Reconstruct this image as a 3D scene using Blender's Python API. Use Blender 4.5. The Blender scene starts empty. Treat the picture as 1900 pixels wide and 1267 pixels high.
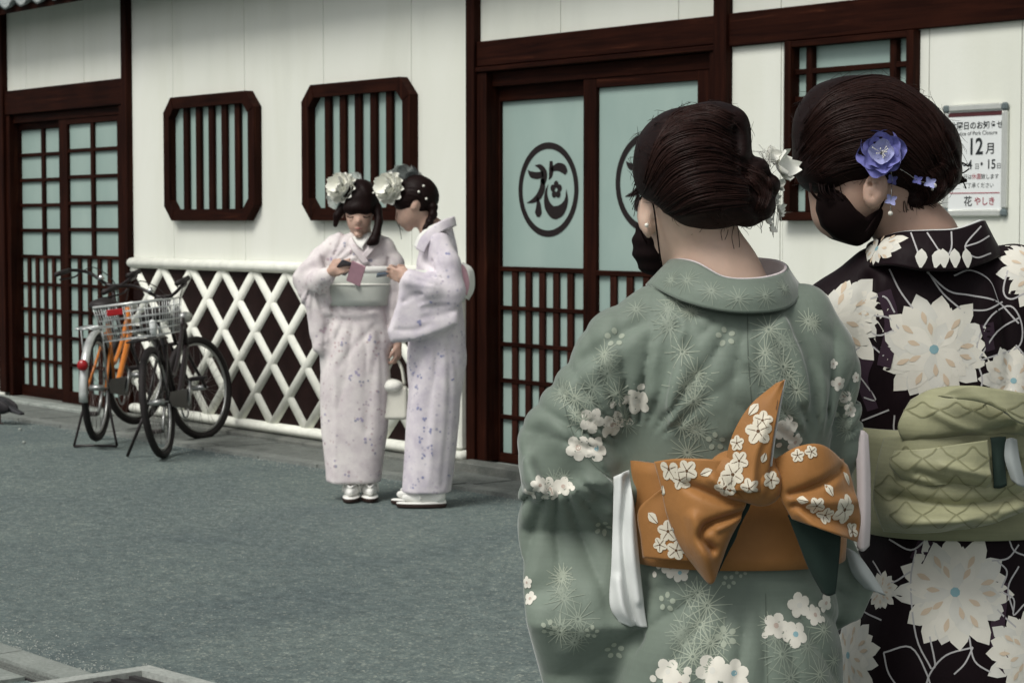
import bpy, bmesh, math, random
import numpy as np
from mathutils import Vector, Matrix
from mathutils.bvhtree import BVHTree

random.seed(7)
RNG = np.random.default_rng(7)
SC = bpy.context.scene
COL = SC.collection
R = math.radians

# ------------------------------------------------------------------ camera
# World: the shop front stands in the plane y = 0 and faces -y; x runs along it, z is up, metres.
FPX = 3860.0                       # focal length in pixels of the 1900 px wide photograph
CAM = Vector((0.0, -7.15, 1.40))
HEAD = R(141.5)                    # compass heading of the view, from +x
PITCH = math.atan(221.5 / FPX)     # looking slightly down
cam_d = bpy.data.cameras.new('camera')
cam_d.sensor_width = 36.0
cam_d.lens = 36.0 * FPX / 1900.0
cam_d.clip_start = 0.05
cam_d.clip_end = 400.0
cam_d.dof.use_dof = True
cam_d.dof.focus_distance = 3.4
cam_d.dof.aperture_fstop = 20.0
cam = bpy.data.objects.new('camera', cam_d)
COL.objects.link(cam)
cam.location = CAM
cam.rotation_euler = (R(90) - PITCH, 0, HEAD - R(90))
SC.camera = cam

# ------------------------------------------------------------------ light: bright overcast
SUN_EL, SUN_AZ = R(52), R(280)     # azimuth of the sun's position, from +x
world = bpy.data.worlds.new('World')
SC.world = world
world.use_nodes = True
wn = world.node_tree
bg = wn.nodes['Background']
sky = wn.nodes.new('ShaderNodeTexSky')
sky.sky_type = 'NISHITA'
sky.sun_disc = False
sky.sun_elevation = SUN_EL
sky.sun_rotation = R(90) - SUN_AZ
sky.dust_density = 4.0
sky.air_density = 1.0
hsv = wn.nodes.new('ShaderNodeHueSaturation')   # a closed cloud layer: hardly any blue left
hsv.inputs['Saturation'].default_value = 0.12
wn.links.new(sky.outputs[0], hsv.inputs['Color'])
wn.links.new(hsv.outputs[0], bg.inputs['Color'])
bg.inputs['Strength'].default_value = 0.085
sun_d = bpy.data.lights.new('sun', 'SUN')
sun_d.energy = 1.7
sun_d.angle = R(22)
sun_d.color = (1.0, 0.97, 0.90)
sun = bpy.data.objects.new('sun', sun_d)
COL.objects.link(sun)
sun.rotation_euler = (R(90) - SUN_EL, 0, SUN_AZ + R(90))
sun.location = (-6, -8, 9)
SC.view_settings.view_transform = 'Standard'
SC.view_settings.look = 'None'
SC.view_settings.gamma = 1.0
SC.view_settings.use_curve_mapping = False
SC.view_settings.exposure = 0.30
SC.cycles.max_bounces = 6
SC.cycles.use_adaptive_sampling = True

# ------------------------------------------------------------------ helpers
def tag(o, label=None, cat=None, group=None, kind=None):
    if label: o['label'] = label
    if cat: o['category'] = cat
    if group: o['group'] = group
    if kind: o['kind'] = kind
    return o

def empty(name, loc=(0, 0, 0), rz=0.0):
    o = bpy.data.objects.new(name, None)
    COL.objects.link(o)
    o.location = loc
    o.rotation_euler = (0, 0, rz)
    o.empty_display_size = 0.1
    return o

def add(name, me, parent=None):
    o = bpy.data.objects.new(name, me)
    COL.objects.link(o)
    o.parent = parent
    return o

def setmat(me, mat):
    if isinstance(mat, (list, tuple)):
        for m in mat: me.materials.append(m)
    elif mat is not None:
        me.materials.append(mat)

def mesh(name, V, F, mat=None, parent=None, smooth=True, midx=None):
    me = bpy.data.meshes.new(name)
    me.from_pydata([tuple(map(float, v)) for v in V], [], [tuple(map(int, f)) for f in F])
    if midx is not None:
        me.polygons.foreach_set('material_index', np.asarray(midx, dtype=np.int32))
    if smooth:
        me.polygons.foreach_set('use_smooth', np.ones(len(me.polygons), dtype=bool))
    setmat(me, mat)
    me.update()
    return add(name, me, parent)

def box_mesh(name, x0, x1, y0, y1, z0, z1, bev=0.003):
    bm = bmesh.new()
    bmesh.ops.create_cube(bm, size=1.0)
    for v in bm.verts:
        v.co = Vector(((x0 + x1) / 2 + v.co.x * (x1 - x0), (y0 + y1) / 2 + v.co.y * (y1 - y0), (z0 + z1) / 2 + v.co.z * (z1 - z0)))
    if bev > 0:
        bmesh.ops.bevel(bm, geom=bm.edges[:], offset=bev, segments=1, affect='EDGES')
    me = bpy.data.meshes.new(name)
    bm.to_mesh(me); bm.free()
    return me

def box(name, x0, x1, y0, y1, z0, z1, mat, parent=None, bev=0.003):
    me = box_mesh(name, min(x0, x1), max(x0, x1), min(y0, y1), max(y0, y1), min(z0, z1), max(z0, z1), bev)
    setmat(me, mat)
    return add(name, me, parent)

def tube_data(pts, rad, n=8, cap=True, closed=False):
    """Sweep a circle along a polyline; rad a number or one per point."""
    P = [Vector(p) for p in pts]
    m = len(P)
    rr = rad if hasattr(rad, '__len__') else [rad] * m
    V, F = [], []
    up = None
    for i in range(m):
        if closed:
            t = P[(i + 1) % m] - P[i - 1]
        else:
            t = P[min(i + 1, m - 1)] - P[max(i - 1, 0)]
        if t.length < 1e-9: t = Vector((0, 0, 1))
        t.normalize()
        if up is None:
            up = Vector((0, 0, 1)) if abs(t.z) < 0.9 else Vector((1, 0, 0))
        a = (up - t * up.dot(t))
        if a.length < 1e-6: a = t.orthogonal()
        a.normalize(); up = a
        b = t.cross(a)
        for k in range(n):
            w = 2 * math.pi * k / n
            V.append(P[i] + (a * math.cos(w) + b * math.sin(w)) * rr[i])
    seg = m if closed else m - 1
    for i in range(seg):
        j = (i + 1) % m
        for k in range(n):
            F.append((i * n + k, i * n + (k + 1) % n, j * n + (k + 1) % n, j * n + k))
    if cap and not closed:
        F.append(tuple(range(n - 1, -1, -1)))
        F.append(tuple((m - 1) * n + k for k in range(n)))
    return V, F

class Geo:
    """Collects pieces of one part."""
    def __init__(s): s.V, s.F, s.M = [], [], []
    def put(s, V, F, m=0):
        o = len(s.V)
        s.V += [tuple(v) for v in V]
        s.F += [tuple(i + o for i in f) for f in F]
        s.M += [m] * len(F)
        return s
    def tube(s, pts, r, n=8, m=0, closed=False):
        return s.put(*tube_data(pts, r, n, True, closed), m)
    def build(s, name, mat, parent=None, smooth=True):
        return mesh(name, s.V, s.F, mat, parent, smooth, s.M)

def tube(name, pts, r, mat, parent=None, n=8, closed=False):
    V, F = tube_data(pts, r, n, True, closed)
    return mesh(name, V, F, mat, parent)

def catmull(pts, n):
    """Smooth polyline through pts, n samples per span."""
    P = np.asarray(pts, float)
    Q = np.vstack([2 * P[0] - P[1], P, 2 * P[-1] - P[-2]])
    out = []
    for i in range(1, len(Q) - 2):
        for k in range(n):
            t = k / n
            a, b, c, d = Q[i - 1], Q[i], Q[i + 1], Q[i + 2]
            out.append(0.5 * ((2 * b) + (-a + c) * t + (2 * a - 5 * b + 4 * c - d) * t * t + (-a + 3 * b - 3 * c + d) * t ** 3))
    out.append(P[-1])
    return np.array(out)

# ------------------------------------------------------------------ materials
def new_mat(name):
    m = bpy.data.materials.new(name)
    m.use_nodes = True
    nt = m.node_tree
    return m, nt, nt.nodes['Principled BSDF']

def ramp(nt, fac, stops):
    r = nt.nodes.new('ShaderNodeValToRGB')
    el = r.color_ramp.elements
    while len(el) < len(stops): el.new(0.5)
    for e, (p, c) in zip(el, stops):
        e.position = p
        e.color = (*c, 1.0) if len(c) == 3 else c
    nt.links.new(fac, r.inputs[0])
    return r.outputs[0]

def coords(nt, scale=(1, 1, 1), kind='Object'):
    tc = nt.nodes.new('ShaderNodeTexCoord')
    mp = nt.nodes.new('ShaderNodeMapping')
    mp.inputs['Scale'].default_value = scale
    nt.links.new(tc.outputs[kind], mp.inputs[0])
    return mp.outputs[0]

def noise(nt, vec, scale, detail=4.0, rough=0.55, dist=0.0):
    n = nt.nodes.new('ShaderNodeTexNoise')
    n.inputs['Scale'].default_value = scale
    n.inputs['Detail'].default_value = detail
    n.inputs['Roughness'].default_value = rough
    n.inputs['Distortion'].default_value = dist
    nt.links.new(vec, n.inputs['Vector'])
    return n.outputs['Fac']

def bump(nt, bs, h, strength, dist=0.01):
    b = nt.nodes.new('ShaderNodeBump')
    b.inputs['Strength'].default_value = strength
    b.inputs['Distance'].default_value = dist
    nt.links.new(h, b.inputs['Height'])
    nt.links.new(b.outputs[0], bs.inputs['Normal'])

def mat_plain(name, col, rough=0.5, metal=0.0, var=0.12, scale=20.0, spec=0.4, bumps=0.0):
    """Colour with a little uneven wear."""
    m, nt, bs = new_mat(name)
    v = coords(nt)
    n = noise(nt, v, scale)
    lo = tuple(c * (1 - var) for c in col); hi = tuple(min(1, c * (1 + var)) for c in col)
    nt.links.new(ramp(nt, n, [(0.3, lo), (0.7, hi)]), bs.inputs['Base Color'])
    bs.inputs['Roughness'].default_value = rough
    bs.inputs['Metallic'].default_value = metal
    bs.inputs['Specular IOR Level'].default_value = spec
    if bumps: bump(nt, bs, noise(nt, v, scale * 6), bumps, 0.003)
    return m

def mat_wood(name, axis, dark=(0.0085, 0.0022, 0.0013), light=(0.025, 0.0072, 0.0038), worn=(0.085, 0.030, 0.0165)):
    m, nt, bs = new_mat(name)
    sc = [26, 26, 26]; sc[axis] = 1.3
    v = coords(nt, sc)
    g = noise(nt, v, 1.6, 6, 0.62, 0.6)
    c1 = ramp(nt, g, [(0.30, dark), (0.62, light), (0.85, worn)])
    big = noise(nt, coords(nt, (1, 1, 1)), 2.3, 3)
    mix = nt.nodes.new('ShaderNodeMixRGB'); mix.blend_type = 'MULTIPLY'
    mix.inputs[0].default_value = 0.7
    nt.links.new(c1, mix.inputs[1])
    nt.links.new(ramp(nt, big, [(0.3, (0.55, 0.5, 0.48)), (0.7, (1.25, 1.15, 1.1))]), mix.inputs[2])
    nt.links.new(mix.outputs[0], bs.inputs['Base Color'])
    bs.inputs['Roughness'].default_value = 0.62
    bs.inputs['Specular IOR Level'].default_value = 0.06
    bump(nt, bs, g, 0.35, 0.004)
    return m

def mat_plaster():
    m, nt, bs = new_mat('white_plaster')
    n = noise(nt, coords(nt, (1, 1, 0.35)), 1.7, 6, 0.6)
    nt.links.new(ramp(nt, n, [(0.2, (0.675, 0.69, 0.62)), (0.45, (0.75, 0.765, 0.69)), (0.8, (0.785, 0.795, 0.73))]), bs.inputs['Base Color'])
    bs.inputs['Roughness'].default_value = 0.8
    bs.inputs['Specular IOR Level'].default_value = 0.15
    st = noise(nt, coords(nt, (2.2, 1, 0.5)), 1.0, 5, 0.6, 0.6)
    src = bs.inputs['Base Color'].links[0].from_socket
    mx = nt.nodes.new('ShaderNodeMixRGB'); mx.blend_type = 'MULTIPLY'; mx.inputs[0].default_value = 1.0
    nt.links.new(src, mx.inputs[1])
    nt.links.new(ramp(nt, st, [(0.30, (0.945, 0.945, 0.925)), (0.55, (1, 1, 1))]), mx.inputs[2])
    nt.links.new(mx.outputs[0], bs.inputs['Base Color'])
    bump(nt, bs, noise(nt, coords(nt), 55, 3), 0.16, 0.004)
    return m

def mat_asphalt():
    m, nt, bs = new_mat('asphalt')
    v = coords(nt)
    vor = nt.nodes.new('ShaderNodeTexVoronoi'); vor.inputs['Scale'].default_value = 120
    nt.links.new(v, vor.inputs['Vector'])
    speck = nt.nodes.new('ShaderNodeSeparateColor'); nt.links.new(vor.outputs['Color'], speck.inputs[0])
    c1 = ramp(nt, speck.outputs[0], [(0.0, (0.082, 0.108, 0.109)), (0.55, (0.108, 0.138, 0.138)), (0.90, (0.140, 0.170, 0.164)), (1.0, (0.25, 0.275, 0.25))])
    big = noise(nt, v, 0.75, 6, 0.68, 0.8)
    fine = noise(nt, v, 16, 6, 0.75)
    mx = nt.nodes.new('ShaderNodeMixRGB'); mx.blend_type = 'MULTIPLY'; mx.inputs[0].default_value = 1
    nt.links.new(c1, mx.inputs[1]); nt.links.new(ramp(nt, big, [(0.32, (0.76, 0.79, 0.82)), (0.68, (1.18, 1.17, 1.12))]), mx.inputs[2])
    my = nt.nodes.new('ShaderNodeMixRGB'); my.blend_type = 'MULTIPLY'; my.inputs[0].default_value = 1
    nt.links.new(mx.outputs[0], my.inputs[1]); nt.links.new(ramp(nt, fine, [(0.3, (0.64, 0.65, 0.66)), (0.7, (1.38, 1.36, 1.32))]), my.inputs[2])
    nt.links.new(my.outputs[0], bs.inputs['Base Color'])
    bs.inputs['Roughness'].default_value = 0.82
    bs.inputs['Specular IOR Level'].default_value = 0.3
    bump(nt, bs, vor.outputs['Distance'], 0.35, 0.005)
    return m

def mat_stone(name, lo, hi, scale=9.0, grit=60.0):
    m, nt, bs = new_mat(name)
    v = coords(nt)
    a = noise(nt, v, scale, 6, 0.65); b = noise(nt, v, grit, 3, 0.7)
    mx = nt.nodes.new('ShaderNodeMixRGB'); mx.blend_type = 'MULTIPLY'; mx.inputs[0].default_value = 0.8
    nt.links.new(ramp(nt, a, [(0.3, lo), (0.7, hi)]), mx.inputs[1])
    nt.links.new(ramp(nt, b, [(0.3, (0.7, 0.7, 0.7)), (0.7, (1.2, 1.2, 1.2))]), mx.inputs[2])
    nt.links.new(mx.outputs[0], bs.inputs['Base Color'])
    bs.inputs['Roughness'].default_value = 0.85
    bs.inputs['Specular IOR Level'].default_value = 0.2
    bump(nt, bs, b, 0.4, 0.005)
    return m

def mat_frosted():
    m, nt, bs = new_mat('frosted_glass')
    n = noise(nt, coords(nt, (1, 1, 0.5)), 3.0, 3)
    nt.links.new(ramp(nt, n, [(0.25, (0.275, 0.375, 0.345)), (0.75, (0.345, 0.445, 0.405))]), bs.inputs['Base Color'])
    bs.inputs['Roughness'].default_value = 0.38
    bs.inputs['Specular IOR Level'].default_value = 0.35
    return m

M = {}
M['plaster'] = mat_plaster()
M['wood_v'] = mat_wood('dark_wood_upright', 2)
M['wood_h'] = mat_wood('dark_wood_level', 0)
M['wood_thin'] = mat_wood('dark_wood_bars', 2, (0.016, 0.0055, 0.004), (0.042, 0.0145, 0.0095), (0.070, 0.026, 0.016))
M['frost'] = mat_frosted()
M['asphalt'] = mat_asphalt()
M['concrete'] = mat_stone('concrete', (0.115, 0.125, 0.115), (0.185, 0.20, 0.185))
M['granite'] = mat_stone('granite', (0.10, 0.11, 0.10), (0.20, 0.205, 0.185), 6, 90)
M['pale_stone'] = mat_stone('pale_kerb_stone', (0.22, 0.245, 0.225), (0.34, 0.365, 0.335), 5, 80)
M['kerb_light'] = mat_stone('drain_frame_concrete', (0.30, 0.325, 0.30), (0.42, 0.44, 0.41), 6, 70)
M['kerb_stone'] = mat_stone('kerb_concrete', (0.20, 0.225, 0.205), (0.29, 0.315, 0.29), 6, 70)
M['lip_stone'] = mat_stone('strip_edge', (0.15, 0.165, 0.155), (0.24, 0.255, 0.235), 4, 70)
M['white_lime'] = mat_plain('white_lime_render', (0.78, 0.79, 0.71), 0.9, var=0.09, scale=14, spec=0.1, bumps=0.35)
M['dark_panel'] = mat_plain('dark_wall_panel', (0.014, 0.0065, 0.0058), 0.65, var=0.3, scale=8, spec=0.12)
M['tile'] = mat_stone('roof_tile', (0.22, 0.25, 0.25), (0.36, 0.38, 0.37), 7, 60)
M['black_ink'] = mat_plain('black_paint', (0.010, 0.005, 0.005), 0.5, var=0.1)
M['iron'] = mat_plain('cast_iron', (0.03, 0.028, 0.028), 0.6, var=0.3)

# ------------------------------------------------------------------ ground
def sheet(name, pts, z, mat):
    return mesh(name, [(x, y, z) for x, y in pts], [tuple(range(len(pts)))], mat, None, False)

road = mesh('road', [(-80, -80, 0), (60, -80, 0), (60, 6, 0), (-80, 6, 0)], [(0, 1, 2, 3)], M['asphalt'], None, False)
tag(road, 'grey speckled asphalt street in front of the shop', kind='structure')

# concrete gutter strip along the wall, laid in slabs
strip = empty('gutter_strip', (-10, -0.4, 0))
tag(strip, 'pale concrete strip of slabs along the foot of the wall', kind='structure')
def strip_edge(x): return -0.60 - 0.034 * max(0.0, -8.2 - x) * (1 if x > -13.6 else 0.95)
x = -17.2
k = 0
while x < -3.4:
    x1 = x + 0.598
    ya, yb = strip_edge(x), strip_edge(x1)
    zz = 0.012 + random.uniform(-0.002, 0.003)
    ox, oy = -10, -0.4
    g = Geo()
    ins = 0.30 if k % 1 == 0 else 0.3
    top = [(x, ya), (x1, yb), (x1, -0.02), (x, -0.02)]
    V = [(a - ox, b - oy, zz) for a, b in top] + [(a - ox, b - oy, -0.05) for a, b in top]
    g.put(V, [(0, 1, 2, 3), (0, 4, 5, 1), (1, 5, 6, 2), (2, 6, 7, 3), (3, 7, 4, 0)])
    g.build('slab', M['concrete'], strip, False)
    # raised lip at the road side
    lip = [(x + .002, ya - 0.012), (x1 - .002, yb - 0.012), (x1 - .002, yb + 0.10), (x + .002, ya + 0.10)]
    g = Geo()
    V = [(a - ox, b - oy, zz + 0.010) for a, b in lip] + [(a - ox, b - oy, -0.05) for a, b in lip]
    g.put(V, [(0, 1, 2, 3), (0, 4, 5, 1), (1, 5, 6, 2), (2, 6, 7, 3), (3, 7, 4, 0)])
    g.build('lip', M['lip_stone'], strip, False)
    x += 0.606
    k += 1

# drain, channel and kerb in the near left corner
kerb = empty('kerb', (-5.9, -4.4, 0))
tag(kerb, 'pale concrete kerb and drain frame in the near left corner', kind='structure')
def loc_poly(pts, z0, z1, name, mat):
    ox, oy = -5.9, -4.4
    n = len(pts)
    V = [(a - ox, b - oy, z1) for a, b in pts] + [(a - ox, b - oy, z0) for a, b in pts]
    F = [tuple(range(n))] + [(i, n + i, n + (i + 1) % n, (i + 1) % n) for i in range(n)]
    g = Geo(); g.put(V, F)
    return g.build(name, mat, kerb, False)
# kerb run: road edge from (-6.42,-4.22) to (-5.72,-4.19)
dirv = Vector((0.678, 0.025)).normalized(); nrm = Vector((dirv.y, -dirv.x))
base = Vector((-6.415, -4.221))
def kp(a, b): p = base + dirv * a + nrm * b; return (p.x, p.y)
for i in range(6):
    a0 = -2.4 + i * 0.52
    loc_poly([kp(a0, 0.018), kp(a0 + 0.512, 0.018), kp(a0 + 0.512, 0.125), kp(a0, 0.125)], -0.05, 0.014, 'kerb_block', M['kerb_stone'])
loc_poly([kp(-2.4, 0.0), kp(0.72, 0.0), kp(0.72, 0.018), kp(-2.4, 0.018)], -0.05, 0.0035, 'joint', M['iron'])
loc_poly([kp(-2.4, 0.127), kp(0.7, 0.127), kp(0.7, 0.19), kp(-2.4, 0.19)], -0.05, 0.004, 'channel', M['iron'])
for i in range(3):
    loc_poly([kp(-2.4, 0.137 + i * .018), kp(0.69, 0.137 + i * .018), kp(0.69, 0.144 + i * .018), kp(-2.4, 0.144 + i * .018)], -0.02, 0.009, 'channel_bar', M['concrete'])
loc_poly([kp(-2.4, 0.195), kp(0.55, 0.195), kp(0.55, 0.9), kp(-2.4, 0.9)], -0.05, 0.012, 'kerb_slab', M['kerb_stone'])
# square drain frame, corner towards the street
cx, cy = -5.717, -4.049
d1 = Vector((0.2, 0.02)).normalized(); d1 = Vector((-5.518 + 5.717, -4.029 + 4.049)).normalized()
d2 = Vector((0.0, -0.23)).normalized()
def fp(a, b): p = Vector((cx, cy)) + d1 * a + d2 * b; return (p.x, p.y)
w = 0.058
loc_poly([fp(0, 0), fp(0.62, 0), fp(0.62, w), fp(w, w)], -0.05, 0.026, 'drain_frame', M['kerb_light'])
loc_poly([fp(0, 0), fp(w, w), fp(w, 0.62), fp(0, 0.62)], -0.05, 0.025, 'drain_frame', M['kerb_light'])
loc_poly([fp(-0.012, -0.012), fp(0.62, -0.012), fp(0.62, 0), fp(0, 0), fp(0, 0.62), fp(-0.012, 0.62)], -0.05, 0.0035, 'joint', M['iron'])
loc_poly([fp(w, w), fp(0.62, w), fp(0.62, 0.62), fp(w, 0.62)], -0.05, 0.006, 'drain_cover', M['iron'])
for i in range(9):
    b0 = w + 0.03 + i * 0.06
    loc_poly([fp(w + .01, b0), fp(0.62, b0), fp(0.62, b0 + 0.022), fp(w + .01, b0 + 0.022)], -0.01, 0.016, 'grate_bar', M['iron'])

# loose grit gathered along the kerb and the gutter strip
gr = Geo()
_rg = random.Random(5)
def stone(x, y, z, r):
    P_ = [(x + r, y, z), (x, y + r * .8, z), (x - r * .9, y, z), (x, y - r, z), (x, y, z + r * .8)]
    gr.put(P_, [(0, 1, 4), (1, 2, 4), (2, 3, 4), (3, 0, 4)])
for i in range(900):
    a = _rg.uniform(-1.2, 1.6); b = -abs(_rg.gauss(0, .10)) - .005
    p = kp(a, b); stone(p[0], p[1], 0.001, _rg.uniform(.0012, .0042))
for i in range(700):
    x = _rg.uniform(-14, -7.5); stone(x, strip_edge(x) - .015 - abs(_rg.gauss(0, .09)), 0.001, _rg.uniform(.002, .005))
for i in range(500):
    stone(_rg.uniform(-12.5, -5.4), _rg.uniform(-4.1, -0.8), 0.001, _rg.uniform(.0015, .004))
o = gr.build('grit', M['kerb_light'], None, False)
tag(o, 'loose pale grit scattered on the asphalt', kind='stuff')

# ------------------------------------------------------------------ the building
bld = empty('plaster_building', (-10, 0, 0))
tag(bld, 'white plastered Japanese shop front with dark wooden posts, lattice doors and barred windows', 'building')
BX = -10.0
def B(name, x0, x1, y0, y1, z0, z1, mat, parent=None, bev=0.003):
    p = bld if parent is None else parent
    ox = BX
    me = box_mesh(name, min(x0, x1) - ox, max(x0, x1) - ox, y0, y1, z0, z1, bev)
    setmat(me, mat)
    return add(name, me, p)

# backing core so no light leaks through the joints
B('core_wall', -22, 2, 0.16, 0.30, -0.1, 4.6, M['dark_panel'], bev=0)
# plaster panels, with open vertical joints
def panels(x0, x1, z0, z1, joints, y=0.0):
    xs = [x0] + [j for j in joints if x0 < j < x1] + [x1]
    for a, b in zip(xs[:-1], xs[1:]):
        B('wall_panel', a + (0.0022 if a != x0 else 0), b - (0.0022 if b != x1 else 0), y, 0.158, z0, z1, M['plaster'], bev=0.0015)
panels(-22.0, -15.50, 0.0, 3.3, [-16.0, -17, -18, -19, -20, -21])
panels(-15.42, -13.40, 2.40, 3.3, [-15.04, -14.07])
panels(-13.36, -9.30, 0.02, 3.3, [-12.748, -11.802, -10.864, -9.934])
panels(-9.27, -7.34, 2.38, 3.3, [-8.574, -7.656])
panels(-7.29, 2.0, 2.38, 3.3, [-6.95, -6.046, -5.1, -4.2, -3.2, -2, -1, 0, 1])
panels(-7.29, -6.93, 0.1, 2.27, [-6.946])
panels(-6.928, -6.05, 0.1, 1.43, [])
B('wall_panel', -6.112, -6.05, 0.0, 0.158, 1.432, 2.27, M['plaster'], bev=0.0015)
panels(-6.046, 2.0, 0.1, 2.27, [-5.549, -4.6, -3.65, -2.7, -1.7, -0.7, 0.3, 1.2])
B('wall_panel', -6.93, -6.114, 0.07, 0.158, 1.43, 2.27, M['dark_panel'])
# posts
for (a, b) in [(-15.50, -15.375), (-13.411, -13.330), (-9.349, -9.272), (-7.361, -7.272)]:
    B('post', a, b, -0.05, 0.15, 0.05, 3.3, M['wood_v'], bev=0.006)
B('post', -17.6, -17.45, -0.05, 0.15, 0.05, 3.3, M['wood_v'], bev=0.006)
B('post', -3.3, -3.16, -0.05, 0.15, 0.05, 3.3, M['wood_v'], bev=0.006)
# lintels and beam
B('lintel', -15.373, -13.413, -0.03, 0.15, 2.238, 2.425, M['wood_h'], bev=0.005)
B('lintel', -9.270, -7.363, -0.03, 0.15, 2.262, 2.402, M['wood_h'], bev=0.005)
B('lintel_lip', -9.269, -7.364, -0.042, 0.10, 2.232, 2.259, M['wood_h'], bev=0.004)
B('beam', -7.270, -3.302, -0.03, 0.15, 2.244, 2.404, M['wood_h'], bev=0.005)
B('beam', -3.158, 2.0, -0.03, 0.15, 2.244, 2.404, M['wood_h'], bev=0.005)
# door jambs and heads
B('jamb', -9.270, -9.185, -0.028, 0.15, 0.06, 2.230, M['wood_v'])
B('jamb', -7.405, -7.363, -0.028, 0.15, 0.06, 2.230, M['wood_v'])
B('door_head', -9.183, -7.407, 0.012, 0.15, 2.150, 2.230, M['wood_h'])
B('jamb', -15.373, -15.315, -0.02, 0.15, 0.02, 2.236, M['wood_v'])
B('jamb', -13.50, -13.413, -0.02, 0.15, 0.02, 2.236, M['wood_v'])
B('door_head', -15.313, -13.502, 0.012, 0.15, 2.172, 2.236, M['wood_h'])

def leaf(name, x0, x1, yf, z0, z1, stile_l, stile_r, glass_top, mid, lower_bot, ncol, nrow, upper_grid=None, label=None):
    """Sliding door leaf: stiles, rails, frosted panes, slats and bars."""
    d = empty(name, (0, 0, 0)); d.parent = bld
    if label: d['label'] = label
    th = 0.035
    def D(n, a, b, y0, y1, c, e, mat, bev=0.003):
        return B(n, a, b, y0, y1, c, e, mat, d, bev)
    gl, gr = x0 + stile_l, x1 - stile_r
    D('stile', x0, gl, yf, yf + th, z0, z1, M['wood_v'])
    D('stile', gr, x1, yf, yf + th, z0, z1, M['wood_v'])
    D('top_rail', gl, gr, yf + .001, yf + th - .001, glass_top, z1 - .001, M['wood_h'])
    D('bottom_rail', gl, gr, yf + .001, yf + th - .001, z0 + .001, lower_bot, M['wood_h'])
    D('middle_rail', gl, gr, yf + .002, yf + th - .002, mid - 0.012, mid + 0.016, M['wood_h'])
    if upper_grid:
        nc, nr, bars = upper_grid
        for bx in bars:
            D('bar', bx - 0.024, bx + 0.024, yf + .004, yf + 0.024, mid + 0.016, glass_top, M['wood_v'])
        for r in range(1, nr):
            zz = mid + 0.01 + (glass_top - mid - 0.01) * r / nr
            D('crossbar', gl, gr, yf + .006, yf + 0.026, zz - 0.014, zz + 0.014, M['wood_h'])
        xs = [gl] + bars + [gr]
        for a, b in zip(xs[:-1], xs[1:]):
            for r in range(nr):
                za = mid + 0.01 + (glass_top - mid - 0.01) * r / nr; zb = mid + 0.01 + (glass_top - mid - 0.01) * (r + 1) / nr
                D('pane', a + .001, b - .001, yf + 0.027, yf + 0.032, za + .001, zb - .001, M['frost'], 0)
    else:
        D('pane', gl - 0.0, gr, yf + 0.024, yf + 0.031, mid, glass_top + 0.004, M['frost'], 0)
    D('pane', gl - 0.0, gr, yf + 0.027, yf + 0.033, lower_bot, mid - 0.001, M['frost'], 0)
    for c in range(1, ncol):
        xx = gl + (gr - gl) * c / ncol
        D('slat', xx - 0.024, xx + 0.024, yf + 0.008, yf + 0.022, lower_bot, mid - 0.012, M['wood_thin'], 0.002)
    for r in range(1, nrow):
        zz = lower_bot + (mid - 0.012 - lower_bot) * r / nrow
        D('crossbar', gl, gr, yf + 0.003, yf + 0.0235, zz - 0.012, zz + 0.012, M['wood_h'], 0.002)
    return d
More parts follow.
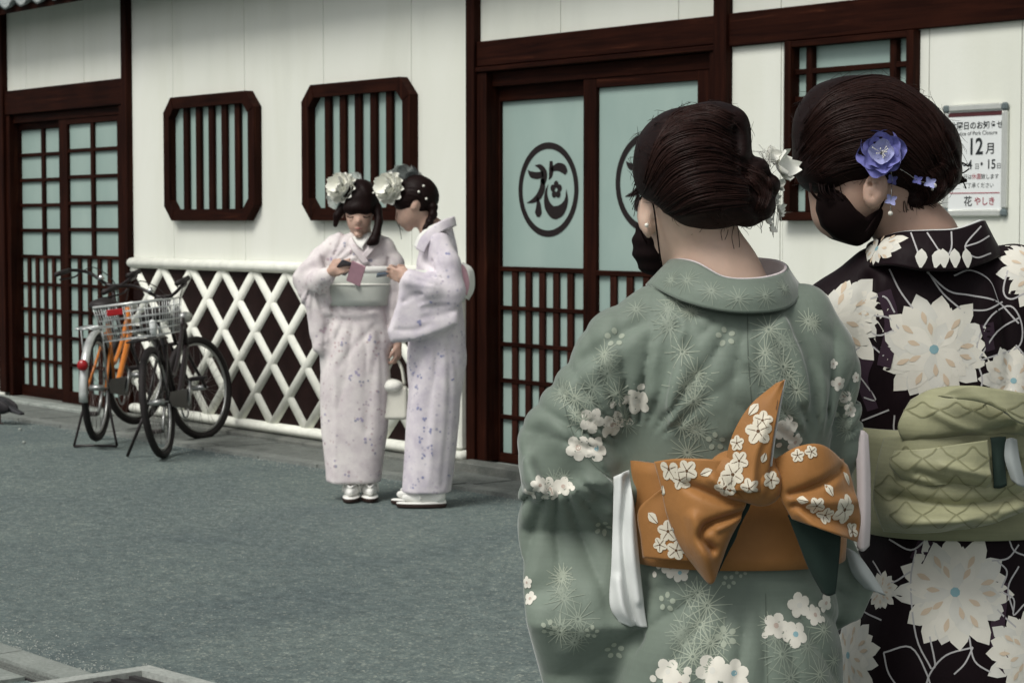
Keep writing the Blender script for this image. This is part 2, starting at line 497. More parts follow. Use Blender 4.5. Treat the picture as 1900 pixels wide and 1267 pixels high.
def emblem(door, cx, cz, y, r=0.257):
    """Ring and brush-written flower character, flat paint on the pane."""
    g = Geo()
    N = 64
    def P2(u, v): return (cx - BX + u * r, y, cz + v * r)
    V = []; F = []
    for i in range(N):
        a = 2 * math.pi * i / N
        V.append(P2(math.cos(a), math.sin(a))); V.append(P2(0.862 * math.cos(a), 0.862 * math.sin(a)))
    for i in range(N):
        j = (i + 1) % N
        F.append((2 * i, 2 * j, 2 * j + 1, 2 * i + 1))
    g.put(V, F)
    def stroke(pts, ws):
        # brush stroke of changing width, drawn on a 590 x 930 tracing of the ring
        p = catmull([((a - 390) / 295.0, -(b - 700) / 465.0) for a, b in pts], 6)
        w = np.interp(np.linspace(0, 1, len(p)), np.linspace(0, 1, len(ws)), ws)
        V = []; F = []
        for i in range(len(p)):
            t = p[min(i + 1, len(p) - 1)] - p[max(i - 1, 0)]
            t = t / (np.linalg.norm(t) + 1e-9)
            nn = np.array([-t[1], t[0]])
            V.append(P2(*(p[i] + nn * w[i]))); V.append(P2(*(p[i] - nn * w[i])))
        for i in range(len(p) - 1):
            F.append((2 * i, 2 * i + 1, 2 * i + 3, 2 * i + 2))
        g.put(V, F)
    stroke([(188, 500), (225, 545), (290, 558), (345, 540)], [0.005, 0.07, 0.075, 0.06])
    stroke([(262, 458), (315, 475), (352, 530), (352, 590), (335, 640)], [0.005, 0.06, 0.09, 0.085, 0.07])
    stroke([(335, 590), (335, 680), (300, 760), (245, 805), (180, 828)], [0.06, 0.09, 0.085, 0.05, 0.003])
    stroke([(285, 770), (297, 850), (295, 925), (292, 968)], [0.02, 0.075, 0.115, 0.05])
    stroke([(420, 420), (422, 500), (415, 560), (398, 602)], [0.045, 0.075, 0.06, 0.005])
    stroke([(420, 505), (485, 480), (540, 500), (568, 545)], [0.04, 0.085, 0.10, 0.055])
    stroke([(392, 645), (370, 740), (385, 850), (430, 915), (470, 925), (525, 895), (568, 810), (570, 700)], [0.003, 0.045, 0.105, 0.13, 0.14, 0.12, 0.06, 0.003])
    # blossom: five petals round an open heart
    for k in range(5):
        a = math.pi / 2 + 2 * math.pi * k / 5
        ccx, ccy = 0.275 + 0.115 * math.cos(a), -0.005 + 0.115 * math.sin(a)
        V = [P2(ccx + 0.078 * math.cos(2 * math.pi * i / 10), ccy + 0.078 * math.sin(2 * math.pi * i / 10)) for i in range(10)]
        g.put([(v[0], v[1] - 0.0006 * (k % 2 + 1), v[2]) for v in V], [tuple(range(10))])
    o = g.build('emblem', M['black_ink'], door, False)
    return o

# left entrance: two leaves with square panes above and slats below
leaf('sliding_door', -15.52, -14.555, 0.06, 0.03, 2.19, 0.19, 0.06, 2.118, 1.128, 0.118, 5, 5, (2, 5, [-14.91]))
leaf('sliding_door', -14.535, -13.52, 0.018, 0.03, 2.19, 0.135, 0.085, 2.130, 1.136, 0.118, 5, 5, (2, 5, [-14.005]))
# main entrance: two leaves with a tall emblem pane
dl = leaf('sliding_door', -9.275, -8.385, 0.06, 0.05, 2.16, 0.10, 0.07, 2.068, 1.136, 0.105, 6, 5)
dr = leaf('sliding_door', -8.408, -7.408, 0.018, 0.05, 2.17, 0.105, 0.13, 2.10, 1.130, 0.105, 6, 5)
emblem(dl, -8.777, 1.5755, 0.0815)
emblem(dr, -7.915, 1.602, 0.0395)
# sill and steps
B('sill', -9.218, -7.363, -0.07, 0.14, 0.022, 0.048, M['pale_stone'], bev=0.004)
B('doorstep', -9.26, -7.25, -0.20, -0.072, 0.0, 0.070, M['granite'], bev=0.008)
B('sill', -15.343, -13.413, -0.06, 0.14, 0.0, 0.028, M['granite'], bev=0.004)
for a, b in [(-15.9, -14.62), (-14.61, -13.40)]:
    B('doorstep', a, b, -0.22, -0.062, 0.0, 0.035, M['pale_stone'], bev=0.008)
x = -13.38
while x < -9.3:
    x1 = min(x + 0.905, -9.28)
    B('plinth_stone', x, x1 - 0.006, -0.15, -0.002, 0.0, 0.034, M['granite'], bev=0.006)
    x += 0.905
for a in np.arange(-7.24, 1.5, 0.93):
    B('plinth_stone', a, a + 0.922, -0.10, 0.1, 0.0, 0.10, M['granite'], bev=0.006)

# lattice dado
lat = empty('lattice', (0, 0, 0)); lat.parent = bld
B('backing', -13.329, -9.36, -0.008, -0.002, 0.04, 1.10, M['dark_panel'], lat, 0)
def half_round(name, p0, p1, w, y_back, y_front, mat, parent):
    """Half-round bar from p0 to p1 in the wall plane."""
    a = Vector((p0[0] - BX, 0, p0[1])); b = Vector((p1[0] - BX, 0, p1[1]))
    t = (b - a).normalized(); n = Vector((-t.z, 0, t.x))
    V = []; F = []
    K = 7
    for e in (a, b):
        for k in range(K):
            w_ = math.pi * k / (K - 1)
            q = e + n * (w * math.cos(w_))
            V.append((q.x, y_back - (y_back - y_front) * math.sin(w_) ** 0.8, q.z))
    for k in range(K - 1):
        F.append((k, k + 1, K + k + 1, K + k))
    F.append(tuple(range(K - 1, -1, -1))); F.append(tuple(K + k for k in range(K)))
    return mesh(name, V, F, mat, parent)
ZT, ZB, HX, HZ = 1.084, 0.088, 0.2035, 0.1992
XL, XR = -13.326, -9.462
def clip_bar(xa, za, xb, zb):
    # keep the part between XL and XR
    if xa > xb: xa, za, xb, zb = xb, zb, xa, za
    if xb <= XL + .02 or xa >= XR - .02: return None
    if xa < XL: za = za + (zb - za) * (XL - xa) / (xb - xa); xa = XL
    if xb > XR: zb = za + (zb - za) * (XR - xa) / (xb - xa); xb = XR
    return (xa, za), (xb, zb)
x = -12.481 - 0.407 * 8
while x < XR + 2.1:
    for s, yf in ((1, -0.040), (-1, -0.0425)):
        c = clip_bar(x, ZT, x + s * 5 * HX, ZB)
        if c: half_round('lattice_bar', c[0], c[1], 0.0345, -0.009, yf + 0.008, M['white_lime'], lat)
    x += 0.407
half_round('top_rail', (-13.329, 1.110), (-9.358, 1.110), 0.038, -0.003, -0.062, M['white_lime'], lat)
half_round('bottom_rail', (-13.327, 0.073), (-9.392, 0.073), 0.034, -0.004, -0.058, M['white_lime'], lat)
B('end_rail', -9.462, -9.392, -0.054, -0.003, 0.106, 1.074, M['white_lime'], lat, 0.012)

# octagonal barred windows
def oct_window(x0, x1, z0, z1, nslat, parent):
    wn_ = empty('barred_window', (0, 0, 0)); wn_.parent = parent
    c = 0.105
    def ring(i):
        return [(x0 + c + 0 * i, z0 + i), (x1 - c, z0 + i), (x1 - i, z0 + c), (x1 - i, z1 - c), (x1 - c, z1 - i), (x0 + c, z1 - i), (x0 + i, z1 - c), (x0 + i, z0 + c)]
    fw = 0.078
    A = ring(0)
    I = [(x0 + c + fw * .45, z0 + fw), (x1 - c - fw * .45, z0 + fw), (x1 - fw, z0 + c + fw * .45), (x1 - fw, z1 - c - fw * .45),
         (x1 - c - fw * .45, z1 - fw), (x0 + c + fw * .45, z1 - fw), (x0 + fw, z1 - c - fw * .45), (x0 + fw, z0 + c + fw * .45)]
    for k in range(8):
        j = (k + 1) % 8
        yf = -0.060 if k % 2 == 0 else -0.063
        qs = [A[k], A[j], I[j], I[k]]
        V = [(q[0] - BX, yf, q[1]) for q in qs] + [(q[0] - BX, -0.001, q[1]) for q in qs]
        mesh('frame_rail', V, [(0, 1, 2, 3), (0, 4, 5, 1), (1, 5, 6, 2), (2, 6, 7, 3), (3, 7, 4, 0)], M['wood_h'] if k in (0, 4) else M['wood_v'], wn_, False)
    V = [(q[0] - BX, -0.006, q[1]) for q in I]
    mesh('pane', V + [(v[0], -0.001, v[2]) for v in V], [tuple(range(8))] + [(i, 8 + i, 8 + (i + 1) % 8, (i + 1) % 8) for i in range(8)], M['frost'], wn_, False)
    n = nslat + 1
    a0, a1 = x0 + fw + 0.01, x1 - fw - 0.01
    for k in range(1, n):
        xx = a0 + (a1 - a0) * k / n
        B('slat', xx - 0.031, xx + 0.031, -0.034, -0.012, z0 + fw - 0.006, z1 - fw + 0.006, M['wood_v'], wn_, 0.003)
    return wn_
oct_window(-12.778, -11.590, 1.408, 2.250, 5, bld)
oct_window(-11.026, -9.866, 1.408, 2.246, 5, bld)

# window in the right bay
wr = empty('lattice_window', (0, 0, 0)); wr.parent = bld
B('frame_rail', -6.879, -6.838, -0.05, 0.06, 1.447, 2.242, M['wood_v'], wr)
B('frame_rail', -6.140, -6.098, -0.05, 0.06, 1.447, 2.242, M['wood_v'], wr)
B('frame_rail', -6.837, -6.141, -0.048, 0.06, 2.212, 2.241, M['wood_h'], wr)
B('sill', -6.895, -6.084, -0.062, 0.06, 1.405, 1.446, M['wood_h'], wr)
B('pane', -6.85, -6.13, 0.012, 0.02, 1.45, 2.24, M['frost'], wr, 0)
for xx in (-6.747, -6.238):
    B('bar', xx - 0.020, xx + 0.020, -0.022, 0.010, 1.447, 2.211, M['wood_v'], wr)
zz = 2.098
while zz > 1.5:
    B('crossbar', -6.837, -6.141, -0.020, 0.006, zz - 0.013, zz + 0.013, M['wood_h'], wr)
    zz -= 0.127

# eave with tiles
eave = empty('eave', (0, 0, 0)); eave.parent = bld
E_Y, E_Z = -0.37, 2.955
SL = 0.42
def eave_board():
    x0, x1 = -22 - BX, 2 - BX
    pts = [(E_Y + 0.03, E_Z + 0.0), (E_Y + 0.03, E_Z + 0.05), (0.16, E_Z + 0.05 + SL * 0.55), (0.16, E_Z + SL * 0.5)]
    V = [(x0, a, b) for a, b in pts] + [(x1, a, b) for a, b in pts]
    mesh('soffit', V, [(0, 1, 5, 4), (1, 2, 6, 5), (2, 3, 7, 6), (3, 0, 4, 7), (0, 3, 2, 1), (4, 5, 6, 7)], M['wood_h'], eave, False)
eave_board()
def tile_mesh():
    V = []; F = []
    n = 12
    prof = []
    for k in range(n + 1):
        u = k / n
        h = 0.035 * math.sin(2 * math.pi * u) ** 1 if u < 0.5 else -0.022 * math.sin(2 * math.pi * (u - 0.5))
        prof.append((u * 0.272, h))
    for (yy, zz) in ((E_Y - 0.012, 0.072), (E_Y + 0.60, 0.072 + SL * 0.61)):
        for dz in (0.0, -0.028):
            for (a, h) in prof:
                V.append((a, yy, E_Z + zz + h + dz))
    m = n + 1
    for k in range(n):
        F.append((k, k + 1, 2 * m + k + 1, 2 * m + k))
        F.append((m + k, k + m + 2 * m, 3 * m + k + 1, m + k + 1))
        F.append((k, m + k, m + k + 1, k + 1))
    F.append((0, 2 * m, 3 * m, m)); F.append((n, m + n, 3 * m + n, 2 * m + n))
    me = bpy.data.meshes.new('eave_tile')
    me.from_pydata(V, [], F)
    me.polygons.foreach_set('use_smooth', np.ones(len(F), dtype=bool))
    me.materials.append(M['tile'])
    return me
tm = tile_mesh()
for k in range(40):
    o = add('eave_tile', tm, eave)
    o.location = (-16.4 + k * 0.27 - BX, 0, random.uniform(-.004, .004))

# notice board on the right bay
nb = empty('notice_board', (-5.78, -0.02, 1.42))
tag(nb, 'silver framed notice with black and red Japanese print on the white wall', 'notice')
def NBx(name, x0, x1, y0, y1, z0, z1, mat, bev=0.003):
    me = box_mesh(name, x0 + 5.78, x1 + 5.78, y0 + .02, y1 + .02, z0 - 1.42, z1 - 1.42, bev)
    setmat(me, mat); return add(name, me, nb)
M['alu'] = mat_plain('brushed_aluminium', (0.66, 0.68, 0.64), 0.35, 0.55, 0.05, 30)
M['paper'] = mat_plain('notice_paper', (0.72, 0.745, 0.735), 0.5, 0, 0.03, 5)
M['corner'] = mat_plain('grey_corner_cap', (0.12, 0.15, 0.155), 0.4, 0, 0.1)
M['ink_red'] = mat_plain('red_print', (0.33, 0.05, 0.07), 0.6, 0, 0.1)
M['ink_black'] = mat_plain('black_print', (0.016, 0.02, 0.022), 0.6, 0, 0.1)
M['ink_band'] = mat_plain('maroon_band', (0.075, 0.018, 0.022), 0.6, 0, 0.1)
x0, x1, z0, z1 = -5.955, -5.606, 1.423, 1.905
fwid = 0.030
NBx('frame_rail', x0, x0 + fwid, -0.022, -0.001, z0 + .034, z1 - .034, M['alu'], 0.006)
NBx('frame_rail', x1 - fwid, x1, -0.022, -0.001, z0 + .034, z1 - .034, M['alu'], 0.006)
NBx('frame_rail', x0 + .034, x1 - .034, -0.022, -0.001, z1 - fwid, z1, M['alu'], 0.006)
NBx('frame_rail', x0 + .034, x1 - .034, -0.022, -0.001, z0, z0 + fwid, M['alu'], 0.006)
for a in (x0, x1 - .033):
    for b in (z0, z1 - .033):
        NBx('corner_cap', a, a + .033, -0.024, -0.001, b, b + .033, M['corner'], 0.008)
NBx('sheet', x0 + fwid - .004, x1 - fwid + .004, -0.010, -0.002, z0 + fwid - .004, z1 - fwid + .004, M['paper'], 0)
NBx('heading_band', x0 + fwid, x1 - fwid, -0.0115, -0.0105, z1 - fwid - 0.022, z1 - fwid - 0.004, M['ink_band'], 0)
NBx('rule', x0 + fwid + .01, x1 - fwid - .01, -0.0115, -0.0105, 1.522, 1.526, M['ink_red'], 0)
def text(body, size, cx, z, mat, parent, y=-0.0112, sx=1.0, bold=0.0, origin=(-5.78, -0.02, 1.42), align='CENTER'):
    c = bpy.data.curves.new('lettering', 'FONT')
    c.body = body; c.size = size; c.align_x = align; c.offset = bold
    t = bpy.data.objects.new('lettering', c)
    COL.objects.link(t)
    me = bpy.data.meshes.new_from_object(t.evaluated_get(bpy.context.evaluated_depsgraph_get()))
    bpy.data.objects.remove(t); bpy.data.curves.remove(c)
    co = np.empty(len(me.vertices) * 3); me.vertices.foreach_get('co', co); co = co.reshape(-1, 3)
    new = np.stack([co[:, 0] * sx + cx - origin[0], np.full(len(co), y - origin[1]), co[:, 1] + z - origin[2]], 1)
    me.vertices.foreach_set('co', new.ravel())
    me.materials.clear(); me.materials.append(mat)
    me.update(); me.name = 'lettering'
    return add('lettering', me, parent)
mid = (x0 + x1) / 2
text('休園日のお知らせ', 0.036, mid + .006, 1.800, M['ink_black'], nb, bold=0.0006)
text('Notice of Park Closure', 0.025, mid, 1.772, M['ink_black'], nb)
text('12', 0.098, mid + .002, 1.690, M['ink_black'], nb, bold=0.0022, sx=0.85)
text('月', 0.052, mid + .083, 1.694, M['ink_black'], nb, bold=0.0008)
text('3', 0.056, mid - .118, 1.627, M['ink_black'], nb, bold=0.001, sx=0.9)
text('〜4', 0.056, mid - .052, 1.627, M['ink_black'], nb, bold=0.001, sx=0.9)
text('日', 0.027, mid + .012, 1.628, M['ink_black'], nb)
text('・15', 0.056, mid + .062, 1.627, M['ink_black'], nb, bold=0.001, sx=0.9)
text('日', 0.027, mid + .128, 1.628, M['ink_black'], nb)
text('上記の日は', 0.024, mid - .075, 1.585, M['ink_black'], nb)
text('休園', 0.026, mid + .010, 1.585, M['ink_red'], nb)
text('致します', 0.024, mid + .082, 1.585, M['ink_black'], nb)
text('ご了承ください', 0.024, mid + .02, 1.548, M['ink_black'], nb)
text('花', 0.046, mid - .035, 1.472, M['ink_black'], nb, bold=0.0006)
text('やしき', 0.038, mid + .055, 1.475, M['ink_red'], nb, bold=0.0006)

# ================================================================== cloth and bodies: sculpted volumes
HV = np.array([math.cos(HEAD), math.sin(HEAD), 0.0])
RV = np.array([math.sin(HEAD), -math.cos(HEAD), 0.0])
CP, SP = math.cos(PITCH), math.sin(PITCH)

class Fig:
    """A person standing d0 metres down the street; local axes: x to the right, y away from the camera, z up."""
    def __init__(s, name, px0, d0, label, group=None, cat='person'):
        s.d0 = d0
        s.x0 = (px0 - 950.0) / FPX * d0 / CP
        p = np.array(CAM) + RV * s.x0 + HV * d0
        s.root = empty(name, (p[0], p[1], 0.0), HEAD - R(90))
        tag(s.root, label, cat, group)
        s.cam = np.array([-s.x0, -d0, CAM.z])
    def A(s, px, py, dy=0.0):
        a = (px - 950.0) / FPX; b = (py - 633.5) / FPX
        k = (s.d0 + dy) / (CP - b * SP)
        return np.array([a * k - s.x0, dy, CAM.z + k * (-SP - b * CP)])
    def L(s, pts):
        return np.array([s.A(*p) for p in pts])
    def m(s, px): return px / FPX * s.d0     # a length in photo pixels, in metres

def grid(lo, hi, h):
    ax = [np.arange(a, b + h, h, dtype=np.float32) for a, b in zip(lo, hi)]
    return ax

def rcone(P, a, b, ra, rb):
    a = np.asarray(a, np.float32); b = np.asarray(b, np.float32)
    ab = b - a
    t = np.clip(((P - a) @ ab) / (ab @ ab), 0, 1)
    return np.linalg.norm(P - a - t[:, None] * ab, axis=1) - (ra + (rb - ra) * t)

def chain(P, pts, rads, k=0.02):
    d = None
    for i in range(len(pts) - 1):
        e = rcone(P, pts[i], pts[i + 1], rads[i], rads[i + 1])
        d = e if d is None else smin(d, e, k)
    return d

def rotm(rx=0, ry=0, rz=0):
    return np.array(Matrix.Rotation(R(rz), 3, 'Z') @ Matrix.Rotation(R(ry), 3, 'Y') @ Matrix.Rotation(R(rx), 3, 'X'), dtype=np.float32)

def ell(P, c, r, M_=None):
    q = P - np.asarray(c, np.float32)
    if M_ is not None: q = q @ M_
    r = np.asarray(r, np.float32)
    k0 = np.linalg.norm(q / r, axis=1); k1 = np.linalg.norm(q / (r * r), axis=1) + 1e-9
    return k0 * (k0 - 1) / k1

def smin(a, b, k):
    h = np.clip(0.5 + 0.5 * (b - a) / k, 0, 1)
    return b + (a - b) * h - k * h * (1 - h)

def smax(a, b, k): return -smin(-a, -b, k)

def loft(P, rows, p=2.3):
    """rows: (z, x_left, x_right, y_centre, y_half)"""
    rows = sorted(rows)
    Z = np.array([r[0] for r in rows]); z = P[:, 2]
    # smooth interpolation of the section table
    zz = np.linspace(Z[0], Z[-1], 160)
    def sm(col):
        v = np.interp(zz, Z, [r[col] for r in rows])
        ker = np.hanning(13); ker /= ker.sum()
        w = np.convolve(np.pad(v, 6, mode='edge'), ker, 'valid')
        return np.interp(z, zz, w).astype(np.float32)
    xl, xr, yc, yh = sm(1), sm(2), sm(3), sm(4)
    rx = (xr - xl) / 2; cx = (xl + xr) / 2
    k = (np.abs((P[:, 0] - cx) / rx) ** p + np.abs((P[:, 1] - yc) / yh) ** p) ** (1 / p)
    d = (k - 1) * np.minimum(rx, yh)
    return smax(smax(d, z - Z[-1], 0.012), Z[0] - z, 0.006)

def poly2(P, poly):
    x, z = P[:, 0], P[:, 2]
    poly = np.asarray(poly, np.float32)
    n = len(poly)
    d = np.full(len(P), 1e9, np.float32); s = np.ones(len(P), np.float32)
    for i in range(n):
        a = poly[i]; b = poly[i - 1]
        ex, ez = b[0] - a[0], b[1] - a[1]
        wx, wz = x - a[0], z - a[1]
        t = np.clip((wx * ex + wz * ez) / (ex * ex + ez * ez + 1e-12), 0, 1)
        d = np.minimum(d, (wx - ex * t) ** 2 + (wz - ez * t) ** 2)
        c1 = z >= a[1]; c2 = z < b[1]; c3 = ex * wz > ez * wx
        flip = (c1 & c2 & c3) | (~c1 & ~c2 & ~c3)
        s = np.where(flip, -s, s)
    return s * np.sqrt(d)

def slab(P, poly, yc, yh, rnd=0.02):
    """Rounded sheet: an outline in x, z with depth yc +- yh (numbers or functions of P)."""
    d2 = poly2(P, poly) + rnd
    c = yc(P) if callable(yc) else yc
    dy = np.abs(P[:, 1] - c) - yh + rnd
    o = np.sqrt(np.maximum(d2, 0) ** 2 + np.maximum(dy, 0) ** 2) + np.minimum(np.maximum(d2, dy), 0)
    return o - rnd

def seg_dist(P, path):
    path = np.asarray(path, np.float32)
    best = np.full(len(P), 1e9, np.float32)
    for a, b in zip(path[:-1], path[1:]):
        ab = b - a
        t = np.clip(((P - a) @ ab) / (ab @ ab + 1e-12), 0, 1)
        best = np.minimum(best, ((P - a - t[:, None] * ab) ** 2).sum(1))
    return np.sqrt(best)

_K = RNG.normal(size=(24, 3)); _PH = RNG.uniform(0, 6.28, 24)
def wob(P, scale, stretch=(1, 1, 1), seed=0):
    q = P * np.asarray(stretch, np.float32) * scale
    o = np.zeros(len(P), np.float32)
    for i in range(8):
        j = (i + seed * 5) % 24
        o += np.sin(q @ _K[j].astype(np.float32) + _PH[j])
    return o / 8

def nets(F, lo, h):
    S = F < 0
    nx, ny, nz = F.shape
    cnt = np.zeros((nx - 1, ny - 1, nz - 1), np.uint8)
    cor = [(i, j, k) for i in (0, 1) for j in (0, 1) for k in (0, 1)]
    for i, j, k in cor: cnt += S[i:nx - 1 + i, j:ny - 1 + j, k:nz - 1 + k]
    I = np.argwhere((cnt > 0) & (cnt < 8))
    val = np.stack([F[I[:, 0] + i, I[:, 1] + j, I[:, 2] + k] for i, j, k in cor], 1)
    acc = np.zeros((len(I), 3)); num = np.zeros(len(I))
    C = np.array(cor, float)
    for a in range(8):
        for b in range(a + 1, 8):
            if np.abs(C[a] - C[b]).sum() != 1: continue
            va, vb = val[:, a], val[:, b]
            m = (va < 0) != (vb < 0)
            t = np.where(m, va / (va - vb + 1e-12), 0)
            pos = C[a] + t[:, None] * (C[b] - C[a])
            acc += np.where(m[:, None], pos, 0); num += m
    V = (I + acc / num[:, None]) * h + np.asarray(lo)
    idx = np.full(cnt.shape, -1, np.int64); idx[I[:, 0], I[:, 1], I[:, 2]] = np.arange(len(I))
    quads = []
    for ax in range(3):
        sl0 = [slice(None)] * 3; sl1 = [slice(None)] * 3
        sl0[ax] = slice(0, -1); sl1[ax] = slice(1, None)
        ch = S[tuple(sl0)] != S[tuple(sl1)]
        E = np.argwhere(ch)
        u, v = (ax + 1) % 3, (ax + 2) % 3
        ok = (E[:, u] > 0) & (E[:, v] > 0) & (E[:, u] < F.shape[u] - 1) & (E[:, v] < F.shape[v] - 1)
        E = E[ok]
        def cell(du, dv):
            q = E.copy(); q[:, u] += du; q[:, v] += dv
            return idx[q[:, 0], q[:, 1], q[:, 2]]
        q = np.stack([cell(-1, -1), cell(0, -1), cell(0, 0), cell(-1, 0)], 1)
        ins = S[E[:, 0], E[:, 1], E[:, 2]]
        q[~ins] = q[~ins][:, ::-1]
        quads.append(q)
    return V, np.vstack(quads)

def relax(V, Q, it=2, lam=0.5):
    e = np.vstack([Q[:, [0, 1]], Q[:, [1, 2]], Q[:, [2, 3]], Q[:, [3, 0]]])
    deg = np.bincount(e.ravel(), minlength=len(V)).astype(float)
    for _ in range(it):
        acc = np.stack([np.bincount(e[:, 0], V[e[:, 1], c], len(V)) + np.bincount(e[:, 1], V[e[:, 0], c], len(V)) for c in range(3)], 1)
        V = V + lam * (acc / np.maximum(deg, 1)[:, None] - V)
    return V

def sculpt(name, fn, lo, hi, h, mat, parent, detail=None, it=2):
    ax = grid(lo, hi, h)
    shp = tuple(len(a) for a in ax)
    G = np.stack(np.meshgrid(*ax, indexing='ij'), -1).reshape(-1, 3).astype(np.float32)
    if len(G) > 60000:
        # coarse pass, then full detail only near the surface
        st = 4
        sub = [np.arange(0, n + st, st).clip(max=n - 1) for n in shp]
        Gc = G.reshape(*shp, 3)[np.ix_(*sub)]
        Fc = fn(Gc.reshape(-1, 3)).reshape(Gc.shape[:3])
        near = [np.minimum((np.arange(n) + st // 2) // st, len(sub[c]) - 1) for c, n in enumerate(shp)]
        F = Fc[np.ix_(*near)].ravel().astype(np.float32)
        act = np.abs(F) < st * h * 2.0 + 0.03
        F[act] = fn(G[act])
    else:
        F = fn(G).astype(np.float32)
    if detail is not None:
        m = np.abs(F) < 0.05
        F[m] = detail(G[m], F[m])
    F = F.reshape(shp)
    V, Q = nets(F, [a[0] for a in ax], h)
    V = relax(V, Q, it)
    me = bpy.data.meshes.new(name)
    me.vertices.add(len(V)); me.vertices.foreach_set('co', V.astype(np.float32).ravel())
    me.loops.add(len(Q) * 4); me.polygons.add(len(Q))
    me.polygons.foreach_set('loop_start', np.arange(len(Q), dtype=np.int32) * 4)
    me.polygons.foreach_set('loop_total', np.full(len(Q), 4, np.int32))
    me.loops.foreach_set('vertex_index', Q.astype(np.int32).ravel())
    me.polygons.foreach_set('use_smooth', np.ones(len(Q), dtype=bool))
    setmat(me, mat)
    me.update(calc_edges=True); me.validate()
    o = add(name, me, parent)
    return o

def strokes(fig, P, F, lst):
    """lst: (points (px, py, dy), width m, amplitude m); + presses a groove in, - raises a ridge."""
    for pts, w, a in lst:
        path = catmull(fig.L(pts), 4).astype(np.float32)
        lo = path.min(0) - 3 * w; hi = path.max(0) + 3 * w
        m = ((P > lo) & (P < hi)).all(1)
        if not m.any(): continue
        d = seg_dist(P[m], path)
        F[m] += a * np.exp(-(d / w) ** 2)
    return F

def radial(fig, P, F, px, py, n, amp, r0, r1, a0=-180, a1=180, phase=0.0, y1=0.06, seed=0):
    """Creases fanning out from a strained point of the cloth."""
    q = fig.A(px, py)
    dx, dz = P[:, 0] - q[0], P[:, 2] - q[2]
    r = np.sqrt(dx * dx + dz * dz)
    th = np.arctan2(dz, dx)
    m = (r < r1 * 2.2) & (P[:, 1] < y1)
    td = np.degrees(th)
    m &= (td > a0 - 12) & (td < a1 + 12)
    if not m.any(): return F
    edge = np.clip((td[m] - a0 + 12) / 24, 0, 1) * np.clip((a1 + 12 - td[m]) / 24, 0, 1)
    w = np.abs(np.sin(th[m] * n * .5 + phase + 1.1 * wob(P[m], 9, seed=seed)))
    fall = np.clip((r[m] - r0) / r0, 0, 1) * np.exp(-(r[m] / r1) ** 2) * edge
    F[m] += amp * (1.0 - 2.0 * w ** .7) * fall
    return F

def cloth(name, fig, rows, mat, parent, nu=8, nv=8, thick=0.003, wave=0.0, seed=0, creases=()):
    """A sheet of cloth through a net of points (px, py, dy), with thickness."""
    R_ = [catmull(fig.L(r), nu) for r in rows]
    cols = np.stack(R_, 1)                       # along, rows, 3
    G_ = np.stack([catmull(c, nv) for c in cols], 0)   # along, across, 3
    n, m = G_.shape[:2]
    if wave:
        flat = G_.reshape(-1, 3).astype(np.float32)
        w = wob(flat, 34, seed=seed)
        G_[..., 1] += wave * w.reshape(n, m)
    for pts, cw, ca in creases:
        path = catmull(fig.L(pts), 4)[:, [0, 2]]
        q = G_[..., [0, 2]].reshape(-1, 2)
        best = np.full(len(q), 1e9)
        for a, b in zip(path[:-1], path[1:]):
            ab = b - a
            t = np.clip(((q - a) @ ab) / (ab @ ab + 1e-12), 0, 1)
            best = np.minimum(best, np.linalg.norm(q - a - t[:, None] * ab, axis=1))
        G_[..., 1] += (ca * np.exp(-(best / cw) ** 2)).reshape(n, m)
    du = np.gradient(G_, axis=0); dv = np.gradient(G_, axis=1)
    N = np.cross(du, dv); N /= np.linalg.norm(N, axis=2, keepdims=True) + 1e-9
    Vf = (G_ + N * thick / 2).reshape(-1, 3); Vb = (G_ - N * thick / 2).reshape(-1, 3)
    F = []
    o = n * m
    for i in range(n - 1):
        for j in range(m - 1):
            a, b, c, d = i * m + j, (i + 1) * m + j, (i + 1) * m + j + 1, i * m + j + 1
            F.append((a, b, c, d)); F.append((o + d, o + c, o + b, o + a))
    for i in range(n - 1):
        F.append((i * m, o + i * m, o + (i + 1) * m, (i + 1) * m))
        F.append((i * m + m - 1, (i + 1) * m + m - 1, o + (i + 1) * m + m - 1, o + i * m + m - 1))
    for j in range(m - 1):
        F.append((j, j + 1, o + j + 1, o + j))
        k = (n - 1) * m
        F.append((k + j, o + k + j, o + k + j + 1, k + j + 1))
    return mesh(name, np.vstack([Vf, Vb]), F, mat, parent)

def band(name, fig, rows, grow, py_top, py_bot, mat, parent, n=56, m=8, p=2.3, flare=0.0):
    """A sash wound round a lofted body."""
    zt = fig.A(0, py_top)[2]; zb = fig.A(0, py_bot)[2]
    rows = sorted(rows); Z = [r[0] for r in rows]
    V = []; F = []
    for s_, off in ((0, grow), (1, grow - 0.012)):
        for j in range(m + 1):
            t = j / m
            z = zb + (zt - zb) * t
            g_ = off + flare * math.sin(math.pi * t) * 0.01
            xl, xr, yc, yh = [np.interp(z, Z, [r[c] for r in rows]) for c in (1, 2, 3, 4)]
            for i in range(n):
                w = 2 * math.pi * i / n
                cs, sn = math.cos(w), math.sin(w)
                k = (abs(cs) ** p + abs(sn) ** p) ** (-1 / p)
                V.append(((xl + xr) / 2 + ((xr - xl) / 2 + g_) * k * cs, yc + (yh + g_) * k * sn, z))
    for s_ in (0, 1):
        o = s_ * (m + 1) * n
        for j in range(m):
            for i in range(n):
                a = o + j * n + i; b = o + j * n + (i + 1) % n
                f = (a, b, b + n, a + n)
                F.append(f if s_ == 0 else f[::-1])
    o = (m + 1) * n
    for i in range(n):
        j = (i + 1) % n
        F.append((i, o + i, o + j, j)); F.append((m * n + i, m * n + j, o + m * n + j, o + m * n + i))
    return mesh(name, V, F, mat, parent)

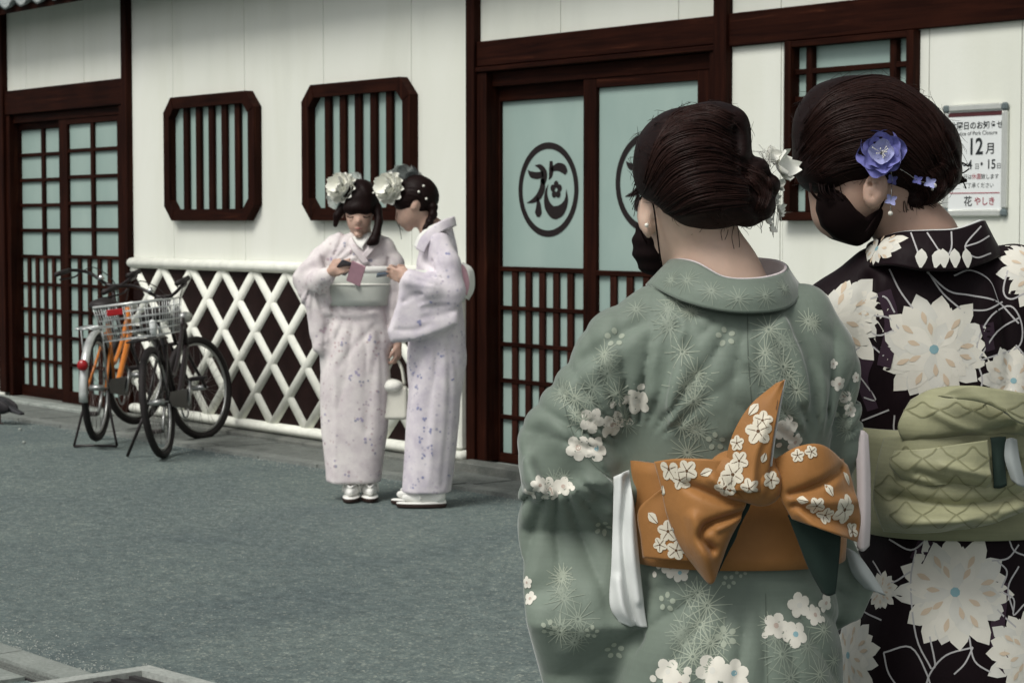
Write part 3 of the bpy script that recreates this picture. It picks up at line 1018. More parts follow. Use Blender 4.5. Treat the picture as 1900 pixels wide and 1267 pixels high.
def bvh_of(objs):
    V = []; Fc = []
    for o in (objs if isinstance(objs, (list, tuple)) else [objs]):
        k = len(V)
        V += [v.co.copy() for v in o.data.vertices]
        Fc += [tuple(i + k for i in p.vertices) for p in o.data.polygons]
    return BVHTree.FromPolygons(V, Fc)

def hit(fig, bv, px, py):
    """Point and normal where the sight line through (px, py) meets the surface."""
    q = fig.A(px, py, 0.0)
    o = Vector(fig.cam); d = (Vector(q) - o).normalized()
    loc, nor, i, dist = bv.ray_cast(o, d)
    if loc is None: return None
    if nor.dot(d) > 0: nor = -nor
    return loc, nor

class Print:
    """Flat printed motifs that lie on a cloth surface."""
    def __init__(s, fig, objs):
        s.fig = fig; s.bv = bvh_of(objs); s.g = Geo(); s.level = 0
    def frame(s, px, py, rot):
        r = hit(s.fig, s.bv, px, py)
        if r is None: return None
        p, n = r
        ns = n.copy()
        for dx, dy in ((-16, 0), (16, 0), (0, -16), (0, 16), (-11, -11), (11, 11), (-11, 11), (11, -11)):
            q = hit(s.fig, s.bv, px + dx, py + dy)
            if q and (q[0] - p).length < .05: ns += q[1]
        n = ns.normalized()
        up = Vector((0, 0, 1)); t = up.cross(n)
        if t.length < 0.2: t = Vector((1, 0, 0))
        t.normalize(); b = n.cross(t).normalized()
        c, sn = math.cos(rot), math.sin(rot)
        return p, n, t * c + b * sn, b * c - t * sn
    def lay(s, fr, pts, lift):
        p, n, t, b = fr
        out = []
        for u, v in pts:
            o = p + t * u + b * v + n * 0.030
            loc, nor, i, dist = s.bv.ray_cast(o, -n, 0.065)
            if loc is None: return None
            out.append(loc + n * lift)
        return out
    def poly(s, fr, pts, mi, lift):
        """Filled outline round its centre."""
        c = (sum(a for a, _ in pts) / len(pts), sum(b for _, b in pts) / len(pts))
        mid_ = [((a + c[0]) / 2, (b + c[1]) / 2) for a, b in pts]
        V = s.lay(fr, [c] + mid_ + list(pts), lift)
        if V is None: return
        n = len(pts)
        F = []
        for i in range(n):
            j = (i + 1) % n
            F.append((0, 1 + i, 1 + j)); F.append((1 + i, 1 + n + i, 1 + n + j, 1 + j))
        s.g.put(V, F, mi)
    def disc(s, fr, u, v, r, mi, lift, n=10, ry=None, ang=0.0):
        ry = ry or r
        ca, sa = math.cos(ang), math.sin(ang)
        pts = []
        for i in range(n):
            w = 2 * math.pi * i / n
            a, b = r * math.cos(w), ry * math.sin(w)
            pts.append((u + a * ca - b * sa, v + a * sa + b * ca))
        s.poly(fr, pts, mi, lift)
    def plum(s, px, py, r, rot, mp=0, mc=1, lift=0.0008):
        fr = s.frame(px, py, rot)
        if fr is None: return
        for k in range(5):
            w = 2 * math.pi * k / 5
            s.disc(fr, 0.60 * r * math.cos(w), 0.60 * r * math.sin(w), 0.42 * r, mp, lift + 0.00008 * k, 10)
        s.disc(fr, 0, 0, 0.32 * r, mp, lift + 0.0005, 8)
        s.disc(fr, 0, 0, 0.22 * r, mc, lift + 0.0006, 8)
    def outline_plum(s, px, py, r, rot, mp=0, lift=0.0008):
        fr = s.frame(px, py, rot)
        if fr is None: return
        for k in range(5):
            w = 2 * math.pi * k / 5
            s.disc(fr, 0.66 * r * math.cos(w), 0.66 * r * math.sin(w), 0.30 * r, mp, lift, 8, 0.26 * r, w)
    def dot(s, px, py, r, m=0, lift=0.0008):
        fr = s.frame(px, py, 0)
        if fr: s.disc(fr, 0, 0, r, m, lift, 8)
    def ray(s, fr, u0, v0, u1, v1, w0, w1, mi, lift):
        du, dv = u1 - u0, v1 - v0; L = math.hypot(du, dv) + 1e-9
        nx, ny = -dv / L, du / L
        pts = []
        for t in (0, 0.35, 0.7, 1):
            w = w0 + (w1 - w0) * t
            pts.append((u0 + du * t + nx * w, v0 + dv * t + ny * w)); pts.append((u0 + du * t - nx * w, v0 + dv * t - ny * w))
        V = s.lay(fr, pts, lift)
        if V: s.g.put(V, [(0, 1, 3, 2), (2, 3, 5, 4), (4, 5, 7, 6)], mi)
    def star(s, px, py, r, rot, mi=2, n=12, lift=0.0007):
        fr = s.frame(px, py, rot)
        if fr is None: return
        for k in range(n):
            w = 2 * math.pi * k / n
            rr = r * (1.0 if k % 2 == 0 else 0.78)
            s.ray(fr, 0.06 * r * math.cos(w), 0.06 * r * math.sin(w), rr * math.cos(w), rr * math.sin(w), 0.0010, 0.0005, mi, lift)
    def line(s, pts, w, mi, lift=0.0010):
        """A drawn line along sight-line points."""
        q = catmull([(a, b, 0) for a, b in pts], 5)
        P = []
        for a in q:
            r = hit(s.fig, s.bv, a[0], a[1])
            P.append(r)
        run = []
        def flush():
            if len(run) > 1:
                V = []; F = []
                for i, (p, n) in enumerate(run):
                    t = (run[min(i + 1, len(run) - 1)][0] - run[max(i - 1, 0)][0])
                    sd = t.cross(n)
                    if sd.length < 1e-9: sd = Vector((1, 0, 0))
                    sd.normalize()
                    V += [p + n * lift + sd * w, p + n * lift - sd * w]
                for i in range(len(run) - 1): F.append((2 * i, 2 * i + 1, 2 * i + 3, 2 * i + 2))
                s.g.put(V, F, mi)
            run.clear()
        for r in P:
            if r is None: flush(); continue
            if run and (r[0] - run[-1][0]).length > 0.06: flush()
            run.append(r)
        flush()
    def petal(s, fr, ang, r0, r1, wid, mi, lift, off=(0, 0)):
        ca, sa = math.cos(ang), math.sin(ang)
        L = r1 - r0
        prof = [(0, 0.18), (0.3, 0.72), (0.55, 1.0), (0.78, 0.72), (1.0, 0.0)]
        pts = [(r0 + L * a, wid * b) for a, b in prof] + [(r0 + L * a, -wid * b) for a, b in prof[-2::-1]]
        s.poly(fr, [(off[0] + a * ca - b * sa, off[1] + a * sa + b * ca) for a, b in pts], mi, lift)
    def lotus(s, px, py, r, rot, whites=(0, 1, 2), blot=3, heart=4, lift=0.0009, sector=None):
        fr = s.frame(px, py, rot)
        if fr is None: return
        L = lift; blots = []
        for layer, (n, r0, r1, wd) in enumerate([(15, 0.30, 1.0, 0.20), (13, 0.16, 0.80, 0.17), (11, 0.05, 0.56, 0.13)]):
            for k in range(n):
                a = 2 * math.pi * (k + 0.5 * (layer % 2)) / n + 0.12 * math.sin(5 * k + layer)
                if sector and not (sector[0] <= (math.degrees(a + rot) % 360) <= sector[1]): continue
                s.petal(fr, a, r0 * r, r1 * r * (0.92 + 0.13 * ((k * 7 + layer * 3) % 5) / 4), wd * r, whites[(k + layer) % len(whites)], L + 0.00010 * (k % 3))
                if layer < 2 and k % 2 == layer: blots.append((a, r * (0.46 - 0.20 * layer), r * (0.70 - 0.22 * layer)))
            L += 0.00032
        for (a, q0, q1) in blots: s.petal(fr, a, q0, q1, 0.048 * r, blot, L + 0.0001)
        s.disc(fr, 0, 0, 0.085 * r, heart, L + 0.0002, 8)
    def build(s, name, mats, parent):
        return s.g.build(name, mats, parent)

def fuzz(obj, n, mat, parent, length=.022, rad=.00042, seed=3):
    """Loose single hairs standing off the hair mass."""
    rs = np.random.default_rng(seed)
    me = obj.data
    nv = len(me.vertices)
    g = Geo()
    for i in rs.integers(0, nv, n):
        v = me.vertices[int(i)]
        nn = v.normal
        t = Vector(rs.normal(size=3)); t = (t - nn * t.dot(nn)).normalized()
        L = length * rs.uniform(.5, 1.4)
        p = v.co
        g.tube([p - nn * .001, p + t * L * .35 + nn * L * .10, p + t * L * .75 + nn * L * .22, p + t * L + nn * L * rs.uniform(.15, .4)], [rad, rad, rad * .8, rad * .4], 3)
    return g.build('stray_hair', mat, parent)

def strands(fig, obj, guides, n, mat, parent, rad=0.0011, name='strands', lift=0.0008, jit=6.0):
    """Locks of hair lying on the hair mass, between pairs of guide lines."""
    bv = bvh_of(obj)
    g = Geo()
    for (ga, gb) in guides:
        A_ = catmull([(a, b, 0) for a, b in ga], 5); B_ = catmull([(a, b, 0) for a, b in gb], 5)
        for k in range(n):
            t = random.random()
            j1, j2 = random.uniform(-jit, jit), random.uniform(-jit, jit)
            a0 = random.uniform(0, 0.35); a1 = random.uniform(0.65, 1.0)
            pts = []
            M_ = 14
            for i in range(M_):
                u = a0 + (a1 - a0) * i / (M_ - 1)
                f_ = u * (len(A_) - 1); ii = min(int(f_), len(A_) - 2); fr = f_ - ii
                qa = A_[ii] * (1 - fr) + A_[ii + 1] * fr; qb = B_[ii] * (1 - fr) + B_[ii + 1] * fr
                q = qa * (1 - t) + qb * t
                r = hit(fig, bv, q[0] + j1 * math.sin(3 * u), q[1] + j2 * math.cos(2.5 * u))
                if r: pts.append(r[0] + r[1] * lift)
            if len(pts) > 4:
                mx = max((pts[i + 1] - pts[i]).length for i in range(len(pts) - 1))
                if mx < 0.03:
                    kk = random.choice([.6, .8, 1, 1, 1.4, 2.2])
                    lf = random.uniform(0, .0022)
                    pts = [p + Vector((0, -lf * math.sin(math.pi * i / (len(pts) - 1)), 0)) for i, p in enumerate(pts)]
                    rr = [rad * kk * (0.35 + 0.65 * math.sin(math.pi * (i + 0.5) / len(pts))) for i in range(len(pts))]
                    g.tube(pts, rr, 4)
    return g.build(name, mat, parent)

# ------------------------------------------------------------------ materials for people
def mat_skin(name, col=(0.50, 0.33, 0.25)):
    m, nt, bs = new_mat(name)
    n = noise(nt, coords(nt), 30, 3)
    nt.links.new(ramp(nt, n, [(0.3, tuple(c * 0.93 for c in col)), (0.7, tuple(c * 1.06 for c in col))]), bs.inputs['Base Color'])
    bs.inputs['Roughness'].default_value = 0.5
    bs.inputs['Specular IOR Level'].default_value = 0.35
    bs.inputs['Subsurface Weight'].default_value = 0.10
    bs.inputs['Subsurface Radius'].default_value = (0.012, 0.005, 0.003)
    bs.inputs['Subsurface Scale'].default_value = 0.5
    return m

def mat_cloth(name, col, var=0.10, weave=900.0, rough=0.75, sheen=0.25, scale=7.0, streak=None, crinkle=0.0, spec=None):
    m, nt, bs = new_mat(name)
    v = coords(nt)
    n = noise(nt, v, scale, 5, 0.6)
    c = ramp(nt, n, [(0.3, tuple(x * (1 - var) for x in col)), (0.7, tuple(min(1, x * (1 + var)) for x in col))])
    if streak:
        s_ = noise(nt, coords(nt, (6, 6, 190)), 1.0, 3)
        mx = nt.nodes.new('ShaderNodeMixRGB'); mx.blend_type = 'MULTIPLY'; mx.inputs[0].default_value = streak
        nt.links.new(c, mx.inputs[1]); nt.links.new(ramp(nt, s_, [(0.3, (0.75, 0.75, 0.75)), (0.7, (1.2, 1.2, 1.2))]), mx.inputs[2])
        c = mx.outputs[0]
    nt.links.new(c, bs.inputs['Base Color'])
    bs.inputs['Roughness'].default_value = rough
    bs.inputs['Specular IOR Level'].default_value = 0.08 if max(col) < 0.06 else 0.22
    bs.inputs['Sheen Weight'].default_value = sheen
    bs.inputs['Sheen Roughness'].default_value = 0.4
    if spec is not None: bs.inputs['Specular IOR Level'].default_value = spec
    bump(nt, bs, noise(nt, v, weave, 2), 0.12, 0.001)
    if crinkle:
        b0 = [n for n in nt.nodes if n.type == 'BUMP'][0]
        b1 = nt.nodes.new('ShaderNodeBump')
        b1.inputs['Strength'].default_value = crinkle; b1.inputs['Distance'].default_value = 0.006
        nt.links.new(noise(nt, coords(nt, (1, 1, 0.6)), 34, 5, 0.55, 0.8), b1.inputs['Height'])
        nt.links.new(b1.outputs[0], b0.inputs['Normal'])
    return m

def mat_pale_kimono(name, base, tint, spot):
    m, nt, bs = new_mat(name)
    v = coords(nt)
    n = noise(nt, v, 9, 5, 0.65)
    c = ramp(nt, n, [(0.35, tint), (0.62, base)])
    vor = nt.nodes.new('ShaderNodeTexVoronoi'); vor.inputs['Scale'].default_value = 34; vor.inputs['Randomness'].default_value = 1
    nt.links.new(v, vor.inputs['Vector'])
    spots = ramp(nt, vor.outputs['Distance'], [(0.12, (0.85, 0.85, 0.85)), (0.30, (0, 0, 0))])
    gate = ramp(nt, noise(nt, v, 7, 2), [(0.44, (0, 0, 0)), (0.58, (1, 1, 1))])
    mul = nt.nodes.new('ShaderNodeMixRGB'); mul.blend_type = 'MULTIPLY'; mul.inputs[0].default_value = 1
    nt.links.new(spots, mul.inputs[1]); nt.links.new(gate, mul.inputs[2])
    mx = nt.nodes.new('ShaderNodeMixRGB')
    nt.links.new(mul.outputs[0], mx.inputs[0]); nt.links.new(c, mx.inputs[1])
    nt.links.new(ramp(nt, noise(nt, v, 12, 2), [(0.42, spot[0]), (0.58, spot[1])]), mx.inputs[2])
    nt.links.new(mx.outputs[0], bs.inputs['Base Color'])
    bs.inputs['Roughness'].default_value = 0.8
    bs.inputs['Specular IOR Level'].default_value = 0.2
    bump(nt, bs, noise(nt, v, 300, 2), 0.1, 0.002)
    return m

def mat_hair(name, col=(0.0085, 0.0036, 0.0032), rough=0.5):
    m, nt, bs = new_mat(name)
    v = coords(nt)
    n = noise(nt, coords(nt, (60, 60, 400)), 1.0, 4, 0.6, 1.5)
    nt.links.new(ramp(nt, n, [(0.3, tuple(c * 0.6 for c in col)), (0.7, tuple(c * 1.7 for c in col))]), bs.inputs['Base Color'])
    bs.inputs['Roughness'].default_value = rough
    bs.inputs['Specular IOR Level'].default_value = 0.11
    bump(nt, bs, n, 0.30, 0.002)
    return m

M['skin'] = mat_skin('skin', (0.58, 0.415, 0.325))
M['skin_k'] = mat_skin('skin_in_shade', (0.46, 0.305, 0.235))  # skin colour darkened for the shade her face is in
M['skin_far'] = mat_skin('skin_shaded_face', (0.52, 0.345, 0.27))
M['hair'] = mat_hair('dark_hair')
M['hair_lock'] = mat_hair('hair_locks', (0.016, 0.0068, 0.0054), 0.40)
M['mask'] = mat_cloth('black_mask', (0.0075, 0.0036, 0.0036), 0.15, 500, 0.8, 0.0)
M['green'] = mat_cloth('sage_green_silk', (0.158, 0.195, 0.160), 0.16, 700, 0.60, 0.45, 5, streak=0.15, crinkle=0.24, spec=0.26)
M['green_light'] = mat_cloth('pale_green_print', (0.335, 0.375, 0.30), 0.10, 700, 0.6, 0.2)
M['green_mid'] = mat_cloth('soft_green_print', (0.255, 0.295, 0.24), 0.10, 700, 0.6, 0.2)
M['petal_white'] = mat_cloth('cream_print', (0.715, 0.69, 0.61), 0.06, 700, 0.65, 0.1, 24)
M['petal_grey'] = mat_cloth('cool_white_print', (0.645, 0.635, 0.575), 0.06, 700, 0.65, 0.1, 24)
M['petal_pink'] = mat_cloth('rose_print', (0.50, 0.40, 0.34), 0.08, 700, 0.65, 0.1)
M['petal_blue'] = mat_cloth('blue_print', (0.25, 0.42, 0.46), 0.1, 700, 0.65, 0.1)
M['beige_print'] = mat_cloth('beige_print', (0.62, 0.50, 0.37), 0.08, 700, 0.65, 0.1)
M['lining'] = mat_cloth('white_lining', (0.66, 0.68, 0.66), 0.06, 500, 0.7, 0.1)
M['lining_pink'] = mat_cloth('pale_rose_lining', (0.62, 0.56, 0.56), 0.06, 500, 0.7, 0.1)
M['lining_grey'] = mat_cloth('grey_lining', (0.33, 0.36, 0.355), 0.08, 500, 0.7, 0.1)
M['orange'] = mat_cloth('ochre_silk', (0.305, 0.140, 0.043), 0.16, 800, 0.55, 0.2, 9, crinkle=0.30)
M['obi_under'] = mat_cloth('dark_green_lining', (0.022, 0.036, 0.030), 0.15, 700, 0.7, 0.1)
M['black_silk'] = mat_cloth('black_plum_silk', (0.0085, 0.0040, 0.0056), 0.35, 700, 0.6, 0.03, 6, crinkle=0.3, spec=0.12)
M['plum_print'] = mat_cloth('plum_print', (0.040, 0.024, 0.036), 0.2, 700, 0.6, 0.1)
M['line_white'] = mat_cloth('silver_line_print', (0.44, 0.43, 0.43), 0.15, 700, 0.6, 0.1)
M['olive'] = mat_cloth('olive_silk', (0.295, 0.295, 0.180), 0.14, 800, 0.55, 0.25, 8, streak=0.3, crinkle=0.30)
M['olive_line'] = mat_cloth('olive_line_print', (0.205, 0.204, 0.115), 0.1, 700, 0.6, 0.1)
M['pale_a'] = mat_pale_kimono('blush_kimono', (0.76, 0.715, 0.70), (0.60, 0.54, 0.555), ((0.36, 0.31, 0.39), (0.48, 0.36, 0.37)))
M['pale_b'] = mat_pale_kimono('lilac_kimono', (0.72, 0.675, 0.705), (0.55, 0.505, 0.57), ((0.30, 0.30, 0.42), (0.46, 0.40, 0.48)))
M['pale_obi'] = mat_cloth('pale_jade_obi', (0.60, 0.63, 0.575), 0.07, 300, 0.7, 0.1)
M['white_sock'] = mat_cloth('white_tabi', (0.76, 0.76, 0.72), 0.05, 300, 0.7, 0.1)
M['cream_leather'] = mat_plain('cream_leather', (0.66, 0.655, 0.575), 0.5, var=0.06)
M['white_flower'] = mat_cloth('white_fabric_petal', (0.84, 0.84, 0.77), 0.06, 300, 0.6, 0.2)
M['blue_flower'] = mat_cloth('periwinkle_petal', (0.18, 0.185, 0.47), 0.18, 200, 0.6, 0.3, 40)
M['blue_pale'] = mat_cloth('pale_blue_petal', (0.34, 0.36, 0.60), 0.12, 200, 0.6, 0.3, 40)
M['pearl'] = mat_plain('pearl', (0.78, 0.76, 0.68), 0.15, 0, 0.02)
M['steel'] = mat_plain('polished_steel', (0.62, 0.63, 0.62), 0.25, 0.9, 0.05)
M['pink'] = mat_plain('pink_case', (0.56, 0.32, 0.38), 0.45, var=0.08)
M['phone'] = mat_plain('dark_phone', (0.03, 0.035, 0.05), 0.2, var=0.1)
M['phone_blue'] = mat_plain('grey_blue_phone', (0.13, 0.17, 0.22), 0.25, var=0.1)
M['sole'] = mat_plain('dark_sandal_sole', (0.03, 0.015, 0.012), 0.6)
M['lip'] = mat_plain('lips', (0.30, 0.10, 0.09), 0.45)
m_, nt_, bs_ = new_mat('stiff_tulle')
bs_.inputs['Base Color'].default_value = (0.42, 0.46, 0.43, 1); bs_.inputs['Roughness'].default_value = 0.8
bs_.inputs['Alpha'].default_value = 0.55
M['tulle'] = m_
m_, nt_, bs_ = new_mat('dark_tulle')
bs_.inputs['Base Color'].default_value = (0.05, 0.06, 0.06, 1); bs_.inputs['Roughness'].default_value = 0.8
bs_.inputs['Alpha'].default_value = 0.65
M['tulle_dark'] = m_

# ================================================================== woman in the green kimono, seen from behind
def rows_of(fig, lst):
    out = []
    for py, xl, xr, yc, yh in lst:
        a = fig.A(xl, py); b = fig.A(xr, py)
        out.append((a[2], a[0], b[0], yc, yh))
    return out
def pz(fig, pts):      # outline in x, z
    q = fig.L([(a, b, 0) for a, b in pts]); return q[:, [0, 2]]

def petal_sheet(center, n, t, b, ang, r0, r1, wid, cup, mat, parent, name='petal', ruffle=0.0, seed=0):
    """One cupped cloth petal."""
    V = []; F = []
    U, W = 6, 6
    ca, sa = math.cos(ang), math.sin(ang)
    for i in range(U + 1):
        u = i / U
        ww = wid * math.sin(math.pi * min(1, 0.18 + 0.70 * u)) ** 0.8
        for j in range(W + 1):
            w = -1 + 2 * j / W
            rr = r0 + (r1 - r0) * u * (1 - 0.12 * w * w)
            h = cup * (u ** 1.6) + 0.30 * wid * w * w * (0.4 + u) + ruffle * math.sin(4 * w + 5 * u + seed)
            x_ = rr * ca - ww * w * sa; y_ = rr * sa + ww * w * ca
            V.append(center + t * x_ + b * y_ + n * h)
    for i in range(U):
        for j in range(W):
            a = i * (W + 1) + j
            F.append((a, a + 1, a + W + 2, a + W + 1))
    return mesh(name, V, F, mat, parent)

def basis(n):
    n = Vector(n).normalized()
    t = Vector((0, 0, 1)).cross(n)
    if t.length < 0.1: t = Vector((1, 0, 0))
    t.normalize()
    return n, t, n.cross(t).normalized()

def ball(name, c, r, mat, parent, sub=2):
    bm = bmesh.new(); bmesh.ops.create_icosphere(bm, subdivisions=sub, radius=r)
    for v in bm.verts: v.co += Vector(c)
    me = bpy.data.meshes.new(name); bm.to_mesh(me); bm.free()
    me.polygons.foreach_set('use_smooth', np.ones(len(me.polygons), dtype=bool))
    me.materials.append(mat)
    return add(name, me, parent)

g = Fig('person', 1370, 3.25, 'woman seen from behind in a sage green kimono with an ochre bow and black mask', 'women in kimono seen from behind')
GR = g.root
G_ROWS = rows_of(g, [
    (520, 1300, 1440, 0.02, 0.050), (548, 1262, 1478, 0.02, 0.078), (580, 1205, 1520, 0.02, 0.100), (630, 1160, 1540, 0.025, 0.118), (700, 1160, 1548, 0.025, 0.130), (770, 1166, 1548, 0.03, 0.128), (830, 1176, 1548, 0.035, 0.114),
    (870, 1180, 1550, 0.035, 0.108), (950, 1188, 1548, 0.035, 0.116), (1030, 1180, 1552, 0.035, 0.132), (1065, 1176, 1553, 0.035, 0.146), (1092, 1174, 1554, 0.035, 0.132), (1130, 1170, 1556, 0.035, 0.148),
    (1200, 1150, 1562, 0.035, 0.162), (1320, 1135, 1568, 0.035, 0.168), (1600, 1150, 1555, 0.035, 0.165), (2000, 1200, 1525, 0.035, 0.14), (2058, 1205, 1520, 0.035, 0.135)])
A = g.A
SLZ = [A(0, y_)[2] for y_ in (1420, 1250, 1150, 985, 885, 780)]
def g_robe(P):
    d = loft(P, G_ROWS, 2.35)
    # upper arms under the wide sleeves
    d = smin(d, chain(P, [A(1225, 590, .01), A(1148, 648, .0), A(1042, 822, .01)], [.054, .054, .068], .03), .040)
    d = smin(d, rcone(P, A(1178, 700, .04), A(1168, 880, .04), .05, .045), .03)
    d = smin(d, chain(P, [A(1488, 588, .02), A(1532, 670, .03), A(1558, 830, .05)], [.052, .046, .042], .03), .03)
    # hanging left sleeve
    left = slab(P, pz(g, [(1030, 760), (990, 795), (966, 865), (966, 980), (970, 1075), (985, 1170), (1012, 1290), (1040, 1400), (1085, 1395), (1110, 1290), (1190, 1176), (1186, 1050), (1184, 960), (1182, 900), (1150, 845), (1075, 790)]),
                lambda P: np.interp(P[:, 2], SLZ, [.035, .04, -.010, .050, -.026, .01]).astype(np.float32), .046, .034)
    d = smin(d, left, .03)
    # hanging right sleeve, further away
    right = slab(P, pz(g, [(1535, 640), (1566, 690), (1586, 770), (1592, 860), (1592, 1000), (1640, 1105), (1612, 1165), (1572, 1180), (1548, 1100), (1545, 850)]), .085, .036, .026)
    d = smin(d, right, .03)
    return d
G_FOLDS = [
    ([(1387, 582, -.08), (1388, 660, -.09), (1398, 760, -.09)], .0045, .0035),            # centre back seam
    ([(1248, 605, -.08), (1232, 690, -.085), (1218, 780, -.085), (1214, 850, -.085)], .011, .016),
    ([(1262, 600, -.08), (1250, 690, -.09), (1240, 780, -.09)], .014, -.007),
    ([(1478, 588, -.07), (1503, 650, -.075), (1518, 730, -.07), (1512, 800, -.07), (1488, 856, -.08)], .011, .022),
    ([(1455, 600, -.08), (1480, 660, -.085), (1490, 740, -.085)], .014, -.007),
    ([(1200, 780, -.07), (1180, 830, -.06), (1160, 880, -.05)], .022, .030),
    ([(1290, 582, -.08), (1335, 628, -.09), (1385, 672, -.095)], .010, -.006),
    ([(1300, 640, -.09), (1340, 720, -.095), (1352, 800, -.095)], .016, -.006),
    ([(1275, 640, -.09), (1300, 730, -.095), (1310, 830, -.095)], .014, .006),
    ([(1430, 620, -.09), (1440, 720, -.095), (1435, 810, -.095)], .018, -.006),
    ([(1180, 575, -.03), (1130, 600, -.03), (1092, 640, -.02)], .010, -.006),
    ([(1190, 600, -.05), (1135, 632, -.05), (1082, 668, -.04)], .010, .006),
    ([(1180, 640, -.06), (1130, 672, -.06), (1075, 705, -.05)], .012, -.006),
    ([(1034, 688, -.05), (1048, 752, -.06), (1068, 815, -.06), (1108, 868, -.06), (1160, 902, -.05)], .0045, .0075),   # sleeve seam
    ([(1040, 680, -.05), (1060, 752, -.06), (1080, 808, -.06), (1115, 855, -.06)], .010, -.004),
    ([(994, 815, -.055), (1012, 842, -.066), (1034, 872, -.068), (1048, 890, -.064)], .019, .050),      # hollow at the elbow
    ([(1008, 858, -.062), (1030, 888, -.066)], .017, .030),
    ([(982, 855, -.05), (1000, 898, -.066), (1032, 918, -.068), (1060, 908, -.064)], .010, -.016),
    ([(1052, 850, -.05), (1060, 890, -.05), (1090, 930, -.05)], .012, -.006),
    ([(980, 930, -.03), (1000, 1000, -.035), (1005, 1090, -.035)], .020, .010),
    ([(1110, 930, -.05), (1075, 1020, -.05), (1025, 1082, -.04), (975, 1100, -.03)], .016, .012),
    ([(1140, 960, -.05), (1110, 1060, -.05), (1100, 1160, -.04)], .022, -.008),
    ([(1040, 1000, -.05), (1050, 1100, -.05), (1060, 1200, -.04)], .02, -.007),
    ([(1185, 1182, -.05), (1120, 1240, -.05), (1080, 1290, -.05)], .010, .018),
    ([(1175, 1072, -.10), (1280, 1083, -.125), (1380, 1088, -.13), (1500, 1078, -.11), (1560, 1066, -.06)], .0055, .010),  # tuck line
    ([(1185, 1052, -.10), (1280, 1062, -.125), (1380, 1066, -.13), (1500, 1056, -.11)], .016, -.007),
    ([(1395, 1095, -.13), (1410, 1150, -.14), (1425, 1230, -.14)], .010, -.006),
    ([(1300, 1095, -.13), (1310, 1180, -.14), (1300, 1290, -.14)], .024, .007),
    ([(1450, 1095, -.12), (1455, 1150, -.13), (1430, 1190, -.14)], .012, .007),
    ([(1420, 1110, -.13), (1422, 1200, -.14), (1424, 1300, -.14), (1424, 1500, -.14)], .0045, .006),
    ([(1568, 690, .03), (1580, 780, .04), (1578, 850, .05)], .010, .007),
    ([(1545, 700, .0), (1556, 790, .0), (1552, 850, .0)], .010, .012),
    ([(1600, 1020, .05), (1612, 1080, .05), (1600, 1150, .05)], .010, .007),
]
G_FOLDS = [(p_, w_, a_ * 1.35) for p_, w_, a_ in G_FOLDS]
def g_detail(P, F):
    F = F + 0.0042 * wob(P, 16, (1, 1, 0.55)) + 0.0014 * wob(P, 44, (1, 1, 0.6), 2)
    F = radial(g, P, F, 1178, 845, 26, .0075, .035, .20, 40, 175, 0.3, seed=1)
    F = radial(g, P, F, 1520, 850, 24, .0065, .035, .19, 30, 150, 1.0, seed=2)
    F = radial(g, P, F, 1385, 520, 22, .0045, .05, .20, -150, -30, .5, seed=3)
    F = radial(g, P, F, 1030, 850, 20, .0085, .03, .22, -140, -30, .2, seed=1)
    F = radial(g, P, F, 1385, 1000, 26, .0065, .08, .28, -155, -30, .7, seed=2)
    return strokes(g, P, F, G_FOLDS)
lo = A(940, 2062, 0); hi = A(1665, 500, 0)
robe_g = sculpt('kimono', g_robe, (lo[0], -0.20, 0.03), (hi[0], 0.24, hi[2]), 0.0048, M['green'], GR, g_detail, 1)

# body: head, ear and neck in one skin
def g_body(P):
    skull = ell(P, A(1285, 325, .03), (.070, .092, .10))
    d = smin(skull, ell(P, A(1254, 415, .085), (.046, .060, .078), rotm(0, 12, 0)), .04)
    neck = rcone(P, A(1292, 400, .03), A(1338, 520, .03), .050, .058)
    d = smin(d, neck, .035)
    d = smin(d, rcone(P, A(1338, 520, .03), A(1372, 640, .03), .058, .085), .04)
    ear = ell(P, A(1199, 388, .030), (.011, .022, .036), rotm(0, 8, 24))
    ear = smax(ear, -ell(P, A(1190, 386, .018), (.007, .012, .020), rotm(0, 8, 24)), .003)
    d = smin(d, ear, .006)
    d = smin(d, ell(P, A(1203, 424, .026), (.009, .012, .016)), .006)
    d = smin(d, rcone(P, A(1372, 640, .03), A(1372, 1600, .03), .085, .10), .05)
    return d
lo = A(1150, 0, 0)[0]; hi = A(1480, 0, 0)[0]
sculpt('body', g_body, (lo, -.12, .55), (hi, .22, A(0, 170, 0)[2]), 0.005, M['skin'], GR)

# hair: swept up into a low bun
def g_hair(P):
    d = ell(P, A(1278, 312, .02), (.086, .105, .096), rotm(0, -24, 0))
    d = smin(d, ell(P, A(1300, 360, .0), (.078, .082, .054), rotm(0, 16, 0)), .03)
    d = smin(d, ell(P, A(1330, 232, .0), (.050, .058, .036), rotm(0, 10, 0)), .022)
    d = smin(d, ell(P, A(1362, 240, -.01), (.022, .036, .030)), .012)
    d = smin(d, ell(P, A(1355, 300, -.01), (.034, .055, .050)), .02)
    # twisted bun, built of coils
    d = smin(d, ell(P, A(1395, 330, -.015), (.026, .040, .034), rotm(0, 30, 0)), .008)
    d = smin(d, ell(P, A(1416, 352, -.012), (.022, .036, .030), rotm(0, 50, 0)), .007)
    d = smin(d, ell(P, A(1400, 378, -.018), (.034, .040, .027), rotm(0, 20, 0)), .008)
    d = smin(d, ell(P, A(1372, 362, -.03), (.030, .040, .042), rotm(0, -10, 0)), .012)
    d = smin(d, ell(P, A(1385, 404, -.008), (.022, .028, .016)), .01)
    cut = ell(P, A(1212, 448, .03), (.046, .11, .068), rotm(0, -28, 0))
    d = smax(d, -cut, .014)
    return d
G_HF = []
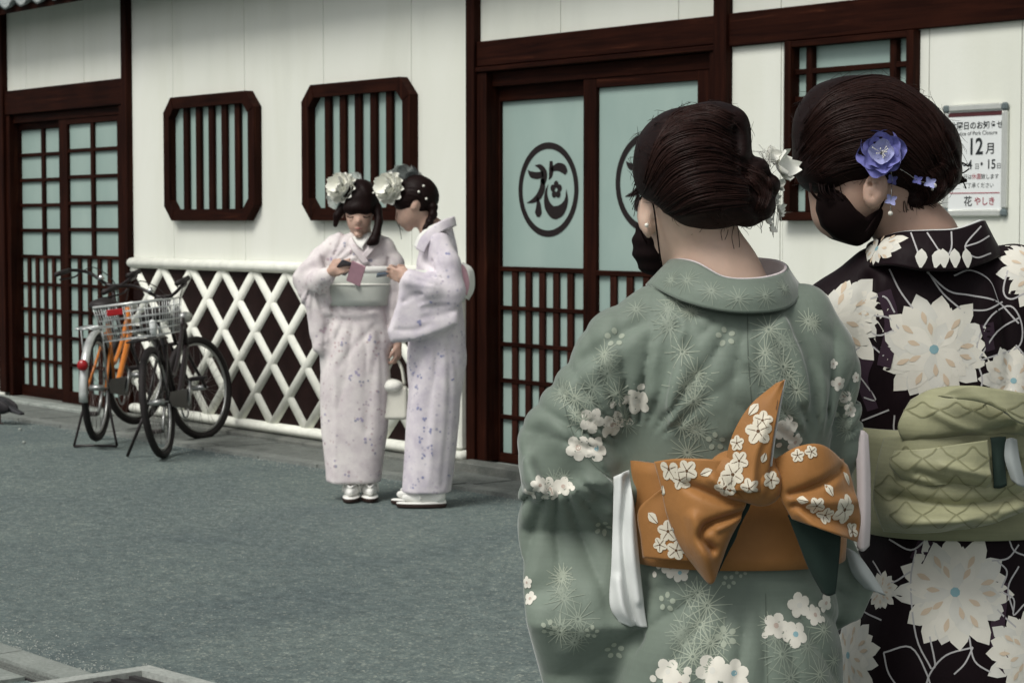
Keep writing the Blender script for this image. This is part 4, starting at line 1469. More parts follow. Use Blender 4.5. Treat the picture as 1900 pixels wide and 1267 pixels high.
for i in range(13):
    y = 232 + i * 13
    G_HF.append(([(1192 + i * 3, 330 + i * 5, -.02), (1240 + i * 3, 255 + i * 12, -.06), (1310, 248 + i * 12, -.075), (1385, 300 + i * 7, -.05)], .0045, .0042 if i % 2 else -.0036))
for k, (a, b) in enumerate([((1372, 300), (1425, 330)), ((1368, 320), (1435, 360)), ((1372, 345), (1430, 390)), ((1378, 372), (1412, 410))]):
    G_HF.append(([(a[0], a[1], -.05), ((a[0] + b[0]) / 2 + 6, (a[1] + b[1]) / 2 - 8, -.06), (b[0], b[1], -.03)], .006, .007))
G_HF += [([(1355, 215, -.03), (1368, 255, -.05), (1362, 300, -.06)], .008, .010), ([(1255, 205, -.02), (1310, 215, -.04), (1352, 250, -.055)], .005, .005),
         ([(1235, 225, -.03), (1300, 240, -.05), (1352, 280, -.06)], .005, .005)]
def g_hd(P, F):
    F = F + 0.0022 * wob(P, 60, (1, 1, 1.6), 3)
    return strokes(g, P, F, G_HF)
hair_g = sculpt('hair', g_hair, (lo, -.12, A(0, 440, 0)[2]), (A(1460, 0, 0)[0], .16, A(0, 170, 0)[2]), 0.0042, M['hair'], GR, g_hd, 1)
gd = [
    ([(1190, 350), (1225, 262), (1300, 232), (1370, 262)], [(1196, 372), (1245, 300), (1320, 280), (1385, 305)]),
    ([(1196, 372), (1245, 300), (1320, 280), (1385, 305)], [(1215, 392), (1270, 350), (1330, 335), (1400, 345)]),
    ([(1215, 392), (1270, 350), (1330, 335), (1400, 345)], [(1255, 405), (1300, 392), (1350, 385), (1400, 380)]),
    ([(1205, 290), (1250, 215), (1310, 195), (1365, 215)], [(1190, 350), (1225, 262), (1300, 232), (1370, 262)]),
    ([(1375, 300), (1410, 315), (1432, 350), (1420, 395)], [(1378, 330), (1398, 345), (1410, 370), (1395, 400)]),
]
strands(g, hair_g, gd, 70, M['hair_lock'], hair_g, 0.0010)
# stray hairs at the nape, temple and crown
wisps = Geo()
for pts in [[(1368, 415, .0), (1370, 430, -.01), (1372, 455, -.015), (1368, 470, -.015)], [(1362, 418, .0), (1358, 440, -.02), (1362, 462, -.03)],
            [(1190, 330, .03), (1178, 345, .03), (1172, 365, .03)], [(1188, 350, .03), (1174, 362, .03), (1166, 360, .03)], [(1190, 365, .03), (1180, 385, .03), (1176, 402, .03)],
            [(1187, 345, .04), (1180, 368, .04), (1172, 380, .04)], [(1250, 208, .0), (1262, 198, .0), (1282, 190, .0)], [(1300, 195, .0), (1322, 186, .0), (1350, 192, .0)],
            [(1380, 408, -.03), (1394, 418, -.03), (1392, 425, -.03), (1384, 422, -.03)], [(1405, 405, -.03), (1415, 412, -.03), (1412, 424, -.03)],
            [(1352, 415, .0), (1350, 432, -.02), (1345, 445, -.03)], [(1345, 412, .0), (1338, 430, -.025), (1340, 446, -.03)]]:
    wisps.tube(catmull(g.L(pts), 5), 0.0005, 4)
for k in range(12):
    x_ = random.uniform(1176, 1190); y_ = random.uniform(322, 380)
    wisps.tube(catmull(g.L([(1195, y_ - 12, .03), (x_, y_, .03), (x_ - random.uniform(2, 12), y_ + random.uniform(8, 24), .03)]), 4), 0.0006, 4)
wisps.build('stray_hair', M['hair'], hair_g)
fuzz(hair_g, 260, M['hair_lock'], hair_g)

# black face mask with its ear loop
def g_mask(P):
    d = ell(P, A(1232, 448, .105), (.050, .062, .060), rotm(0, 20, 0))
    return d
sculpt('face_mask', g_mask, (A(1170, 0, 0)[0], .02, A(0, 530, 0)[2]), (A(1300, 0, 0)[0], .19, A(0, 370, 0)[2]), 0.005, M['mask'], GR,
       lambda P, F: F + 0.0022 * np.sin(P[:, 2] * 260) + 0.002 * wob(P, 40))
lp = Geo()
lp.tube(catmull(g.L([(1204, 350, .005), (1213, 385, -.002), (1219, 430, .0), (1224, 470, .02), (1228, 492, .05)]), 6), 0.0013, 6)
lp.tube(catmull(g.L([(1190, 365, .03), (1187, 395, .04), (1190, 430, .05), (1204, 460, .06)]), 6), 0.0013, 6)
lp.build('ear_loop', M['mask'], GR)
ball('earring', A(1200, 418, .008), .0036, M['pearl'], GR)

# kimono collar standing off the neck, with the white under-collar
rim = [(1236, 505, .10), (1245, 484, .03), (1288, 488, -.040), (1343, 516, -.075), (1400, 519, -.075), (1446, 510, -.040), (1460, 497, .01), (1442, 485, .07), (1400, 480, .12)]
bot = [(1215, 555, .10), (1202, 529, .02), (1262, 557, -.070), (1328, 575, -.102), (1396, 581, -.102), (1456, 573, -.070), (1484, 546, .0), (1474, 520, .07), (1430, 500, .125)]
midr = [((a[0] + b[0]) / 2, (a[1] + b[1]) / 2, (a[2] + b[2]) / 2 - .010) for a, b in zip(rim, bot)]
inn = [(a[0] + (1345 - a[0]) * .04, a[1] + 16, a[2] * 0.90 + .004) for a in rim]
cloth('collar', g, [bot, midr, rim], M['green'], GR, 7, 6, .006, 0.001)
cloth('under_collar', g, [[(a[0] + (1345 - a[0]) * .015, a[1] - 3, a[2] * .96) for a in rim], inn, [(a[0] + (1345 - a[0]) * .06, a[1] + 40, a[2] * 0.85) for a in rim]], M['lining_pink'], GR, 7, 4, .004)

# obi with its bow
obi_g = band('obi', g, G_ROWS, 0.017, 852, 1036, M['orange'], GR, 64, 8, 2.35, 0.6)
bow = empty('obi_bow'); bow.parent = GR
L1 = cloth('loop', g, [
    [(1214, 856, -.125), (1262, 850, -.165), (1330, 853, -.185), (1374, 866, -.175)],
    [(1226, 900, -.135), (1282, 902, -.178), (1340, 908, -.190), (1386, 912, -.180)],
    [(1238, 955, -.140), (1288, 962, -.182), (1338, 966, -.190), (1386, 934, -.178)],
    [(1262, 1012, -.148), (1297, 1020, -.185), (1338, 1008, -.186), (1372, 966, -.172)],
    [(1298, 1062, -.150), (1318, 1082, -.160), (1333, 1056, -.165), (1352, 1006, -.162)]], M['orange'], bow, 16, 13, .0022, .004, 1, [([(1385, 905, 0), (1330, 900, 0), (1262, 875, 0)], .008, .016), ([(1385, 915, 0), (1330, 930, 0), (1290, 945, 0), (1282, 965, 0), (1300, 985, 0)], .007, .020), ([(1384, 922, 0), (1345, 965, 0), (1322, 1040, 0)], .008, .014), ([(1300, 860, 0), (1340, 890, 0), (1380, 905, 0)], .006, -.010), ([(1268, 930, 0), (1290, 1000, 0), (1312, 1060, 0)], .009, -.010), ([(1384, 918, 0), (1310, 945, 0)], .006, -.010)])
L1b = cloth('loop_back', g, [
    [(1300, 856, -.150), (1350, 868, -.160), (1394, 872, -.160)],
    [(1310, 920, -.150), (1360, 915, -.155), (1394, 930, -.158)],
    [(1320, 1000, -.146), (1350, 985, -.150), (1380, 962, -.155)],
    [(1322, 1076, -.146), (1336, 1056, -.150), (1362, 1000, -.152)]], M['obi_under'], bow, 7, 7, .004)
L2 = cloth('tail', g, [
    [(1232, 903, -.118), (1270, 900, -.122), (1320, 905, -.126)],
    [(1186, 944, -.098), (1240, 955, -.122), (1310, 960, -.126)],
    [(1190, 1000, -.098), (1240, 1010, -.124), (1300, 1015, -.127)],
    [(1194, 1034, -.098), (1240, 1038, -.124), (1290, 1042, -.126)]], M['orange'], bow, 8, 6, .004, .002, 2)
L3 = cloth('loop', g, [
    [(1428, 862, -.155), (1478, 850, -.165), (1525, 852, -.155), (1566, 880, -.120)],
    [(1432, 858, -.172), (1482, 830, -.190), (1528, 828, -.178), (1572, 864, -.130)],
    [(1440, 890, -.180), (1492, 878, -.200), (1542, 884, -.186), (1586, 914, -.140)],
    [(1450, 926, -.180), (1497, 930, -.198), (1547, 936, -.186), (1596, 960, -.142)],
    [(1470, 962, -.178), (1512, 976, -.200), (1556, 992, -.190), (1590, 1005, -.138)]], M['orange'], bow, 16, 13, .0022, .004, 3, [([(1440, 888, 0), (1490, 868, 0), (1530, 850, 0)], .007, .014), ([(1442, 896, 0), (1500, 900, 0), (1570, 905, 0)], .009, -.009), ([(1446, 905, 0), (1500, 930, 0), (1550, 950, 0)], .008, .012), ([(1452, 920, 0), (1490, 950, 0), (1520, 970, 0)], .007, -.008)])
L4 = cloth('lining_tail', g, [
    [(1462, 955, -.160), (1510, 968, -.170), (1560, 985, -.160)],
    [(1480, 1000, -.155), (1515, 1010, -.165), (1558, 1020, -.155)],
    [(1502, 1055, -.148), (1525, 1062, -.158), (1553, 1068, -.150)],
    [(1526, 1098, -.142), (1538, 1104, -.148), (1549, 1100, -.145)]], M['obi_under'], bow, 8, 8, .004)
L5 = cloth('upright_fold', g, [
    [(1441, 711, -.175), (1449, 708, -.185), (1456, 704, -.180)],
    [(1392, 752, -.180), (1420, 758, -.192), (1443, 762, -.196)],
    [(1360, 805, -.180), (1396, 812, -.198), (1434, 815, -.202)],
    [(1347, 860, -.182), (1386, 868, -.204), (1427, 868, -.200)],
    [(1350, 906, -.185), (1386, 913, -.215), (1420, 909, -.195)]], M['orange'], bow, 16, 13, .0022, .003, 4, [([(1450, 712, 0), (1415, 780, 0), (1400, 900, 0)], .006, .009), ([(1395, 760, 0), (1372, 820, 0), (1366, 900, 0)], .006, -.006), ([(1350, 880, 0), (1385, 890, 0), (1420, 880, 0)], .006, .008)])
L5b = cloth('fold_back', g, [
    [(1450, 712, -.165), (1456, 704, -.176)], [(1440, 770, -.160), (1446, 762, -.180)], [(1432, 830, -.160), (1437, 815, -.186)], [(1424, 880, -.165), (1430, 870, -.190)]], M['lining'], bow, 4, 6, .003)
def knot(P):
    d = ell(P, A(1412, 890, -.165), (.034, .040, .040), rotm(0, 0, 0))
    return smin(smin(d, ell(P, A(1360, 880, -.165), (.04, .03, .036)), .02), rcone(P, A(1360, 882, -.165), A(1412, 888, -.165), .03, .03), .015)
K1 = sculpt('knot', knot, (A(1280, 0, 0)[0], -.27, A(0, 985, 0)[2]), (A(1490, 0, 0)[0], -.06, A(0, 790, 0)[2]), .005, M['orange'], bow,
            lambda P, F: strokes(g, P, F + .002 * wob(P, 50), [([(1425, 860, -.19), (1430, 900, -.20), (1420, 930, -.19)], .006, .007), ([(1442, 865, -.18), (1446, 900, -.18)], .006, .006)]))

# white lining showing at the sleeve openings
cloth('sleeve_lining', g, [
    [(1139, 884, -.055), (1153, 878, -.070), (1167, 872, -.060)],
    [(1138, 960, -.060), (1158, 960, -.078), (1178, 958, -.066)],
    [(1135, 1050, -.060), (1160, 1052, -.080), (1187, 1052, -.068)],
    [(1132, 1120, -.058), (1160, 1125, -.078), (1195, 1125, -.066)],
    [(1150, 1154, -.055), (1175, 1162, -.070), (1201, 1163, -.062)]], M['lining'], GR, 14, 12, .0018, .006, 5, [([(1158, 880, 0), (1152, 980, 0), (1160, 1080, 0), (1178, 1160, 0)], .006, .014), ([(1168, 900, 0), (1170, 1000, 0), (1180, 1100, 0)], .005, -.006), ([(1140, 1060, 0), (1150, 1110, 0), (1168, 1140, 0)], .006, -.008)])
cloth('sleeve_lining', g, [[(1586, 800, .025), (1600, 798, .02), (1610, 806, .025)], [(1590, 880, .022), (1602, 880, .015), (1614, 884, .025)],
                           [(1590, 960, .022), (1602, 962, .015), (1614, 960, .025)], [(1590, 1015, .025), (1600, 1022, .02), (1612, 1012, .03)]], M['lining_pink'], GR, 6, 8, .003, .006, 2)
cloth('sleeve_lining', g, [[(1568, 1016, .030), (1580, 1020, .024), (1592, 1028, .03)], [(1580, 1060, .032), (1600, 1062, .022), (1618, 1064, .03)],
                           [(1605, 1090, .034), (1626, 1098, .026), (1642, 1104, .034)]], M['lining_grey'], GR, 7, 9, .003, .006, 4)

# the printed silk
pr = Print(g, [robe_g])
for (x_, y_, r_) in [(1245, 610, 34), (1285, 580, 26), (1240, 575, 30), (1265, 655, 30), (1295, 690, 36), (1270, 720, 30), (1290, 745, 40), (1265, 790, 30), (1300, 800, 30), (1255, 560, 26), (1275, 840, 34),
                     (1430, 610, 34), (1465, 640, 30), (1455, 680, 40), (1420, 655, 26), (1440, 720, 32), (1475, 720, 26), (1410, 690, 30), (1460, 770, 30), (1500, 600, 24), (1180, 570, 24),
                     (1130, 690, 32), (1100, 720, 34), (1070, 735, 30), (1150, 730, 30), (1040, 730, 26), (1120, 655, 26), (1085, 780, 28), (1030, 890, 22), (1160, 790, 24),
                     (1275, 1110, 36), (1310, 1120, 40), (1300, 1155, 44), (1270, 1170, 34), (1320, 1190, 40), (1285, 1215, 40), (1260, 1240, 30), (1320, 1240, 34),
                     (1450, 1215, 40), (1500, 1200, 36), (1530, 1170, 30), (1470, 1260, 40), (1520, 1250, 36), (1545, 1225, 26), (1440, 1180, 26), (1545, 1290, 30),
                     (1050, 1110, 34), (1070, 1150, 36), (1040, 1170, 30), (1065, 1190, 28), (1040, 1075, 26), (1580, 740, 22), (1575, 800, 22)]:
    for rep in range(2 if random.random() < .6 else 1):
        pr.star(x_ + random.uniform(-4, 4) + rep * random.uniform(-22, 22), y_ + random.uniform(-4, 4) + rep * random.uniform(-26, 26), g.m(r_) * (1.15 - .3 * rep), random.uniform(0, 1), 3 if random.random() < .55 else 2, random.choice([12, 14, 16]))
for (x_, y_, r_, c_) in [(1097, 778, 24, 4), (1137, 786, 27, 1), (1181, 745, 27, 4), (1073, 830, 24, 1), (1106, 832, 24, 5), (1460, 795, 25, 4), (1475, 820, 18, 1), (1020, 908, 22, 1), (1045, 902, 18, 1), (1002, 900, 16, 1),
                         (1245, 1052, 20, 1), (1226, 1040, 16, 1), (1262, 1062, 18, 5), (1360, 1045, 14, 1),
                         (1483, 1122, 24, 4), (1440, 1160, 24, 1), (1476, 1176, 25, 5), (1512, 1140, 20, 1), (1532, 1118, 18, 1), (1240, 1245, 25, 4), (1322, 1243, 30, 4), (1362, 1248, 26, 5), (1262, 1268, 22, 1), (1385, 1290, 26, 1),
                         (985, 915, 14, 1), (984, 1110, 14, 1), (978, 1080, 12, 1)]:
    pr.plum(x_, y_, g.m(r_), random.uniform(0, 1.2), 0, c_)
for (x_, y_, r_) in [(1141, 628, 20), (1346, 625, 20), (1118, 976, 18), (1237, 1116, 20), (1347, 1180, 22), (1018, 1165, 17), (1098, 1172, 15), (1375, 1060, 12), (1328, 818, 20), (1140, 1205, 20), (1560, 760, 18), (1352, 1078, 14)]:
    pr.outline_plum(x_, y_, g.m(r_), random.uniform(0, 1.2), 6)
for (x_, y_, r_) in [(1190, 717, 7), (1137, 750, 7), (1167, 780, 7), (1215, 1065, 6), (1380, 1053, 6), (1527, 1148, 6), (1419, 1178, 6), (1276, 1244, 8), (1212, 1258, 7), (1380, 1262, 7), (1445, 825, 6), (1063, 905, 5)]:
    pr.dot(x_, y_, g.m(r_), 0)
# printed band of blossom down the right shoulder
for (x_, y_, r_) in [(1545, 675, 10), (1557, 712, 14), (1565, 735, 12), (1578, 760, 14), (1588, 700, 10)]:
    pr.plum(x_, y_, g.m(r_), random.uniform(0, 1), 0, 1)
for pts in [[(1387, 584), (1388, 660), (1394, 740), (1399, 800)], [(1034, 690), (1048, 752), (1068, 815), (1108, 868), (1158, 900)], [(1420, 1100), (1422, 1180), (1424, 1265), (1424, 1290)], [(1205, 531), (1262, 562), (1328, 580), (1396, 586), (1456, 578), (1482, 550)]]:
    pr.line(pts, .0008, 7, .0007)  # stitched seams, with the shade of their fine grooves put into the colour
pr.build('printed_pattern', [M['petal_white'], M['petal_pink'], M['green_light'], M['green_mid'], M['petal_grey'], M['petal_blue'], M['green_light'], mat_cloth('shaded_seam_line', (0.11, 0.135, 0.11), 0.1)], robe_g)
cl = [o for o in GR.children if o.name.startswith('collar')][0]
pc = Print(g, [cl])
for (x_, y_, r_) in [(1275, 520, 30), (1245, 520, 24), (1320, 540, 26), (1370, 555, 28), (1420, 550, 26), (1455, 535, 20)]:
    pc.star(x_, y_, g.m(r_), random.uniform(0, 1), 0, 14)
pc.build('printed_pattern', [M['green_mid']], cl)
po = Print(g, [L1, L3, L5, K1, L2])
def peony(px, py, r, rot):
    fr = po.frame(px, py, rot)
    if fr is None: return
    for k in range(5):
        w = 2 * math.pi * k / 5
        po.disc(fr, .56 * r * math.cos(w), .56 * r * math.sin(w), 0.47 * r, 0, .0010 + .00008 * k, 10, .42 * r, w)
        po.ray(fr, .2 * r * math.cos(w), .2 * r * math.sin(w), .85 * r * math.cos(w), .85 * r * math.sin(w), .0006, .0003, 1, .0016)
    po.disc(fr, 0, 0, .15 * r, 1, .0018, 7)
def leafp(px, py, r, rot):
    fr = po.frame(px, py, rot)
    if fr is None: return
    po.petal(fr, 0, 0, r, .34 * r, 0, .0009)
    po.ray(fr, 0, 0, r * .9, 0, .0007, .0003, 1, .0012)
for (x_, y_, r_) in [(1275, 873, 20), (1242, 870, 22), (1262, 890, 18), (1360, 880, 22), (1372, 855, 18), (1407, 800, 24), (1368, 822, 14), (1345, 905, 20), (1430, 890, 16), (1415, 780, 18),
                     (1566, 945, 27), (1515, 938, 16), (1530, 955, 15), (1580, 985, 16), (1240, 985, 20), (1255, 1020, 18), (1225, 1010, 14), (1480, 845, 12), (1505, 838, 12), (1390, 905, 16)]:
    peony(x_, y_, g.m(r_), random.uniform(0, 1.2))
for (x_, y_, r_, a_) in [(1355, 830, 24, 2.2), (1390, 770, 26, 1.0), (1440, 760, 20, 1.4), (1500, 930, 22, 3.0), (1545, 920, 24, 1.9), (1300, 880, 22, .4), (1230, 900, 22, 4.6), (1220, 970, 26, 2.4), (1265, 1050, 22, 5.0), (1575, 900, 26, 1.7), (1420, 840, 18, 4.4)]:
    leafp(x_, y_, g.m(r_), a_)
po.build('printed_pattern', [mat_cloth('cream_obi_print', (0.63, 0.585, 0.475), 0.08, 700, 0.65, 0.1), mat_plain('brown_line_print', (0.10, 0.05, 0.02), 0.7)], bow)

# white flowers and a hanging spray in the hair, right side
orn = empty('hair_ornament'); orn.parent = GR
for (x_, y_, dy, r_, k_) in [(1446, 312, -.005, 30, 6), (1425, 290, .02, 20, 5), (1432, 372, .0, 14, 5), (1445, 392, .005, 13, 5), (1420, 405, -.01, 15, 5), (1442, 345, .0, 14, 5), (1430, 425, -.005, 10, 4)]:
    c = Vector(A(x_, y_, dy)); n_, t_, b_ = basis((0.75, -0.6, 0.25))
    for k in range(k_):
        petal_sheet(c, n_, t_, b_, 2 * math.pi * k / k_ + x_, .0, g.m(r_), g.m(r_) * .55, g.m(r_) * (.35 + .5 * (k % 2)), M['white_flower'], orn, ruffle=.0015, seed=k)
sp = Geo()
for k in range(10):
    x_ = random.uniform(1405, 1450)
    sp.tube(catmull(g.L([(1428, 340, .0), (x_, 380, .0), (x_ + random.uniform(-14, 10), random.uniform(410, 450), .0)]), 5), .0006, 4)
for k in range(8):
    x_ = 1400 + random.uniform(-8, 40)
    sp.tube(catmull(g.L([(1430, 310, .0), (1420 + random.uniform(-12, 12), 285, .0), (x_, 272 + random.uniform(-4, 14), .0)]), 5), .0005, 4)
sp.build('spray_stem', M['white_flower'], orn)

# ================================================================== woman in the black kimono
k_ = Fig('person', 1760, 3.55, 'woman seen from behind in a black kimono with big white flowers and olive bow', 'women in kimono seen from behind')
KR = k_.root
A = k_.A
K_ROWS = rows_of(k_, [
    (445, 1690, 1800, 0.02, 0.050), (475, 1640, 1850, 0.02, 0.082), (510, 1598, 1905, 0.02, 0.105), (570, 1562, 1955, 0.025, 0.120), (680, 1556, 1968, 0.03, 0.126), (800, 1592, 1955, 0.035, 0.124),
    (900, 1612, 1945, 0.035, 0.126), (985, 1612, 1945, 0.035, 0.132), (1080, 1592, 1952, 0.035, 0.150), (1200, 1560, 1960, 0.035, 0.164), (1400, 1560, 1960, 0.035, 0.166), (1800, 1620, 1900, 0.035, 0.14), (1915, 1628, 1892, 0.035, 0.135)])
def k_robe(P):
    d = loft(P, K_ROWS, 2.35)
    d = smin(d, chain(P, [A(1630, 520, .0), A(1552, 590, .02), A(1500, 760, .06)], [.058, .062, .06], .03), .035)
    d = smin(d, chain(P, [A(1880, 515, .0), A(1965, 590, .0), A(2020, 780, .02)], [.058, .064, .064], .03), .04)
    d = smin(d, slab(P, pz(k_, [(1525, 640), (1490, 760), (1495, 950), (1520, 1130), (1560, 1120), (1560, 760)]), .10, .035, .026), .03)
    d = smin(d, slab(P, pz(k_, [(1985, 640), (2055, 780), (2050, 1000), (2030, 1180), (1945, 1150), (1945, 900), (1940, 760)]), .01, .045, .03), .03)
    return d
K_FOLDS = [([(1742, 500, -.09), (1745, 600, -.095), (1740, 700, -.095)], .0045, .0035),
           ([(1612, 520, -.05), (1606, 620, -.07), (1622, 720, -.08), (1640, 800, -.08)], .012, .012),
           ([(1640, 520, -.07), (1630, 640, -.085), (1650, 780, -.09)], .018, -.006),
           ([(1850, 520, -.07), (1872, 640, -.08), (1868, 720, -.08)], .012, .012),
           ([(1800, 520, -.09), (1805, 620, -.10), (1802, 700, -.10)], .014, .006),
           ([(1846, 620, -.09), (1850, 680, -.09), (1846, 730, -.09)], .008, .007),
           ([(1575, 640, .0), (1580, 760, .0), (1592, 850, .0)], .012, .014),
           ([(1680, 1010, -.12), (1690, 1130, -.14), (1680, 1290, -.14)], .022, .007),
           ([(1845, 1000, -.12), (1850, 1120, -.13), (1846, 1290, -.14)], .010, .008),
           ([(1615, 1000, -.09), (1640, 1120, -.12), (1650, 1280, -.13)], .02, .007)]
def k_det(P, F):
    F = F + 0.0028 * wob(P, 16, (1, 1, .5), 1) + .0012 * wob(P, 44, (1, 1, .6), 3)
    return strokes(k_, P, F, K_FOLDS)
robe_k = sculpt('kimono', k_robe, (A(1470, 0)[0], -.20, .03), (A(2075, 0)[0], .24, A(0, 430)[2]), .0055, M['black_silk'], KR, k_det, 1)

def k_body(P):
    d = ell(P, A(1612, 290, .0), (.095, .070, .098), rotm(0, 20, 0))
    d = smin(d, ell(P, A(1572, 372, .0), (.058, .062, .070), rotm(0, 35, 0)), .04)
    d = smin(d, ell(P, A(1524, 352, .0), (.016, .02, .018)), .02)             # brow and bridge
    d = smin(d, rcone(P, A(1655, 370, .0), A(1705, 450, .01), .052, .060), .03)
    d = smin(d, rcone(P, A(1705, 450, .01), A(1750, 560, .03), .060, .085), .04)
    ear = smax(ell(P, A(1624, 352, -.084), (.021, .013, .031), rotm(0, 14, 0)), -ell(P, A(1619, 350, -.100), (.0125, .0190, .0205), rotm(0, 14, 0)), .0015)
    ear = smin(ear, rcone(P, A(1613, 352, -.086), A(1612, 366, -.086), .0055, .0055), .004)
    ear = smin(ear, rcone(P, A(1622, 338, -.090), A(1624, 360, -.090), .0040, .0045), .003)
    d = smin(d, ear, .006)
    d = smin(d, ell(P, A(1616, 376, -.078), (.009, .008, .012)), .006)
    d = smin(d, rcone(P, A(1750, 560, .03), A(1760, 1500, .03), .085, .1), .05)
    return d
sculpt('body', k_body, (A(1480, 0)[0], -.12, .6), (A(1860, 0)[0], .16, A(0, 150)[2]), .0042, M['skin_k'], KR, None, 1)
# lashes and brow
lg = Geo()
lg.tube(catmull(k_.L([(1524, 362, -.045), (1538, 369, -.055), (1556, 372, -.062)]), 5), .0018, 5)
lg.tube(catmull(k_.L([(1518, 348, -.045), (1538, 350, -.058), (1558, 356, -.066)]), 5), .0016, 5)
lg.build('eyelash', M['hair'], KR)

def k_hair(P):
    d = ell(P, A(1616, 250, .0), (.118, .106, .100), rotm(0, 10, 0))
    d = smin(d, ell(P, A(1545, 258, .0), (.060, .088, .084), rotm(0, -8, 0)), .05)
    d = smin(d, ell(P, A(1516, 318, -.02), (.034, .060, .042), rotm(0, -38, 0)), .03)
    d = smin(d, ell(P, A(1702, 285, -.005), (.074, .080, .074), rotm(0, 38, 0)), .04)
    # nape roll, tucked up
    d = smin(d, ell(P, A(1752, 322, -.012), (.030, .050, .028), rotm(0, -35, 0)), .012)
    d = smin(d, ell(P, A(1724, 352, -.015), (.040, .052, .026), rotm(0, -28, 0)), .012)
    d = smin(d, ell(P, A(1690, 372, -.01), (.026, .050, .022), rotm(0, -10, 0)), .012)
    d = smin(d, rcone(P, A(1768, 330, .0), A(1792, 336, .0), .011, .004), .010)
    cut = ell(P, A(1598, 402, -.02), (.064, .13, .058), rotm(0, 20, 0))
    d = smax(d, -cut, .010)
    cut2 = ell(P, A(1545, 408, .0), (.05, .14, .050))
    d = smax(d, -cut2, .010)
    ear = ell(P, A(1622, 356, -.10), (.026, .05, .034), rotm(0, 14, 0))
    return smax(d, -ear, .006)
K_ARC = [[(1492, 225), (1545, 165), (1640, 142), (1730, 195), (1779, 300)], [(1478, 262), (1540, 192), (1640, 170), (1725, 225), (1772, 325)], [(1476, 292), (1540, 222), (1640, 202), (1718, 255), (1765, 345)],
         [(1482, 315), (1545, 255), (1640, 238), (1708, 285), (1748, 362)], [(1500, 328), (1556, 288), (1640, 275), (1700, 315), (1725, 375)], [(1522, 336), (1575, 316), (1640, 308), (1690, 340), (1700, 386)]]
K_HF = []
for i in range(5):
    for t in (0.0, .33, .66):
        pts = [(p_[0] * (1 - t) + q_[0] * t, p_[1] * (1 - t) + q_[1] * t, -.085 if 0 < j_ < 4 else -.05) for j_, (p_, q_) in enumerate(zip(K_ARC[i], K_ARC[i + 1]))]
        K_HF.append((pts, .0050, .0055 if t == .33 else -.0034))
K_HF += [([(1690, 200, -.07), (1745, 250, -.07), (1775, 300, -.05)], .006, .007), ([(1745, 260, -.06), (1730, 310, -.08), (1700, 350, -.09)], .008, .010), ([(1768, 290, -.05), (1755, 330, -.07), (1725, 365, -.07)], .006, .007)]
hair_k = sculpt('hair', k_hair, (A(1462, 0)[0], -.13, A(0, 420)[2]), (A(1815, 0)[0], .13, A(0, 120)[2]), .0042, M['hair'], KR,
                lambda P, F: strokes(k_, P, F + .0022 * wob(P, 60, (1, 1, 1.5), 2), K_HF), 1)
kd = list(zip(K_ARC[:-1], K_ARC[1:])) + [([(1720, 280), (1760, 300), (1772, 330), (1750, 360)], [(1690, 320), (1715, 345), (1725, 370), (1700, 385)])]
strands(k_, hair_k, kd, 80, M['hair_lock'], hair_k, .0010)
wk = Geo()
for _ in range(16):
    x_ = random.uniform(1676, 1750); y_ = 388 - (x_ - 1676) * .45
    wk.tube(catmull(k_.L([(x_, y_ - 14, -.055), (x_ + random.uniform(-3, 6), y_ + 4, -.055), (x_ + random.uniform(2, 16), y_ + random.uniform(6, 18), -.045)]), 4), .0006, 4)
for _ in range(4):
    y_ = random.uniform(300, 340)
    wk.tube(catmull(k_.L([(1770, y_, -.03), (1785, y_ + random.uniform(-6, 8), -.02), (1792 + random.uniform(-4, 8), y_ + random.uniform(-4, 14), -.02)]), 4), .0012, 4)
for _ in range(12):
    x_ = random.uniform(1500, 1560)
    wk.tube(catmull(k_.L([(x_, 340, -.07), (x_ + 4, 358, -.075), (x_ + 12 + random.uniform(0, 8), 372, -.072)]), 4), .0010, 4)
wk.build('stray_hair', M['hair'], hair_k)
fuzz(hair_k, 300, M['hair_lock'], hair_k, .026)

# mask with strap
mk = pz(k_, [(1521, 342), (1511, 362), (1509, 390), (1519, 420), (1545, 443), (1592, 459), (1612, 446), (1630, 405), (1650, 362), (1642, 358), (1620, 388), (1596, 404), (1576, 388), (1556, 362)])
def k_mask(P):
    body = ell(P, A(1572, 378, .0), (.074, .074, .084), rotm(0, 35, 0))
    d = slab(P, mk, 0.0, .085, .010)
    return smax(smax(d, body, .006), -ell(P, A(1582, 372, .0), (.045, .060, .055), rotm(0, 35, 0)), .003)
sculpt('face_mask', k_mask, (A(1495, 0)[0], -.11, A(0, 472)[2]), (A(1665, 0)[0], .11, A(0, 330)[2]), .0042, M['mask'], KR)
ml = Geo(); ml.tube(catmull(k_.L([(1606, 432, -.068), (1628, 398, -.073), (1640, 368, -.074), (1634, 340, -.07)]), 6), .0020, 6)
ml.build('ear_loop', M['mask'], KR)

# collar
kr = [(1612, 470, .09), (1615, 452, -.01), (1665, 434, -.066), (1720, 430, -.084), (1775, 427, -.080), (1822, 411, -.045), (1818, 420, .03), (1770, 430, .09)]
kb = [(1595, 500, .09), (1602, 497, -.015), (1652, 492, -.098), (1715, 502, -.118), (1790, 500, -.112), (1850, 478, -.055), (1852, 470, .03), (1800, 470, .09)]
kmid = [((a[0] + b[0]) / 2, (a[1] + b[1]) / 2, (a[2] + b[2]) / 2 - .008) for a, b in zip(kr, kb)]
col_k = cloth('collar', k_, [kb, kmid, kr], M['black_silk'], KR, 8, 7, .006)
cloth('under_collar', k_, [[(a[0] + (1715 - a[0]) * .02, a[1] - 3, a[2] * .95) for a in kr], [(a[0] + (1715 - a[0]) * .05, a[1] + 18, a[2] * .85) for a in kr]], M['lining'], KR, 7, 4, .004)

